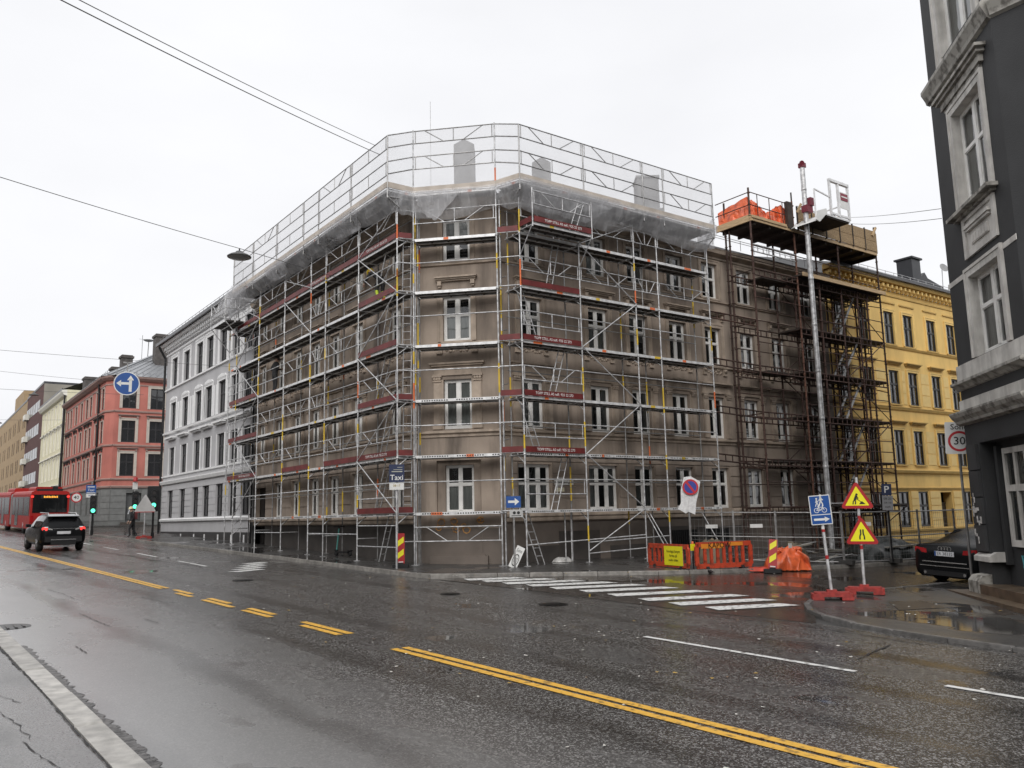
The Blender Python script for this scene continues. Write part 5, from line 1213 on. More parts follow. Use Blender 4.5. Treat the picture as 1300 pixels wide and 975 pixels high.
# loose ends hanging at both ends
def loose(pts, n=9, amp=.12):
    a, b, c, d = [V(*p) for p in pts]; vs = []
    for i in range(n + 1):
        for j in range(n + 1):
            p = a.lerp(b, i / n).lerp(d.lerp(c, i / n), j / n); k = amp * mnoise.noise((i * .6, j * .45, pts[0][0])) ; vs.append((p.x + k, p.y - k, p.z + k * .5))
    mb.add(vs, [(i * (n + 1) + j, (i + 1) * (n + 1) + j, (i + 1) * (n + 1) + j + 1, i * (n + 1) + j + 1) for i in range(n) for j in range(n)], True)
loose([(12.6, 41.3, 13.9), (12.6, 38.8, 13.6), (12.95, 40.2, 12.9), (12.3, 43.2, 12.5)]); loose([(25.6, 21.5, 13.9), (26.3, 21.9, 13.75), (26.4, 22.1, 12.9), (25.4, 21.9, 12.7)])
loose([(16.2, 21.42, 13.5), (20.6, 21.42, 13.5), (19.2, 21.8, 12.55), (16.3, 21.85, 12.65)], 14, .07); loose([(13.7, 24.45, 13.45), (14.9, 23.25, 13.45), (14.3, 24.0, 12.4), (13.9, 24.5, 12.75)], 10, .07); loose([(12.6, 36.5, 13.5), (12.6, 33.6, 13.5), (13.0, 34.6, 12.9), (13.0, 36.2, 12.9)], 10, .06); loose([(12.62, 30.0, 13.5), (12.62, 27.0, 13.5), (13.0, 27.2, 12.8), (13.05, 29.2, 12.9)], 10, .06); loose([(25.7, 21.4, 13.6), (26.2, 22.9, 13.6), (26.1, 22.9, 12.95), (25.5, 21.9, 12.75)])
tag(obj('plastic_sheet', mb, sheet, None), 'grey translucent plastic sheeting slung under the roof edge of the brown building', 'plastic sheet')
# underside boards keep the eaves dark: soffit planks of the eaves walkway are the decks above

# ---- rusty scaffold at the right end
SR = thing('scaffold', 'brown rusty scaffold with plywood loading platform on top, right end of the brown building', 'scaffold', T(32, 22, gz(22)))
RX_ = [28.0, 30.95, 34.15, 37.35]; RYO, RYI = 21.5, 22.75; RL = [2.4, 4.3, 6.2, 8.1, 10.0, 12.2]; RT = 14.36
def rpost(x, y, z1, m=rust, r=.042):
    mb = MB(); z0 = gz(y) + .11; mb.tube((x, y, z0), (x, y, z1), r, 8); mb.box(x - .09, x + .09, y - .09, y + .09, z0 - .005, z0 + .02)
    z = z0 + .3
    while z < z1 - .2: mb.lathe([(r, -.02), (r + .025, -.01), (r + .025, .01), (r, .02)], (x, y, z), 8); z += .5
    return part('post', mb, m, SR)
def lattice(p, q, m=rust, h=.26):
    """double ledger with short rungs between"""
    mb = MB(); p, q = V(*p), V(*q); d = q - p; n = max(2, int(d.length / .33)); dn = V(0, 0, -h)
    mb.tube(p, q, .03, 6); mb.tube(p + dn, q + dn, .03, 6)
    for k in range(1, n): mb.tube(p + d * (k / n), p + d * (k / n) + dn, .022, 4)
    return part('lattice_ledger', mb, m, SR)
def rdeck(x0, x1, y0, y1, z, edge=None):
    mb = MB(); n = max(2, int((y1 - y0) / .3))
    for k in range(n): a = y0 + (y1 - y0) * k / n; mb.box(x0, x1, a + .008, a + (y1 - y0) / n - .008, z - .07, z)
    mb.cur = 1
    if edge: mb.box(x0, x1, y0 - .05, y0, z - .11, z + .06)
    return part('deck', mb, [wood_dk, wood], SR)
for i, x in enumerate(RX_):
    rpost(x, RYO, 15.7, rust_l if i == 1 else rust); rpost(x + (.15 if i < 3 else -.1), RYI, 14.2)
rpost(28.15, 22.95, 15.5)
for x in (33.0, 34.9, 35.5, 36.2): rpost(x, RYI, 12.6)
for x in (32.5, 35.4, 36.2): rpost(x, RYO, 12.3)
for x in (31.6, 34.4, 35.2, 36.8): rpost(x, 22.15, 12.3, rust_l if x > 36 else rust)
for k, z in enumerate(RL):
    for b in range(3):
        a, c = RX_[b], RX_[b + 1]
        lattice((a, RYO, z), (c, RYO, z)) if b or k in (1, 2, 3, 5) else rail(SR, (a, RYO, z), (c, RYO, z), 'single', rust)
        lattice((a, RYI, z), (c, RYI, z))
        rail(SR, (a, RYO, z + 1.0), (c, RYO, z + 1.0), 'single', rust); 
        if b: rail(SR, (a, RYO, z + .5), (c, RYO, z + .5), 'single', rust)
        if b == 1 and k > 0: rdeck(a, c, RYO + .05, RYI - .05, z + .03)
        if b == 0 and k in (1, 3, 5): rdeck(a + 1.4, c, RYI - .6, RYI + .3, z + .03)
        rail(SR, (a, RYI, z + .95), (c, RYI, z + .95), 'single', rust); lattice((a, RYO + .6, z - .2), (c, RYO + .6, z - .2)) if b else None
        if b and k < 5: brace(SR, (a if k % 2 else c, RYI - .05, z), (c if k % 2 else a, RYI - .05, RL[k + 1]), rust)
        if b == 2 and k in (0, 1, 2, 3, 4, 5): rdeck(a, c, RYO + .05, RYI + .1, z + .03)
    for x in RX_: rail(SR, (x, RYO, z - .05), (x + .1, RYI, z - .05), 'single', rust); rail(SR, (x, RYO, z - .5), (x + .1, RYI, z - .05), 'single', rust) if k % 2 else None
# link tubes to the silver scaffold
for k, z in enumerate(RL[:5]): lattice((25.75, YO, z + .2), (28.0, RYO, z)) if k in (1, 2, 3, 4) else None
for k in range(5):
    a, c = ((RX_[2], RX_[3]) if k % 2 else (RX_[3], RX_[2])); brace(SR, (a, RYO - .04, RL[k]), (c, RYO - .04, RL[k + 1]), rust)
    brace(SR, (35.4, RYI, RL[k]), (36.2, RYI, RL[k + 1]), rust_l); brace(SR, (36.2, RYO + .4, RL[k]), (35.4, RYO + .4, RL[k + 1]), rust)
    mb = MB(); p, q = V(34.4, 22.2, RL[k]), V(35.9, 22.2, RL[k + 1])          # stair flight in the end bay
    for s in (-.25, .25): mb.bar(p + V(0, s, 0), q + V(0, s, 0), .03, .12)
    for t in range(1, 8): w_ = p.lerp(q, t / 8); mb.box(w_.x - .1, w_.x + .1, w_.y - .25, w_.y + .25, w_.z - .015, w_.z + .015)
    part('stair_flight', mb, galv_dk, SR)
    for s in (.5, .95): rail(SR, (34.3, 21.7, RL[k] + s), (35.4, 21.7, RL[k] + s), 'single', rust_l)
rdeck(30.4, 36.4, 20.5, 21.45, 2.45); rail(SR, (30.4, 20.5, 2.5), (33.5, 20.5, 2.5), 'single', galv)
for x in (30.5, 33.4, 36.3): rail(SR, (x, 20.5, 2.35), (x, 21.5, 2.35), 'single', rust); rail(SR, (x, 20.5, 2.35), (x, 21.5, 1.6), 'single', rust)
# white topped ledge and the big top platform
rdeck(30.9, 37.3, 21.2, 22.9, 12.35, True); rdeck(28.0, 37.3, 21.45, 23.25, RT, True)
mb = MB(); mb.box(27.96, 28.04, 21.45, 23.3, RT - .12, RT + .16); mb.box(28, 30.3, 21.36, 21.42, RT + .0, RT + .12); part('edge_board', mb, wood, SR)
for k in range(10): mb = MB(); x = 28.3 + k; mb.box(x - .04, x + .04, 21.5, 23.2, RT - .22, RT - .06); part('joist', mb, wood_dk, SR)
for z, a, c in ((15.5, 28.0, 31.0), (14.95, 28.0, 31.0)):
    rail(SR, (a, RYO - .04, z), (c, RYO - .04, z), 'single', rust); rail(SR, (28.0, RYO, z), (28.0, 23.3, z), 'single', rust)
for x in (28.5, 29.3, 30.2): mb = MB(); mb.tube((x, RYO - .04, RT), (x, RYO - .04, 15.5), .02, 5); part('post', mb, rust, SR)
lattice((28.0, RYO, 13.25), (30.95, RYO, 13.25), galv, .3)
for k, x in enumerate((31.1, 32.15, 33.2, 34.25, 35.3, 36.3)):   # plywood parapet in upright panels
    mb = MB(); wdt = 1.0 if k < 5 else .95
    mb.box(x, x + wdt, 21.36, 21.39, RT + .55, RT + 1.02 + .02 * (k % 3)); part('plywood_panel', mb, osb, SR)
    mb = MB(); mb.box(x, x + wdt, 21.355, 21.385, RT + .06, RT + .53); part('plywood_panel', mb, osb, SR)
    mb = MB(); mb.box(x - .04, x + .01, 21.33, 21.39, RT, RT + 1.1); part('panel_post', mb, wood_dk, SR)
mb = MB(); mb.box(37.32, 37.36, 21.4, 23.2, RT, RT + 1.0); part('plywood_panel', mb, osb, SR)
for x in (31.05, 33.9, 36.9): mb = MB(); mb.bar((x, 21.33, RT + .8), (x + .3, 21.3, RT + 1.25), .06, .1); part('timber_offcut', mb, wood, SR)
mb = MB(); mb.tube((30.95, 21.5, RT), (30.95, 21.5, RT + 1.75), .035, 6); mb.box(30.4, 30.75, 21.35, 21.5, RT, RT + 1.2); part('gate_post', mb, wood_dk, SR)
# orange tarpaulin heaped on the platform
def heap(name, pts, H, mats, label, cat, nx=26, ny=16, seed=1, fold=.12, base=None):
    """crumpled sheet over a pile: outline corners (4) on a base height, rising inside"""
    a, b, c, d = [V(*p) for p in pts]; mb = MB(); vs = []
    for i in range(nx + 1):
        for j in range(ny + 1):
            s, t = i / nx, j / ny; p = a.lerp(b, s).lerp(d.lerp(c, s), t); e = min(1, 5 * min(s, 1 - s)) * min(1, 4 * min(t, 1 - t))
            n = mnoise.noise((s * 4, t * 3, seed)) * .6 + abs(mnoise.noise((s * 9 + t * 4, t * 8 - s * 3, seed + 5))) * .8
            vs.append((p.x + fold * mnoise.noise((s * 8, t * 8, seed + 9)), p.y + fold * mnoise.noise((s * 8, t * 8, seed + 19)), p.z + H * e * (.55 + .5 * n) - fold * .5 * abs(mnoise.noise((s * 16, t * 14, seed + 3)))))
    mb.add(vs, [(i * (ny + 1) + j, (i + 1) * (ny + 1) + j, (i + 1) * (ny + 1) + j + 1, i * (ny + 1) + j + 1) for i in range(nx) for j in range(ny)], False)
    return tag(obj(name, mb, mats, None), label, cat)
def drape(name, poly, heights, zb, label, cat, m, seed, n=10, ny=9, lean=.12):
    """sheet thrown over a rail: polyline in plan, top height at each point, hanging to zb with folds"""
    mb = MB(); vs = []; c = 0
    for k in range(len(poly) - 1):
        for i in range(n + (1 if k == len(poly) - 2 else 0)):
            t = i / n; s = k + t; x, y = lerp(poly[k][0], poly[k + 1][0], t), lerp(poly[k][1], poly[k + 1][1], t); zt = lerp(heights[k], heights[k + 1], t)
            for j in range(ny + 1):
                v = j / ny; f = .09 * mnoise.noise((s * 5.5 + v, v * 1.3, seed)) + .05 * mnoise.noise((s * 12 - v * 2, v * 3, seed + 4)); o = f - lean * v
                vs.append((x + o, y + o, lerp(zt, zb, v) + .08 * mnoise.noise((s * 4, v * 2, seed + 2)) * (1 - v)))
            c += 1
    mb.add(vs, [(a * (ny + 1) + b, (a + 1) * (ny + 1) + b, (a + 1) * (ny + 1) + b + 1, a * (ny + 1) + b + 1) for a in range(c - 1) for b in range(ny)])
    return tag(obj(name, mb, m, None), label, cat)
drape('tarpaulin', [(28.15, 23.3), (28.15, 21.75), (28.6, 21.62), (29.3, 21.62), (29.75, 21.7)], [15.15, 15.42, 15.2, 14.85, 14.7], RT + .06, 'orange tarpaulin hung over the rails at the top left corner of the rusty scaffold', 'tarpaulin', orange_tarp, 3)
drape('tarpaulin', [(29.75, 22.6), (29.8, 21.66), (30.3, 21.6), (30.75, 21.7), (30.8, 22.5)], [14.9, 15.2, 15.45, 15.35, 15.1], RT + .06, 'orange wrapped bundle beside the gate post on top of the rusty scaffold', 'tarpaulin', orange_tarp, 9)
def heap(name, pts, H, mats, label, cat, nx=26, ny=16, seed=1, fold=.12, base=None):
    """crumpled sheet over a pile: outline corners (4) on a base height, rising inside"""
    a, b, c, d = [V(*p) for p in pts]; mb = MB(); vs = []
    for i in range(nx + 1):
        for j in range(ny + 1):
            s, t = i / nx, j / ny; p = a.lerp(b, s).lerp(d.lerp(c, s), t); e = min(1, 5 * min(s, 1 - s)) * min(1, 4 * min(t, 1 - t)); e = e ** .6
            n = mnoise.noise((s * 2.6, t * 2.2, seed)) * .6 + (1 - abs(mnoise.noise((s * 4 + t * 2, t * 3.4 - s * 1.5, seed + 5)))) ** 3 * .5
            vs.append((p.x + fold * mnoise.noise((s * 6, t * 6, seed + 9)), p.y + fold * mnoise.noise((s * 6, t * 6, seed + 19)), p.z + H * e * (.6 + .45 * n) - fold * .3 * abs(mnoise.noise((s * 9, t * 8, seed + 3)))))
    mb.add(vs, [(i * (ny + 1) + j, (i + 1) * (ny + 1) + j, (i + 1) * (ny + 1) + j + 1, i * (ny + 1) + j + 1) for i in range(nx) for j in range(ny)], True)
    return tag(obj(name, mb, mats, None), label, cat)
# ---- material hoist: round mast with a tilting platform
HO = thing('material_hoist', 'tall silver mast hoist with a white caged platform in front of the rusty scaffold', 'hoist', T(30.9, 20.8, gz(20.8)))
mb = MB(); mb.tube((30.9, 20.8, .55), (30.9, 20.8, 17.0), .105, 14)
for z in range(2, 17, 2): mb.lathe([(.105, -.06), (.115, -.05), (.115, .05), (.105, .06)], (30.9, 20.8, z), 14)
part('mast', mb, galv, HO)
mb = MB(); mb.box(30.78, 31.02, 20.68, 20.92, 17.0, 17.2); mb.tube((30.75, 20.7, 17.15), (31.05, 20.9, 17.3), .11, 8); part('pulley_head', mb, mat('dark_red_paint', (.16, .015, .03), .5), HO)
mb = MB(); mb.box(30.75, 31.15, 20.6, 20.9, 14.95, 15.25); mb.box(30.95, 31.2, 20.55, 20.75, 15.25, 15.6); part('winch', mb, mat('dark_red_paint', (.16, .015, .03), .5), HO)
mb = MB(); mb.box(31.3, 33.1, 20.1, 21.6, 14.72, 14.8); mb.cur = 1; mb.box(31.34, 33.06, 20.14, 21.56, 14.66, 14.72); part('platform', mb, [deck_edge, wood_dk], HO)
mb = MB(); mb.prism([(30.5, 14.35), (30.75, 14.3), (31.35, 14.8), (31.3, 15.0), (30.6, 14.75)], 20.05, 20.1); mb.quad((30.55, 20.05, 14.32), (30.55, 21.5, 14.32), (31.3, 21.6, 14.78), (31.3, 20.1, 14.78)); part('ramp', mb, sign_white, HO)
mb = MB()
for x in (31.75, 32.35, 33.1): mb.bar((x, 20.12, 14.8), (x, 20.12, 16.4), .09, .09)
mb.bar((31.71, 20.12, 16.4), (33.14, 20.12, 16.4), .12, .12); mb.bar((31.75, 20.12, 14.9), (33.1, 20.12, 14.9), .08, .08)
for x in (31.4, 33.1): mb.bar((x, 21.58, 14.8), (x, 21.58, 15.6), .05, .05)
mb.bar((31.4, 21.58, 15.6), (33.1, 21.58, 15.6), .05, .05); mb.bar((33.1, 20.12, 15.6), (33.1, 21.58, 15.6), .05, .05)
for y in (20.12,): mb.bar((30.6, y, 15.75), (31.75, y, 15.6), .05, .05); mb.bar((30.6, y, 14.5), (30.6, y, 15.75), .05, .05)
part('cage', mb, deck_edge, HO)
mb = MB(); mb.box(32.45, 33.02, 20.08, 20.1, 15.25, 16.0); mb.cur = 1; mb.box(32.48, 33.0, 20.065, 20.08, 15.62, 15.95); mb.cur = 2; mb.box(32.52, 32.96, 20.06, 20.065, 15.76, 15.82); part('notice_board', mb, [sign_white, mat('maroon_notice', (.22, .02, .04), .5), sign_white], HO)
# ================================================================== signs, lamps, barriers
def FA(x, y, z, az, roll=0, tilt=0): return T(x, y, z) @ RZ(-R(az)) @ RY(R(roll)) @ RX(R(tilt))
def plate(parent, name, M, outline, m, th=.012, back=sign_grey):
    mb = MB(); mb.prism(outline, 0, th, 'xz'); o = obj(name, mb, back, parent, M)
    f = MB(); f.poly([(a, -.002, b) for a, b in outline]); obj('sign_face', f, m, o, M)
    return o
def flat(parent, name, M, polys, m, y=-.005):
    mb = MB()
    for p in polys: mb.poly([(a, y, b) for a, b in p])
    return obj(name, mb, m, parent, M)
def lettering(parent, M, lines, m, y=-.006):
    mb = MB()
    for s, x, z, size in lines: add_text(mb, s, x, z, size, y, bold=.008)
    return obj('lettering', mb, m, parent, M)
def rect(x0, x1, z0, z1): return [(x0, z0), (x1, z0), (x1, z1), (x0, z1)]
def circ(r, n=28, cx=0, cz=0, sx=1): return [(cx + sx * r * cos(2 * pi * i / n), cz + r * sin(2 * pi * i / n)) for i in range(n)]
def tri(r, rc=.05):
    pts = []
    for k in range(3):
        a = pi / 2 + k * 2 * pi / 3; cx, cz = (r - 2 * rc) * cos(a), (r - 2 * rc) * sin(a)
        for i in range(5): b = a - pi / 3 + i * pi / 6; pts.append((cx + rc * cos(b), cz + rc * sin(b)))
    return pts
def stroke(pts, wd):
    """thick polyline as quads"""
    out = []
    for a, b in zip(pts, pts[1:]):
        d = Vector((b[0] - a[0], b[1] - a[1])); l = d.length or 1; n = Vector((-d.y, d.x)) / l * wd / 2
        out.append([(a[0] - n.x, a[1] - n.y), (b[0] - n.x, b[1] - n.y), (b[0] + n.x, b[1] + n.y), (a[0] + n.x, a[1] + n.y)])
    return out
def pole(parent, M, h, r=.03, m=galv, bands=()):
    mb = MB(); mb.tube((0, 0, 0), (0, 0, h), r, 10); mb.lathe([(r, 0), (r * 1.05, .005)], (0, 0, h), 10)
    mb.cur = 1
    for a, b, c in bands: mb.cur = c; mb.tube((0, 0, a), (0, 0, b), r + .003, 10, caps=False)
    return obj('pole', mb, [m, sign_red, sign_white], parent, M)
def foot(parent, M):
    mb = MB(); o = rrect(-.42, .42, -.2, .2, .05)
    mb.prism(o, .07, .13, 'xy'); mb.prism(rrect(-.36, .36, -.16, .16, .05), .13, .16, 'xy')
    for x in (-.3, .3): mb.box(x - .12, x + .12, -.2, .2, 0, .07)
    mb.box(-.1, .1, -.1, .1, .16, .21); return obj('rubber_foot', mb, red_foot, parent, M)
# walking and cycling diversion
G = gz(11.2) + .065
S = thing('road_sign', 'blue walking and cycling diversion sign with white arrow on a red rubber foot', 'road sign', T(16.5, 11.2, G))
Mb = FA(16.5, 11.2, G, 57); foot(S, Mb @ RZ(R(8))); Mp = Mb @ T(0, 0, .14) @ RY(R(-3.2)); pole(S, Mp, 2.05, .033, galv, ((.72, .8, 1), (1.3, 1.36, 1), (1.36, 1.42, 2)))
Ms = Mp @ T(0, -.05, 1.78) @ Matrix.Scale(.94, 4); p = plate(S, 'sign_plate', Ms, rrect(-.235, .235, -.34, .34, .02), sign_white)
flat(S, 'blue_field', Ms, [rect(-.215, .215, -.10, .32), rect(-.215, .215, -.32, -.12)], sign_blue, -.004)
def person_icon(x, z, s):
    P = [circ(.035 * s, 12, x, z + .17 * s)]
    P += stroke([(x, z + .13 * s), (x, z + .02 * s)], .055 * s) + stroke([(x, z + .03 * s), (x + .04 * s, z - .06 * s), (x + .03 * s, z - .13 * s)], .03 * s) + stroke([(x, z + .03 * s), (x - .035 * s, z - .05 * s), (x - .06 * s, z - .12 * s)], .03 * s) + stroke([(x, z + .12 * s), (x + .06 * s, z + .04 * s)], .022 * s) + stroke([(x, z + .12 * s), (x - .05 * s, z + .03 * s)], .022 * s)
    return P
flat(S, 'pictogram', Ms, person_icon(.03, .185, .85) + person_icon(-.06, .155, .62), sign_white, -.006)
cyc = MB()
for cx in (-.085, .085):
    disc(cyc, cx, -.01, .058, -.006, 20, .046)
for q in stroke([(-.085, -.01), (-.04, .06), (.055, .06), (.0, -.01), (-.085, -.01)], .013) + stroke([(-.04, .06), (0, -.01)], .013) + stroke([(.085, -.01), (.045, .09), (.08, .095)], .013) + stroke([(-.06, .075), (-.02, .075)], .016): cyc.poly([(a, -.0065, b) for a, b in q])
obj('pictogram', cyc, sign_white, S, Ms)
flat(S, 'arrow', Ms, [rect(-.17, .08, -.245, -.195), [(.07, -.28), (.18, -.22), (.07, -.16)]], sign_white, -.006)
# two warning triangles on one pole
G = gz(11.36) + .065
S = thing('road_sign', 'two red and yellow warning triangles, roadworks above narrowing road, on one pole', 'road sign', T(18.0, 11.36, G))
Mb = FA(18.0, 11.36, G, 59); foot(S, Mb); Mp = Mb @ T(0, 0, .14) @ RY(R(.4)); pole(S, Mp, 2.5, .033, galv, ((.86, .95, 1), (.95, 1.0, 2), (1.55, 1.62, 1)))
for z, k in ((2.0, 0), (1.19, 1)):
    Ms = Mp @ T(-.02 + .05 * k, -.05, z); p = plate(S, 'warning_triangle', Ms, tri(.43), sign_red); flat(p, 'yellow_field', Ms, [tri(.30, .012)], sign_yellow, -.004)
    if k: ic = stroke([(-.045, -.11), (-.045, -.04), (-.022, .02), (-.022, .12)], .032) + stroke([(.05, -.11), (.05, -.04), (.03, .02), (.03, .12)], .032)
    else: ic = [circ(.026, 12, .0, .105)] + stroke([(-.005, .08), (-.045, -.02)], .055) + stroke([(-.045, -.01), (-.03, -.07), (-.04, -.12)], .026) + stroke([(-.05, -.01), (-.08, -.06), (-.09, -.12)], .026) + stroke([(-.01, .07), (.03, .02), (.0, -.01)], .02) + stroke([(-.03, .03), (.10, -.08)], .014) + [[(.04, -.12), (.18, -.12), (.12, -.06), (.09, -.055)]]
    flat(p, 'pictogram', Ms, ic, lett_k, -.006)
# 30 zone sign on the pole at the dark building corner
S = thing('zone_sign', 'white zone 30 speed sign on a pole at the corner of the dark building', 'road sign', T(21.02, 10.42, gz(10.4) + .1))
Mp = FA(21.02, 10.42, gz(10.4) + .1, 62); pole(S, Mp, 4.1, .032, galv_dk)
Ms = FA(20.86, 10.30, 3.93, 62, 3); plate(S, 'sign_plate', Ms, rrect(-.31, .31, -.39, .39, .03), sign_white)
lettering(S, Ms, [('Sone', 0, .265, .19)], lett_k)
mb = MB(); disc(mb, 0, -.08, .25, -.004, 32, .195); obj('red_ring', mb, mat('bright_sign_red', (.52, .02, .03), .4), S, Ms); lettering(S, Ms, [('30', 0, -.08, .27)], lett_k)
# blue arrow disc hung over the road
S = thing('overhead_sign', 'round blue sign with white straight and left arrows hung over the street', 'road sign', T(8.5, 43.6, 9.0))
Ms = FA(8.5, 43.6, 9.02, 11); plate(S, 'sign_disc', Ms, circ(.58, 36), sign_white); flat(S, 'blue_field', Ms, [circ(.535, 36)], sign_blue, -.004)
flat(S, 'arrow', Ms, [rect(.10, .23, -.40, .2), [(.01, .16), (.165, .40), (.32, .16)], rect(-.28, .10, -.06, .06), [(-.25, -.16), (-.46, .0), (-.25, .16)]], sign_white, -.006)
mb = MB(); mb.box(-.03, .03, .012, .05, .3, 1.05); mb.box(-.2, .2, .012, .05, 1.0, 1.06); obj('hanger', mb, galv_dk, S, Ms)
# taxi sign by the corner
G = gz(24) + .11
S = thing('taxi_sign', 'dark blue Taxi sign with white plate below, on a pole before the scaffold corner', 'road sign', T(12.75, 24.0, G))
Mp = FA(12.75, 24.0, G, 28); pole(S, Mp, 3.4, .035, galv)
Ms = FA(12.75, 24.0, 3.62, 28) @ T(0, -.06, 0); plate(S, 'sign_plate', Ms, rrect(-.24, .24, -.20, .36, .015), sign_navy); lettering(S, Ms, [('Taxi', 0, -.06, .24)], sign_white)
flat(S, 'printed_lines', Ms, [rect(-.16, .18, .12, .15), rect(-.10, .18, .19, .205), rect(.02, .18, .26, .275)], mat('faded_print', (.42, .42, .36), .5), -.006)
Ms2 = Ms @ T(0, 0, -.33); plate(S, 'time_plate', Ms2, rect(-.23, .23, -.11, .10), sign_white); lettering(S, Ms2, [('08-17', 0, .02, .10)], mat('ochre_print', (.35, .25, .05), .5))
# marker panels
def marker(label, x, y, az, roll, h=.95, lean=0):
    g = gz(y) + (.11 if x < 14.5 else .02); S = thing('marker_panel', label, 'marker panel', T(x, y, g), 'red and yellow marker panels'); Mb = FA(x, y, g, az)
    mb = MB(); mb.prism(rrect(-.26, .26, -.2, .2, .05), 0, .1, 'xy'); mb.box(-.09, .09, -.07, .07, .1, .15); obj('rubber_foot', mb, rubber, S, Mb)
    Ms = Mb @ T(0, 0, .12) @ RY(R(roll)) @ RX(R(lean)); w2 = .125; mb = MB(); mb.prism(rrect(-w2, w2, 0, h, .02), -.03, .03, 'xz'); p = obj('panel', mb, sign_red, S, Ms)
    st = []
    for z in (.05, .43):
        st.append([(-w2 + .03, z + .1), (w2 - .03, z + .24), (w2 - .03, z + .42), (-w2 + .03, z + .28)])
    flat(p, 'yellow_stripe', Ms, st, sign_yellow, -.033); flat(p, 'white_label', Ms, [rect(-.07, .08, .04, .07)], sign_white, -.034)
marker('upright red and yellow striped marker panel on the kerb below the Taxi sign', 13.05, 24.3, 28, 0)
marker('leaning red and yellow marker panel beside the orange tarpaulin heap', 21.3, 16.4, 53, 5, .86, -8)
# one way sign at the corner
G = gz(21.8) + .11
S = thing('one_way_sign', 'blue sign with white arrow pointing right on a pole by the scaffold corner', 'road sign', T(15.75, 21.85, G))
Mp = FA(15.75, 21.85, G, 36); pole(S, Mp, 2.45, .03, galv_dk); Ms = FA(15.75, 21.85, 2.72, 36) @ T(0, -.05, 0); plate(S, 'sign_plate', Ms, rrect(-.23, .23, -.18, .18, .02), sign_blue); flat(S, 'arrow', Ms, [rect(-.17, .05, -.03, .045), [(.04, -.11), (.18, .007), (.04, .125)]], sign_white)
Ms2 = Ms @ T(.08, 0, -.36); plate(S, 'grey_plate', Ms2, rect(-.21, .21, -.12, .12), mat('pale_grey_sign', (.45, .45, .44), .5)); flat(S, 'bicycle_print', Ms2, [circ(.05, 12, -.06, .02), circ(.05, 12, .07, .02), rect(-.15, .15, -.08, -.06)], lett_k, -.006)
# white sign leaning on the scaffold foot
S = thing('leaning_sign', 'narrow white zone sign leaning tilted against the scaffold foot at the corner', 'road sign', T(15.85, 22.1, gz(22) + .11))
Ms = FA(15.8, 22.05, gz(22) + .13, 36) @ RY(R(26)) @ RX(R(-12)) @ T(0, 0, .33); plate(S, 'sign_plate', Ms, rrect(-.135, .135, -.36, .36, .02), sign_white)
mb = MB(); n = 26
for q in range(n):
    a, b = 2 * pi * q / n, 2 * pi * (q + 1) / n; f = lambda r, t: (r * .5 * cos(t), -.005, -.1 + r * sin(t)); mb.quad(f(.20, a), f(.20, b), f(.165, b), f(.165, a))
obj('dark_ring', mb, lett_k, S, Ms); mb = MB(); add_text(mb, 'Sone', 0, .22, .17, -.006, sx=.55); add_text(mb, '30', 0, -.1, .22, -.006, sx=.5); obj('lettering', mb, lett_k, S, Ms)
# no stopping sign in a torn white bag
G = gz(19.6) + .11
S = thing('no_stopping_sign', 'round blue and red no stopping sign printed on a crumpled white bag on a pole', 'road sign', T(21.3, 19.6, G))
Mp = FA(21.3, 19.6, G, 48); pole(S, Mp, 2.7, .028, galv_dk); Ms = FA(21.3, 19.6, 2.85, 48, 9) @ T(.02, -.06, 0)
mb = MB(); rnd = random.Random(4); ol = [(-.22, .56), (0, .62), (.33, .48), (.31, .1), (.27, -.2), (.28, -.62), (.05, -.55), (-.02, -.62), (-.3, -.5), (-.22, -.3), (-.27, .1)]
vs = [(a, -.02 + .05 * mnoise.noise((a * 5, b * 5, 1)), b) for a, b in ol]; vb = [(a * .95, .06, b * .97) for a, b in ol]; n = len(ol)
mb.add(vs + vb + [(0, -.05, .0), (.02, -.03, -.3), (.0, -.045, .3)], [(i, (i + 1) % n, n + (i + 1) % n, n + i) for i in range(n)] + [tuple(range(2 * n - 1, n - 1, -1))])
mb.add(vs + [(.02, -.045, .02)], [(i, (i + 1) % n, n) for i in range(n)])
bag = obj('white_bag', mb, mat('white_plastic_bag', (.72, .72, .72), .4, var=.15, scale=12, bump=.4), S, Ms)
mb = MB(); disc(mb, .03, .26, .26, -.105, 30, .2); mb.cur = 1; disc(mb, .03, .26, .2, -.104, 30); mb.cur = 0
mb.poly([(x, -.108, z) for x, z in [(.03 - .17, .26 + .12), (.03 - .12, .26 + .17), (.03 + .17, .26 - .12), (.03 + .12, .26 - .17)]]); obj('printed_disc', mb, [mat('bright_sign_red', (.5, .02, .03), .4), mat('bag_blue', (.03, .05, .30), .5)], S, Ms)
# parking sign
G = gz(15.4) + .11
S = thing('parking_sign', 'dark P parking sign with grey time plate in front of the yellow building', 'road sign', T(26.2, 15.45, G))
Mp = FA(26.2, 15.45, G, 60); pole(S, Mp, 2.6, .028, black_met); Ms = FA(26.1, 15.4, 2.86, 60, 2) @ T(0, -.05, 0); plate(S, 'sign_plate', Ms, rrect(-.15, .15, -.18, .19, .015), sign_navy); lettering(S, Ms, [('P', 0, .0, .32)], sign_white)
Ms2 = Ms @ T(.02, 0, -.42); plate(S, 'time_plate', Ms2, rect(-.16, .16, -.24, .23), mat('dull_grey_plate', (.25, .25, .26), .5)); lettering(S, Ms2, [('08-20', 0, .13, .10), ('(08-18)', 0, .0, .08), ('avgift', 0, -.13, .08)], lett_k)

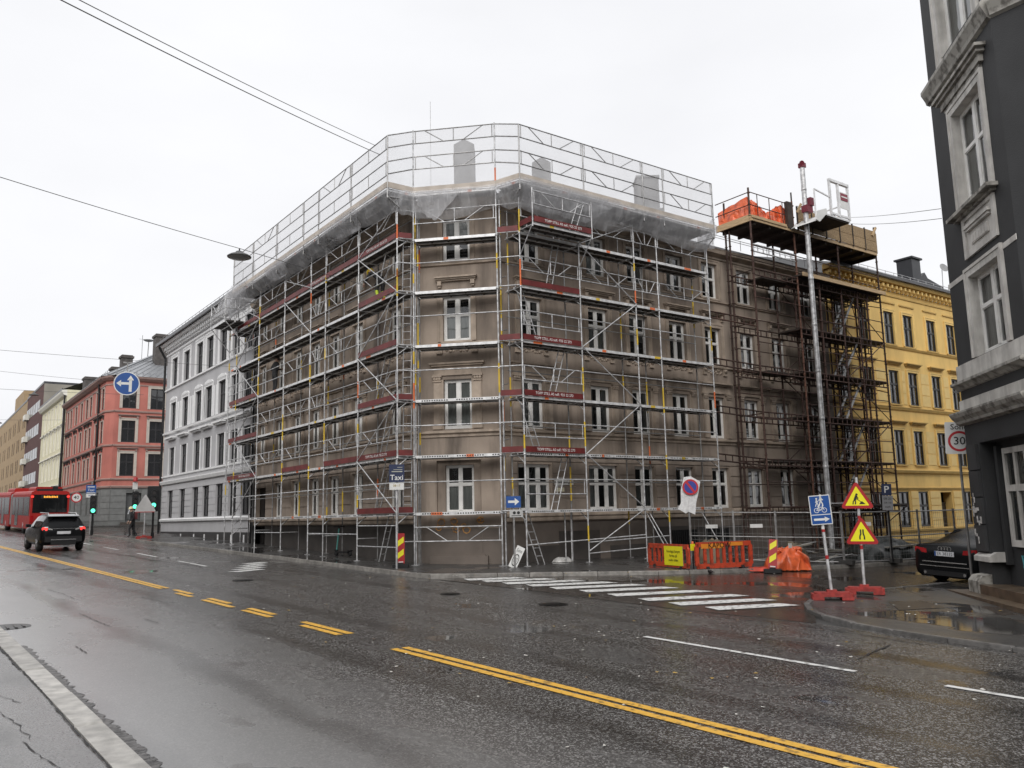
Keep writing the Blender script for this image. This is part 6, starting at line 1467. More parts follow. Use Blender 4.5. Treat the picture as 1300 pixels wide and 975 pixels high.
# ---- plastic barriers
def barrier(label, a, b, h, extra, z0):
    a, b = V(*a), V(*b); d = b - a; l = d.length; ang = atan2(d.y, d.x); M = T(a.x, a.y, z0) @ RZ(ang)
    S = thing('barrier', label, 'barrier', M, 'orange plastic barriers'); n = 8; mb = MB(); o = [(.0, .2), (.12, .1), (l - .12, .1), (l, .2), (l, h - .16), (l - .16, h), (.16, h), (0, h - .16)]
    # frame bars
    mb.box(.05, l - .05, -.035, .035, h - .14, h); mb.box(.05, l - .05, -.035, .035, .1, .24)
    for x in (0, l): s = 1 if x == 0 else -1; mb.prism([(x, .2), (x + s * .12, .1), (x + s * .12, h), (x, h - .14)], -.035, .035, 'xz')
    for k in range(1, n): x = .12 + (l - .24) * k / n; mb.box(x - .045, x + .045, -.03, .03, .24, h - .14)
    obj('barrier_body', mb, barrier_o, S, M)
    for x in (.4, l - .4): mb = MB(); mb.prism([(-.32, 0), (.32, 0), (.1, .07), (.05, .16), (-.05, .16), (-.1, .07)], x - .05, x + .05, 'yz'); obj('foot', mb, rubber, S, M)
    extra(S, M, l, h); return S
def ex1(S, M, l, h):
    Ms = M @ T(l * .66, -.05, h * .56); plate(S, 'notice', Ms, rect(-.52, .52, -.29, .29), sign_yellow)
    lettering(S, Ms, [('Vennligst benytt', 0, .13, .115), ('fortau på', 0, 0, .115), ('andre siden', 0, -.13, .115)], lett_k)
def ex2(S, M, l, h):
    mb = MB(); mb.box(.2, 1.0, -.04, -.036, h - .19, h - .05); mb.box(1.2, l - .35, -.04, -.036, h - .13, h - .02); obj('orange_tape', mb, mat('amber_tape', (.75, .26, .03), .5), S, M)
    lettering(S, M @ T(0, -.042, 0), [('KAPOW', .85, h - .11, .22)], lett_k)
barrier('orange plastic barrier with yellow Vennligst benytt notice', (19.75, 20.0, 0), (19.2, 17.75, 0), .8, ex1, gz(19) + .03)
barrier('orange plastic barrier with KAPOW written in black', (19.42, 17.72, 0), (21.4, 17.2, 0), .88, ex2, gz(17.6) + .04)
mb = MB(); mb.tube((19.75, 18.1, gz(18)), (19.75, 18.1, 1.18), .02, 6); mb.cur = 1; mb.box(19.70, 19.80, 18.05, 18.15, 1.12, 1.32); mb.cur = 2; mb.lathe([(.04, 0), (.04, .05), (.02, .08)], (19.75, 18.1, 1.32), 10)
tag(obj('warning_lamp', mb, [rubber, sign_yellow, tape_o]), 'small yellow warning lamp standing between the two orange barriers', 'warning lamp')
heap('tarpaulin', [(21.5, 16.75, .5), (22.65, 16.0, .47), (23.2, 16.5, .48), (22.2, 17.4, .5)], .78, orange_tarp, 'crumpled orange tarpaulin heap on the ground by the fence', 'tarpaulin', 30, 24, 12, .2)
heap('tarpaulin', [(20.8, 17.1, .49), (21.6, 16.5, .46), (21.9, 16.9, .47), (21.2, 17.3, .48)], .14, mat('red_orange_sheet', (.55, .06, .03), .4, var=.3, scale=6), 'flat red orange sheet trailing between barrier and marker panel', 'tarpaulin', 14, 8, 15, .07)
mb = MB(); mb.box(22.0, 22.14, 16.28, 16.3, 1.14, 1.28); tag(obj('white_tag', mb, sign_white), 'small white tag on the crumpled orange tarpaulin heap', 'tag')
rnd = random.Random(13)
S = thing('timber_pile', 'pile of old planks and steel tubes behind the site fence', 'timber pile', T(26, 17.5, gz(17.5)))
for k in range(26):
    a = V(rnd.uniform(23.4, 30.5), rnd.uniform(16.5, 19.0), gz(17) + .1 + rnd.uniform(0, .5)); an = rnd.uniform(-.5, .35); l = rnd.uniform(1.2, 3.0); b = a + V(cos(an) * l, sin(an) * l * .4, rnd.uniform(-.25, .3)); b.z = max(b.z, gz(17) + .08)
    mb = MB(); 
    if k % 3: mb.bar(a, b, .16, .04); part('plank', mb, (wood, wood_dk, mat('grey_old_board', (.3, .28, .24), .8, var=.3))[k % 3 if k % 2 else 2], S)
    else: mb.tube(a, b, .025, 6); part('tube', mb, galv_dk, S)
heap('mesh_heap', [(26.6, 16.4, .5), (29.4, 16.0, .48), (29.8, 17.6, .5), (26.9, 18.0, .5)], .9, mat('dark_green_mesh_tarp', (.02, .024, .022), .45, var=.6, scale=7), 'dark mesh sheet over a pile behind the fence beside the yellow building', 'debris sheet', 20, 14, 31, .16)
for k, (x, y, s) in enumerate(((24.9, 18.2, .35), (22.2, 19.5, .4))):
    heap('rubble_sack', [(x - s, y - s, .55), (x + s, y - s, .55), (x + s, y + s, .55), (x - s, y + s, .55)], .8 + .2 * k, mat('dirty_sack', (.16, .13, .09), .8, var=.4), ('brown rubble sack standing behind the fence near the hoist', 'dirty rubble sack behind the KAPOW barrier')[k], 'sack', 10, 10, 40 + k, .08)
heap('sand_bag', [(18.05, 22.55, .71), (18.75, 22.55, .71), (18.75, 22.95, .71), (18.05, 22.95, .71)], .2, mat('white_sack', (.6, .59, .57), .7, var=.2), 'small white bag lying at the foot of the right scaffold', 'bag', 10, 8, 50, .04)
# ---- site fence: tube frames with wire mesh
FP = [(22.3, 20.5), (22.9, 19.1), (23.5, 17.85), (24.6, 16.15), (26.4, 15.6), (28.1, 15.55), (30.7, 15.65), (34.0, 15.8)]
FE = thing('site_fence', 'grey tube and wire site fence in front of the rusty scaffold', 'fence', T(26, 16, gz(16)))
mesh_m = sheet_mat('fence_wire_mesh', (.3, .3, .3), .16, .2, .5)
for k, (p, q) in enumerate(zip(FP, FP[1:])):
    mb = MB(); za, zb = gz(p[1]) + .12, gz(q[1]) + .12; h = 1.62
    for dz in (.06, .82, h): mb.tube((*p, za + dz), (*q, zb + dz), .021, 6)
    for t in (.01, .99): c = V(*p, za).lerp(V(*q, zb), t); mb.tube(c, c + V(0, 0, h + .06), .024, 6)
    n = int(hypot(q[0] - p[0], q[1] - p[1]) / .14)
    for i in range(1, n): c = V(*p, za + .06).lerp(V(*q, zb + .06), i / n); mb.tube(c, c + V(0, 0, h - .06), .0035, 3, caps=False)
    for i in range(1, 7): mb.tube((*p, za + i * .23), (*q, zb + i * .23), .0035, 3, caps=False)
    part('fence_panel', mb, galv_dk, FE)
    mb = MB(); mb.prism(rrect(-.11, .11, -.33, .33, .05), 0, .13, 'xy', T(p[0], p[1], gz(p[1]) + .11)); part('fence_foot', mb, mat('concrete_foot', (.05, .048, .046), .6, var=.3), FE)
for x, y in ((22.6, 19.8), (23.2, 18.4), (25.4, 15.85)):
    mb = MB(); mb.box(-.2, .2, -.03, -.02, 0, .12, FA(x, y, 1.72, 50)); part('white_tag', mb, sign_white, FE)

# ---- traffic lights
def signal(label, x, y, zh, az, board=False, mirror=False):
    g = gz(y) + .1; S = thing('traffic_light', label, 'traffic light', T(x, y, g)); M = FA(x, y, g, az); mb = MB(); mb.tube((0, 0, 0), (0, 0, zh - g + .5), .06, 8); mb.tube((0, 0, 0), (0, 0, .3), .09, 8); obj('pole', mb, black_met, S, M)
    Mh = FA(x, y, zh, az) @ T(.0, -.2, 0); mb = MB(); mb.prism(rrect(-.19, .19, -.58, .58, .06), -.02, .2, 'xz')
    if board: mb.prism(rrect(-.36, .36, -.74, .74, .08), .2, .22, 'xz')
    hd = obj('signal_head', mb, black_met, S, Mh)
    for k, z in enumerate((.37, 0, -.37)):
        mb = MB(); disc(mb, 0, z, .125, -.024, 18); obj('lens', mb, green_l if k == 2 else mat('dark_lens', (.03, .018, .014), .25), hd, Mh)
        mb = MB(); n = 10
        for i in range(n): a, b = pi * i / n, pi * (i + 1) / n; mb.quad((.15 * cos(a), -.02, z + .15 * sin(a)), (.15 * cos(b), -.02, z + .15 * sin(b)), (.14 * cos(b), -.26, z + .15 * sin(b) - .03), (.14 * cos(a), -.26, z + .15 * sin(a) - .03))
        obj('visor', mb, black_met, hd, Mh)
    return S
signal('traffic light showing green with backing board, right of the pedestrian before the grey building', 12.05, 52.7, 3.72, 12, True)
signal('traffic light showing green above the pedestrian in the white helmet', 12.15, 58.0, 3.75, 12)
signal('traffic light showing green on the far corner under the coral building, by the taxi sign', 10.0, 59.6, 3.55, 10)
signal('distant traffic light showing green behind the bus', 6.3, 86, 4.35, 5)
# far signs
S = thing('taxi_sign', 'small blue taxi stand sign before the coral building', 'road sign', T(10.6, 64, gz(64) + .1)); Mp = FA(10.6, 64.0, gz(64), 10); pole(S, Mp, 3.5, .05, galv_dk); Ms = FA(10.6, 64, 4.7, 10) @ T(-.05, -.06, 0) @ Matrix.Scale(.78, 4); plate(S, 'sign_plate', Ms, rrect(-.40, .40, -.36, .36, .03), sign_blue); lettering(S, Ms, [('Taxi', 0, -.08, .30)], sign_white); flat(S, 'white_strip', Ms, [rect(-.28, .28, .16, .24), rect(-.34, .34, -.33, -.28)], sign_white); Ms2 = Ms @ T(0, 0, -.56); plate(S, 'time_plate', Ms2, rect(-.36, .36, -.16, .16), sign_white); lettering(S, Ms2, [('08-20', 0, 0, .17)], sign_blue)
S = thing('speed_sign', 'round red and white 40 speed limit sign before the coral building', 'road sign', T(9.75, 64.5, gz(64) + .1)); pole(S, FA(9.75, 64.5, gz(64), 9), 2.9, .04, galv_dk); Ms = FA(9.75, 64.5, 4.15, 9) @ T(0, -.06, 0) @ Matrix.Scale(.78, 4); plate(S, 'sign_disc', Ms, circ(.44, 26), sign_white); mb = MB(); disc(mb, 0, 0, .44, -.004, 28, .34); obj('red_ring', mb, mat('bright_sign_red', (.5, .02, .03), .4), S, Ms); lettering(S, Ms, [('40', 0, 0, .42)], lett_k)
S = thing('warning_triangle_sign', 'grey back of a triangular road sign on a red rubber foot beside the pedestrian', 'road sign', T(11.35, 51.6, gz(51.6) + .1)); Mb = FA(11.35, 51.6, gz(51.6) + .1, 12); foot(S, Mb); pole(S, Mb @ T(0, 0, .14), 2.0, .035, galv); Ms = FA(11.35, 51.6, gz(51.6) + 1.95, 12) @ T(0, -.05, 0); plate(S, 'sign_plate', Ms, tri(.68, .05), mat('pale_grey_sign_back', (.48, .47, .46), .5, .2)); flat(S, 'red_edge', Ms, [rect(-.5, .5, -.36, -.32)], sign_red); plate(S, 'lower_plate', Ms @ T(0, .015, -.18), rect(-.48, .48, -.14, .2), mat('pale_grey_sign_back', (.48, .47, .46), .5, .2))
mb = MB(); mb.tube((12.3, 59.0, gz(59)), (12.3, 59.0, 5.2), .05, 8); mb.cur = 1; mb.box(12.15, 12.45, 58.93, 58.98, 4.5, 4.95); mb.cur = 2; mb.lathe([(.14, 0), (.14, .25), (.03, .3)], (12.3, 58.9, 5.0), 10)
tag(obj('small_sign_post', mb, [galv_dk, sign_white, sign_red]), 'thin post with small white plate and red lamp rising above the traffic light', 'sign post')

# ---- hanging street lamps and the wires over the street
wire_m = mat('dark_wire', (.10, .10, .10), .5, .3)
def wire(label, p, q, sag, r=.009, group=None):
    mb = MB(); p, q = V(*p), V(*q); n = 24; pts = []
    for i in range(n + 1): t = i / n; c = p.lerp(q, t); c.z -= sag * (1 - (2 * t - 1) ** 2); pts.append(c)
    mb.path(pts, r, 5); return tag(obj('overhead_wire', mb, wire_m), label, 'wire', group)
def street_lamp(label, x, y, z):
    S = thing('street_lamp', label, 'street lamp', T(x, y, z), 'lamps hung over the street'); M = T(x, y, z); mb = MB(); mb.lathe([(.02, .16), (.09, .15), (.13, .10), (.26, .05), (.335, .0), (.33, -.02)], n=24); obj('lamp_shade', mb, mat('grey_lamp_shade', (.10, .10, .10), .5, .2), S, M)
    mb = MB(); mb.lathe([(.30, -.02), (.26, -.05), (.1, -.075), (.01, -.08)], n=24); obj('lamp_lens', mb, mat('milky_lens', (.26, .26, .255), .3), S, M); mb = MB(); mb.tube((0, 0, .15), (0, 0, .24), .02, 6); obj('hanger', mb, black_met, S, M)
street_lamp('nearest street lamp, hung on a wire in front of the scaffold netting', 7.33, 23.24, 9.74)
street_lamp('far pendant street lamp hung over the street against the sky, above the brown brick building', 7.17, 67.96, 11.5)
street_lamp('farthest pendant street lamp, cut by the left picture edge', 7.42, 98, 12.55)
wire('wire that carries the nearest street lamp from the left to the brown building', (-9, 15.1, 9.62), (7.33, 23.24, 9.98), .18); wire('short end of the lamp wire running into the roof edge netting', (7.33, 23.24, 9.98), (14.2, 26.6, 10.35), .02)
wire('upper one of the paired wires slanting down to the roof corner', (-9, 6.6, 8.9), (12.6, 25.3, 15.2), .25, .010); wire('lower one of the paired wires slanting down to the roof corner', (-9, 6.2, 8.55), (12.6, 24.9, 14.7), .25, .012)
wire('upper thin wire from the hoist platform to the dark building', (36, 22, 16.1), (20.2, 9.85, 9.5), .05, .008); wire('lower thin wire from the hoist platform to the dark building', (36, 22, 15.8), (20.2, 9.85, 9.25), .08, .008)
wire('span wire that carries the round blue arrow sign', (-9, 43.6, 10.4), (14.2, 43.6, 10.3), .2, .008); wire('faint wire over the far street carrying the far lamp', (-9, 68, 12.2), (14.5, 68.0, 12.0), .3, .012); wire('faint upper wire over the far street', (-9, 80, 16.2), (14.0, 82, 15.0), .3, .012); wire('faint wire carrying the farthest lamp', (-9, 98, 13.2), (14.2, 98, 13.2), .4, .012)
mb = MB(); mb.tube((17.6, 30.0, 15), (17.6, 30.0, 20.3), .011, 5); tag(obj('radio_mast', mb, galv_dk), 'thin antenna mast standing above the roof of the brown building', 'antenna')

# ================================================================== e-scooter against the basement wall
S = thing('electric_scooter', 'black electric scooter with teal stem parked by the basement wall', 'scooter', T(13.85, 30.4, gz(30.4) + .11)); M = T(13.85, 30.4, gz(30.4) + .11) @ RZ(R(97))
mb = MB(); mb.box(-.45, .35, -.08, .08, .13, .19); obj('deck', mb, black_met, S, M)
for x in (-.5, .48):
    mb = MB(); Mw = M @ T(x, 0, .115); mb.lathe([(.05, -.03), (.105, -.028), (.115, 0), (.105, .028), (.05, .03)], n=16, M=RX(pi / 2)); obj('wheel', mb, rubber, S, Mw)
mb = MB(); mb.tube((.46, 0, .2), (.30, 0, 1.05), .03, 8); obj('stem', mb, mat('teal_paint', (.10, .33, .30), .4), S, M); mb = MB(); mb.tube((.30, -.24, 1.12), (.30, .24, 1.12), .018, 8); mb.tube((.32, 0, 1.0), (.30, 0, 1.12), .03, 8); mb.box(-.6, -.4, -.06, .06, .2, .24); mb.prism([(.4, .2), (.6, .2), (.56, .26), (.44, .26)], -.05, .05); obj('handlebar', mb, black_met, S, M)
# ================================================================== vehicles
paint_k = mat('black_car_paint', (.005, .0055, .0065), .3, 0, var=.1, spec=.22, rvar=.05)
trim_k = mat('black_plastic_trim', (.014, .014, .015), .5, var=.2)
car_glass = mat('dark_car_glass', (.012, .013, .014), .05, var=.1, spec=.5)
chrome = mat('chrome', (.7, .7, .7), .15, 1.0, var=.05)
tail_r = mat('red_tail_lamp', (.42, .008, .012), .15, var=.1, coat=.6); tail_on = mat('lit_tail_lamp', (.6, .02, .02), .2, emit=(1.0, .05, .04), estr=1.6)
tyre_m = mat('tyre_rubber', (.018, .018, .018), .75, var=.3); rim_m = mat('alloy_rim', (.45, .45, .46), .3, .8, var=.15)
plate_m = mat('number_plate_white', (.75, .76, .78), .4)
def loft_car(mb, stations, inset=0.0):
    """stations: x, half width at belt, floor z, belt z, half width at roof, roof z"""
    rings = []
    for x, w_, zf, zb, wr_, zr in stations:
        h = zb - zf
        half = [(0, zf), (w_ * .80, zf), (w_ * .95, zf + .06 * h + .03), (w_, zf + .30 * h), (w_ * 1.005, zf + .62 * h), (w_ * .985, zf + .9 * h), (w_ * .955, zb), (lerp(w_ * .955, wr_, .5) + .012, lerp(zb, zr, .5)), (wr_ + .004, zr - .08 * (zr - zb) - .02), (wr_ * .88, zr - .008), (wr_ * .5, zr + .012), (0, zr + .018)]
        rings.append([(x, -a, b) for a, b in half] + [(x, a, b) for a, b in reversed(half[1:-1])])
    n = len(rings[0])
    for r in rings: mb.v += r
    o = len(mb.v) - n * len(rings)
    for k in range(len(rings) - 1):
        for i in range(n): mb.f.append([o + k * n + i, o + (k + 1) * n + i, o + (k + 1) * n + (i + 1) % n, o + k * n + (i + 1) % n]); mb.mi.append(mb.cur); mb.sm.append(True)
    mb.f.append([o + i for i in range(n)][::1]); mb.mi.append(mb.cur); mb.sm.append(False)
    mb.f.append([o + (len(rings) - 1) * n + i for i in reversed(range(n))]); mb.mi.append(mb.cur); mb.sm.append(False)
    return rings
def wheel(S, M, x, y, r, wd, side):
    Mw = M @ T(x, y, r)
    w = MB(); w.lathe([(r * .62, -wd / 2), (r * .93, -wd / 2), (r, -wd * .3), (r, wd * .3), (r * .93, wd / 2), (r * .62, wd / 2)], n=24, M=RX(pi / 2)); wo = obj('wheel', w, tyre_m, S, Mw)
    w = MB(); yo = side * wd * .5; w.lathe([(.03, 0), (r * .62, 0), (r * .64, .02)], n=24, M=T(0, yo - side * .03, 0) @ RX(pi / 2))
    for k in range(5): a = 2 * pi * k / 5; w.bar((.02 * cos(a), yo + side * .004, .02 * sin(a)), (r * .6 * cos(a), yo + side * .004, r * .6 * sin(a)), .03, .07)
    obj('rim', w, rim_m, wo, Mw)
def car(name, label, M, st, glass_side, rear_glass, wheels, tails, plate_txt, lit, extra=None, plate=(0, .8)):
    S = thing(name, label, 'car', M); mb = MB(); rings = loft_car(mb, st); body = obj('body', mb, paint_k, S, M)
    n = len(rings[0]); half = (n + 2) // 2
    for s in (0, 1):                                           # side glass: band between belt and roof edge
        idx = (6, 7, 8) if s == 0 else (n - 6, n - 7, n - 8)
        for a, b in glass_side:
            g = MB(); sy = -.012 if s == 0 else .012
            for k in range(a, b):
                for i, j in zip(idx, idx[1:]):
                    q = [rings[k][i], rings[k + 1][i], rings[k + 1][j], rings[k][j]]; c = [sum(v[t] for v in q) / 4 for t in range(3)]
                    g.poly([(v[0], v[1] + sy, v[2] + (.025 if i == idx[0] and t in (0, 1) else 0)) for t, v in enumerate(q)])
            obj('side_window', g, car_glass, body, M)
    g = MB(); g.quad(*rear_glass); obj('rear_window', g, car_glass, body, M)
    for x, y, r, wd in wheels:
        for s in (-1, 1):
            wheel(S, M, x, s * y, r, wd, s)
            a = MB(); N_ = 14; a.add([(x + (r + .06) * cos(pi * i / N_), s * (y + wd * .5 + .004), r + (r + .06) * sin(pi * i / N_)) for i in range(N_ + 1)], [tuple(range(N_ + 1))]); obj('wheel_arch', a, trim_k, body, M)
    for pts in tails:
        for s in (-1, 1): t = MB(); t.add([(x, s * y, z) for x, y, z in pts] + [(x + .08, s * (y), z) for x, y, z in pts], [tuple(range(len(pts))), *[(i, (i + 1) % len(pts), len(pts) + (i + 1) % len(pts), len(pts) + i) for i in range(len(pts))]]); obj('tail_lamp', t, tail_on if lit else tail_r, body, M)
    Mp = M @ T(plate[0], 0, plate[1]) @ RZ(-pi / 2); p = MB(); p.box(-.27, .27, -.012, .03, -.06, .06); po = obj('number_plate', p, plate_m, body, Mp)
    if plate_txt: t = MB(); add_text(t, plate_txt, .02, -.002, .115, -.014); obj('lettering', t, lett_k, po, Mp); t = MB(); t.box(-.268, -.225, -.0135, -.012, -.058, .058); obj('blue_strip', t, sign_blue, po, Mp)
    if extra: extra(S, body, M)
    return S
# dark crossover driving away up the main street
suv = [(-.02, .70, .42, .80, .60, .84), (.0, .86, .36, .98, .70, 1.04), (.10, .90, .30, 1.04, .68, 1.14), (.34, .915, .28, 1.05, .64, 1.50), (.48, .92, .26, 1.05, .62, 1.575), (1.1, .93, .24, 1.03, .63, 1.61), (1.9, .93, .24, 1.0, .63, 1.60), (2.5, .925, .24, .98, .60, 1.53), (3.1, .92, .25, .97, .66, 1.08), (3.7, .89, .28, .93, .62, .99), (4.15, .80, .34, .82, .55, .86), (4.22, .70, .42, .70, .5, .72)]
def suvx(S, body, M):
    mb = MB(); mb.box(-.035, .02, -.74, .74, .42, .66); mb.box(-.05, -.02, -.5, .5, .28, .42); obj('bumper', mb, trim_k, body, M)
    mb = MB(); mb.box(-.06, -.03, -.5, .5, .50, .54); mb.box(-.055, -.03, -.42, .42, .20, .27); obj('skid_plate', mb, chrome, body, M)
    mb = MB(); mb.prism([(.30, 1.50), (.16, 1.53), (.2, 1.56), (.55, 1.61)], -.62, .62, 'xz'); obj('spoiler', mb, mat('silver_roof', (.42, .43, .44), .25, .3), body, M)
    for s in (-1, 1): mb = MB(); mb.tube((.5, s * .56, 1.66), (2.2, s * .58, 1.67), .022, 8); mb.tube((.5, s * .56, 1.66), (.44, s * .56, 1.58), .022, 8); obj('roof_rail', mb, chrome, body, M)
    mb = MB(); mb.quad((.015, -.78, 1.045), (.015, .78, 1.045), (.05, .76, 1.08), (.05, -.76, 1.08)); mb.box(-.03, .03, -.6, .6, .985, 1.005); obj('chrome_strip', mb, chrome, body, M)
    for s in (-1, 1): mb = MB(); mb.box(1.0 + 1.3, 1.0 + 1.5, s * 1.0 - .1, s * 1.0 + .1, 1.02, 1.16); obj('mirror', mb, paint_k, body, M)
    for s in (-1, 1): t = MB(); t.add([(-.0, s * .45, .94), (-.0, s * .62, .96), (-.0, s * .62, 1.03), (-.0, s * .47, 1.0)], [(0, 1, 2, 3)]); obj('reverse_lamp', t, sign_white, body, M @ T(-.02, 0, 0))
sx, sy = 6.15, 43.6
MS = T(sx, sy, gz(sy)) @ RZ(pi / 2 + R(3.3)) @ RY(-math.atan(SL)) @ Matrix.Scale(1.03, 4)
suv_o = car('suv_car', 'black crossover car with lit red tail lamps driving away behind the bus', MS, suv, [(3, 7)], [(.13, -.60, 1.14), (.13, .60, 1.14), (.325, .55, 1.49), (.325, -.55, 1.49)], [(.72, .80, .34, .22), (3.35, .80, .34, .22)],
    [[(-.015, .66, .92), (-.0, .84, .90), (.02, .87, 1.0), (.0, .82, 1.06), (-.01, .64, 1.02)]], None, True, suvx, plate=(-.03, .82))
# black saloon half hidden at the right
sal = [(-.02, .72, .30, .74, .60, .78), (.0, .86, .22, .92, .68, .97), (.06, .90, .19, .98, .70, 1.03), (.62, .925, .24, 1.0, .68, 1.06), (.9, .93, .23, 1.0, .60, 1.20), (1.35, .935, .22, .99, .56, 1.39), (1.9, .935, .22, .98, .57, 1.44), (2.5, .935, .22, .97, .57, 1.43), (3.0, .935, .22, .96, .58, 1.30), (3.6, .93, .23, .95, .66, 1.03), (4.3, .91, .25, .90, .64, .95), (4.8, .80, .32, .78, .55, .82), (4.88, .7, .4, .66, .5, .68)]
def salx(S, body, M):
    mb = MB(); mb.box(-.06, -.025, -.62, .62, .575, .60); mb.box(-.05, -.02, -.70, .70, .47, .49); obj('chrome_strip', mb, chrome, body, M)
    mb = MB()
    for k in range(4):
        y = (k - 1.5) * .085; n = 14
        for i in range(n): a, b = 2 * pi * i / n, 2 * pi * (i + 1) / n; mb.bar((-.004, y + .055 * cos(a), .93 + .055 * sin(a)), (-.004, y + .055 * cos(b), .93 + .055 * sin(b)), .012, .012)
    obj('badge', mb, chrome, body, M)
    for s in (-1, 1): mb = MB(); mb.box(2.9, 3.1, s * 1.0 - .09, s * 1.0 + .09, .96, 1.08); obj('mirror', mb, paint_k, body, M)
    mb = MB(); mb.box(-.05, -.01, -.6, .6, .24, .36); obj('bumper', mb, trim_k, body, M)
    for s in (-1, 1): mb = MB(); mb.tube((-.06, s * .55, .3), (.1, s * .55, .3), .04, 10); obj('exhaust', mb, chrome, body, M)
MA = T(22.1, 11.62, gz(11.6) - .03) @ RZ(R(-7)) @ RX(R(2.5))
car('saloon_car', 'black saloon car seen from behind, parked half hidden by the dark building', MA, sal, [(4, 8)], [(.70, -.56, 1.085), (.70, .56, 1.085), (1.3, .50, 1.385), (1.3, -.50, 1.385)], [(.98, .80, .33, .24), (3.9, .80, .33, .24)],
    [[(-.025, .50, .80), (-.0, .86, .82), (.06, .91, .92), (-.0, .84, .95), (-.02, .52, .91)]], 'ER 38332', False, salx, plate=(-.028, .80))
bus_glass = mat('bus_window_glass', (.012, .013, .014), .2, var=.2, spec=.25)
# ---- red articulated bus
bus_r = mat('red_bus_paint', (.42, .026, .022), .4, var=.15, spec=.3)
bx, by = 8.55, 67.5
MB_ = T(bx, by, gz(by)) @ RZ(pi / 2 + R(3.3)) @ RY(-math.atan(SL))
S = thing('bus', 'red articulated city bus driving away in front of the black crossover', 'bus', MB_)
def shell(mb, x0, x1, w_, z0, z1, r=.22):
    o = [(-w_, z0), (w_, z0), (w_, z1 - r), (w_ - r * .3, z1 - r * .3), (w_ - r, z1), (-w_ + r, z1), (-w_ + r * .3, z1 - r * .3), (-w_, z1 - r)]
    mb.prism(o, x0, x1, 'yz')
mb = MB(); shell(mb, 0, 7.2, 1.22, .35, 2.95); b1 = obj('rear_body', mb, bus_r, S, MB_)
mb = MB(); shell(mb, 8.3, 17.6, 1.22, .35, 2.95); b2 = obj('front_body', mb, bus_r, S, MB_)
mb = MB()
for k in range(11): shell(mb, 7.2 + k * .1, 7.27 + k * .1, 1.14 + .05 * (k % 2), .5, 2.85)
obj('bellows', mb, mat('grey_bellows', (.30, .30, .30), .7), S, MB_)
mb = MB(); mb.box(-.03, 0, -1.08, 1.08, 1.45, 2.7); obj('rear_window', mb, car_glass, b1, MB_)
mb = MB(); mb.box(-.045, -.03, -.55, .6, 2.42, 2.66); dd = obj('destination_display', mb, trim_k, b1, MB_)
Md = MB_ @ T(-.05, .0, 2.54) @ RZ(-pi / 2); mb = MB(); add_text(mb, '21', -.0, 0, .01, 0); mb = MB()
for k in range(9): mb.box(-.42 + k * .1, -.35 + k * .1, -.003, 0, -.06, .07 - .03 * (k % 3 == 1))
obj('lit_lettering', mb, orange_l, dd, Md)
for s in (-1, 1):
    mb = MB(); mb.box(-.04, .02, s * 1.12 - .08, s * 1.12 + .08, 2.5, 2.62); obj('tail_lamp', mb, tail_on, b1, MB_); mb = MB(); mb.box(-.04, .02, s * 1.08 - .09, s * 1.08 + .09, .8, 1.25); obj('tail_lamp', mb, tail_r, b1, MB_)
    for xa, xb, b in ((.35, 2.4, b1), (2.55, 4.4, b1), (5.9, 7.0, b1), (8.5, 10.6, b2), (12.2, 14.2, b2), (14.35, 16.2, b2)):
        mb = MB(); mb.box(xa, xb, s * 1.22, s * 1.235, 1.25, 2.55) if s > 0 else mb.box(xa, xb, -1.235, -1.22, 1.25, 2.55); obj('side_window', mb, bus_glass, b, MB_)
    for xa, b in ((4.55, b1), (10.75, b2)): mb = MB(); mb.box(xa, xa + 1.2, min(s * 1.22, s * 1.236), max(s * 1.22, s * 1.236), .5, 2.55); obj('door', mb, bus_glass, b, MB_)
    for xw in (2.3, 9.6, 15.6): wheel(S, MB_, xw, s * 1.06, .48, .3, s)
for xa, xb in ((.6, 3.2), (9, 12)): mb = MB(); shell(mb, xa, xb, .85, 2.95, 3.25, .12); obj('roof_unit', mb, bus_r, b1 if xa < 8 else b2, MB_)
mb = MB(); mb.box(.2, .5, -.8, .8, 2.95, 3.1); mb.box(.3, 1.2, -.5, -.2, 3.1, 3.3); obj('roof_grille', mb, trim_k, b1, MB_)
mb = MB(); mb.box(-.04, 0, -1.15, 1.15, .35, .6); obj('bumper', mb, trim_k, b1, MB_)

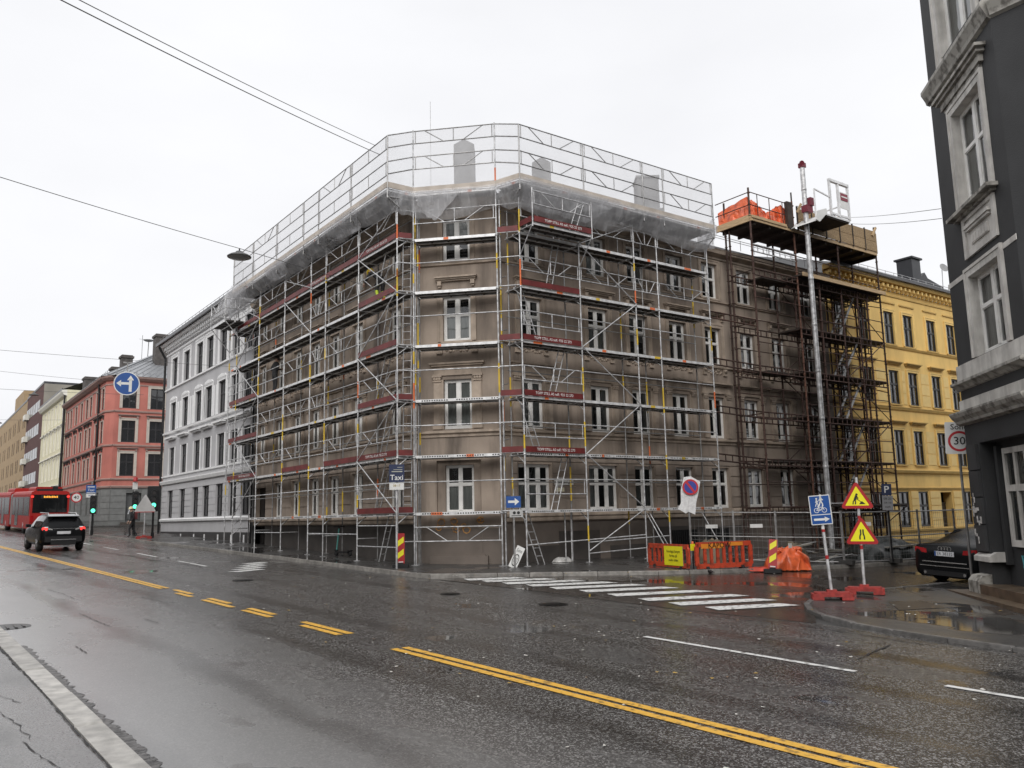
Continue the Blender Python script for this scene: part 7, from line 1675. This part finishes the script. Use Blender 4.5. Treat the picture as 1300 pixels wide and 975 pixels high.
# ================================================================== people
skin_m = mat('skin', (.52, .33, .25), .6, var=.1); cloth_k = mat('black_work_clothes', (.016, .016, .018), .85, var=.3, scale=12); cloth_g = mat('dark_grey_trousers', (.028, .028, .03), .85, var=.3, scale=12); hivis = mat('hi_vis_yellow', (.62, .78, .05), .6); boot = mat('dark_boots', (.02, .018, .016), .6)
def figure(S, M, J, mats_of, mats):
    """one continuous skinned body; J joint positions; mats_of maps bone -> material slot"""
    names = list(J); idx = {n: i for i, n in enumerate(names)}; E = [('pelvis', 'waist'), ('waist', 'chest'), ('chest', 'neck'), ('neck', 'head'), ('head', 'crown')]
    for s in 'lr': E += [('pelvis', 'hip' + s), ('hip' + s, 'knee' + s), ('knee' + s, 'ankle' + s), ('ankle' + s, 'toe' + s), ('chest', 'sh' + s), ('sh' + s, 'el' + s), ('el' + s, 'wr' + s), ('wr' + s, 'palm' + s)]
    rad = dict(pelvis=.15, waist=.135, chest=.165, neck=.06, head=.105, crown=.085, hip=.10, knee=.065, ankle=.045, toe=.04, sh=.075, el=.052, wr=.034, palm=.034)
    P = [V(*J[n]) for n in names]; ed = [(idx[a], idx[b]) for a, b in E]; rr = [rad[n] if n in rad else rad[n[:-1]] for n in names]; bone = {}
    for s in 'lr':                                            # five fingers from each palm
        pm, wr_ = V(*J['palm' + s]), V(*J['wr' + s]); d = (pm - wr_).normalized(); side = d.orthogonal().normalized()
        for k in range(5):
            o = side * ((k - 1.5) * .02 if k < 4 else .045); a = pm + o + d * (.03 if k < 4 else -.02); l = (.06, .07, .066, .05, .045)[k]
            b_ = a + (d * l + (side * .025 if k == 4 else V(0, 0, -.008 * k))); i0 = len(P); P += [a, b_]; rr += [.0095, .008]; ed += [(idx['palm' + s], i0), (i0, i0 + 1)]
    me = bpy.data.meshes.new('person'); me.from_pydata([tuple(p) for p in P], ed, []); ob = bpy.data.objects.new('tmp', me); COL.objects.link(ob)
    ob.modifiers.new('skin', 'SKIN'); 
    for i, v in enumerate(me.skin_vertices[0].data): v.radius = (rr[i], rr[i]); v.use_root = i == idx['pelvis']
    ob.modifiers.new('sub', 'SUBSURF').levels = 1
    dg = bpy.context.evaluated_depsgraph_get(); out = bpy.data.meshes.new_from_object(ob.evaluated_get(dg)); bpy.data.objects.remove(ob)
    out.materials.clear()
    for m in mats: out.materials.append(m)
    segs = [(V(*J[a]), V(*J[b]), mats_of(a, b)) for a, b in E]
    for p in out.polygons:
        c = p.center; best = min(segs, key=lambda q: (c - (q[0] + (q[1] - q[0]) * max(0, min(1, (c - q[0]).dot(q[1] - q[0]) / max(1e-6, (q[1] - q[0]).length_squared))))).length); p.material_index = best[2]; p.use_smooth = True
    return obj('body', out, None, S, M)
def head_bits(S, body, M, J, hat, hat_m, hair=True):
    h = V(*J['head']); f = (V(*J['crown']) - V(*J['neck'])).normalized(); Mh = M @ T(*h) @ f.to_track_quat('Z', 'Y').to_matrix().to_4x4()
    mb = MB(); mb.lathe([(.135, .03), (.14, .05), (.125, .10), (.09, .155), (.03, .18)], n=14); mb.lathe([(.16, .025), (.165, .035), (.13, .05)], n=14); obj('helmet', mb, hat_m, S, Mh)
    fx = V(1, 0, 0)
    mb = MB(); Mf = M @ T(*h)
    mb.prism([(.10, -.015), (.135, -.03), (.10, -.04)], -.012, .012, 'xz'); obj('nose', mb, skin_m, body, Mf)
    mb = MB()
    for s in (-1, 1): mb.box(.098, .106, s * .038 - .012, s * .038 + .012, .005, .018); mb.lathe([(.005, -.012), (.03, 0), (.005, .012)], (0, s * .105, -.01), 8, M=RX(pi / 2))
    obj('face', mb, mat('dark_eye', (.03, .02, .02), .5), body, Mf); mb = MB(); mb.box(.094, .102, -.025, .025, -.06, -.052); obj('mouth', mb, mat('lip', (.3, .12, .1), .6), body, Mf)
walk = dict(pelvis=(0, 0, .93), waist=(.02, 0, 1.08), chest=(.05, 0, 1.32), neck=(.07, 0, 1.50), head=(.10, 0, 1.62), crown=(.10, 0, 1.72), hipl=(0, .09, .88), kneel=(.16, .09, .50), anklel=(.10, .09, .10), toel=(.25, .10, .05), hipr=(0, -.09, .88), kneer=(-.03, -.09, .48), ankler=(-.26, -.09, .16), toer=(-.16, -.10, .05),
    shl=(.05, .19, 1.40), ell=(-.06, .25, 1.14), wrl=(.08, .24, .93), palml=(.12, .23, .86), shr=(.05, -.19, 1.40), elr=(.0, -.26, 1.12), wrr=(.18, -.24, .95), palmr=(.23, -.23, .89))
bend = dict(pelvis=(0, 0, .90), waist=(.12, 0, 1.02), chest=(.34, 0, 1.16), neck=(.50, 0, 1.24), head=(.60, 0, 1.28), crown=(.68, 0, 1.31), hipl=(0, .09, .86), kneel=(.10, .12, .48), anklel=(-.04, .13, .10), toel=(.11, .14, .05), hipr=(0, -.09, .86), kneer=(.06, -.12, .47), ankler=(-.12, -.13, .10), toer=(.03, -.14, .05),
    shl=(.36, .19, 1.20), ell=(.52, .24, .98), wrl=(.70, .2, .86), palml=(.77, .18, .82), shr=(.36, -.19, 1.20), elr=(.50, -.24, .95), wrr=(.68, -.2, .80), palmr=(.75, -.18, .76))
stand = dict(walk); stand.update(kneel=(.04, .09, .48), anklel=(0, .09, .10), toel=(.15, .1, .05), kneer=(.03, -.09, .48), ankler=(-.02, -.09, .10), toer=(.13, -.1, .05), wrl=(.25, .15, 1.15), palml=(.32, .12, 1.18), wrr=(.25, -.15, 1.15), palmr=(.32, -.12, 1.18))
def dress_of(leg_low):
    def f(a, b):
        if a.startswith('ankle'): return 3
        if a.startswith('knee'): return leg_low
        if a.startswith('hip') or b.startswith('hip'): return 1
        if a in ('head', 'neck') or a.startswith('wr'): return 2
        return 0
    return f
def person(label, M, J, leg_low=1, hat_m=None, jacket=cloth_k):
    S = thing('person', label, 'person', M); b = figure(S, M, J, dress_of(leg_low), [jacket, cloth_g, skin_m, boot, hivis]); head_bits(S, b, M, J, True, hat_m or sign_white); return S
gp = gz(54.2) + .11
pm_ = person('pedestrian in dark clothes and a pale helmet walking left on the pavement', T(11.25, 54.2, gp) @ RZ(R(170)) @ Matrix.Scale(1.0, 4), walk, hat_m=mat('pale_yellow_helmet', (.75, .68, .42), .4))
mb = MB(); mb.prism(rrect(-.15, .15, 1.05, 1.45, .06), -.30, -.13, 'yz' ) if False else mb.box(-.26, -.10, -.15, .15, 1.05, 1.42); obj('backpack', mb, mat('dark_red_bag', (.10, .015, .015), .7), pm_, WM[pm_.name])
w1 = person('scaffold worker bending forward in dark jacket and yellow leggings near the upper corner', T(13.55, 26.7, LV[4] + .01) @ RZ(R(100)), bend, 4, mat('yellow_helmet', (.75, .55, .05), .4))
w2 = person('scaffold worker in black standing facing the wall at the far left end', T(13.65, 37.6, LV[3] + .01) @ RZ(R(10)), stand, 1, mat('dark_helmet', (.05, .05, .05), .5))
person('person in dark clothes standing on the far left pavement behind the bus', T(3.1, 74, gz(74) + .02) @ RZ(R(90)), stand, 1, mat('dark_helmet', (.05, .05, .05), .5))
# trim loose scene data
for o in list(bpy.data.objects):
    if o.users_collection == (): bpy.data.objects.remove(o)
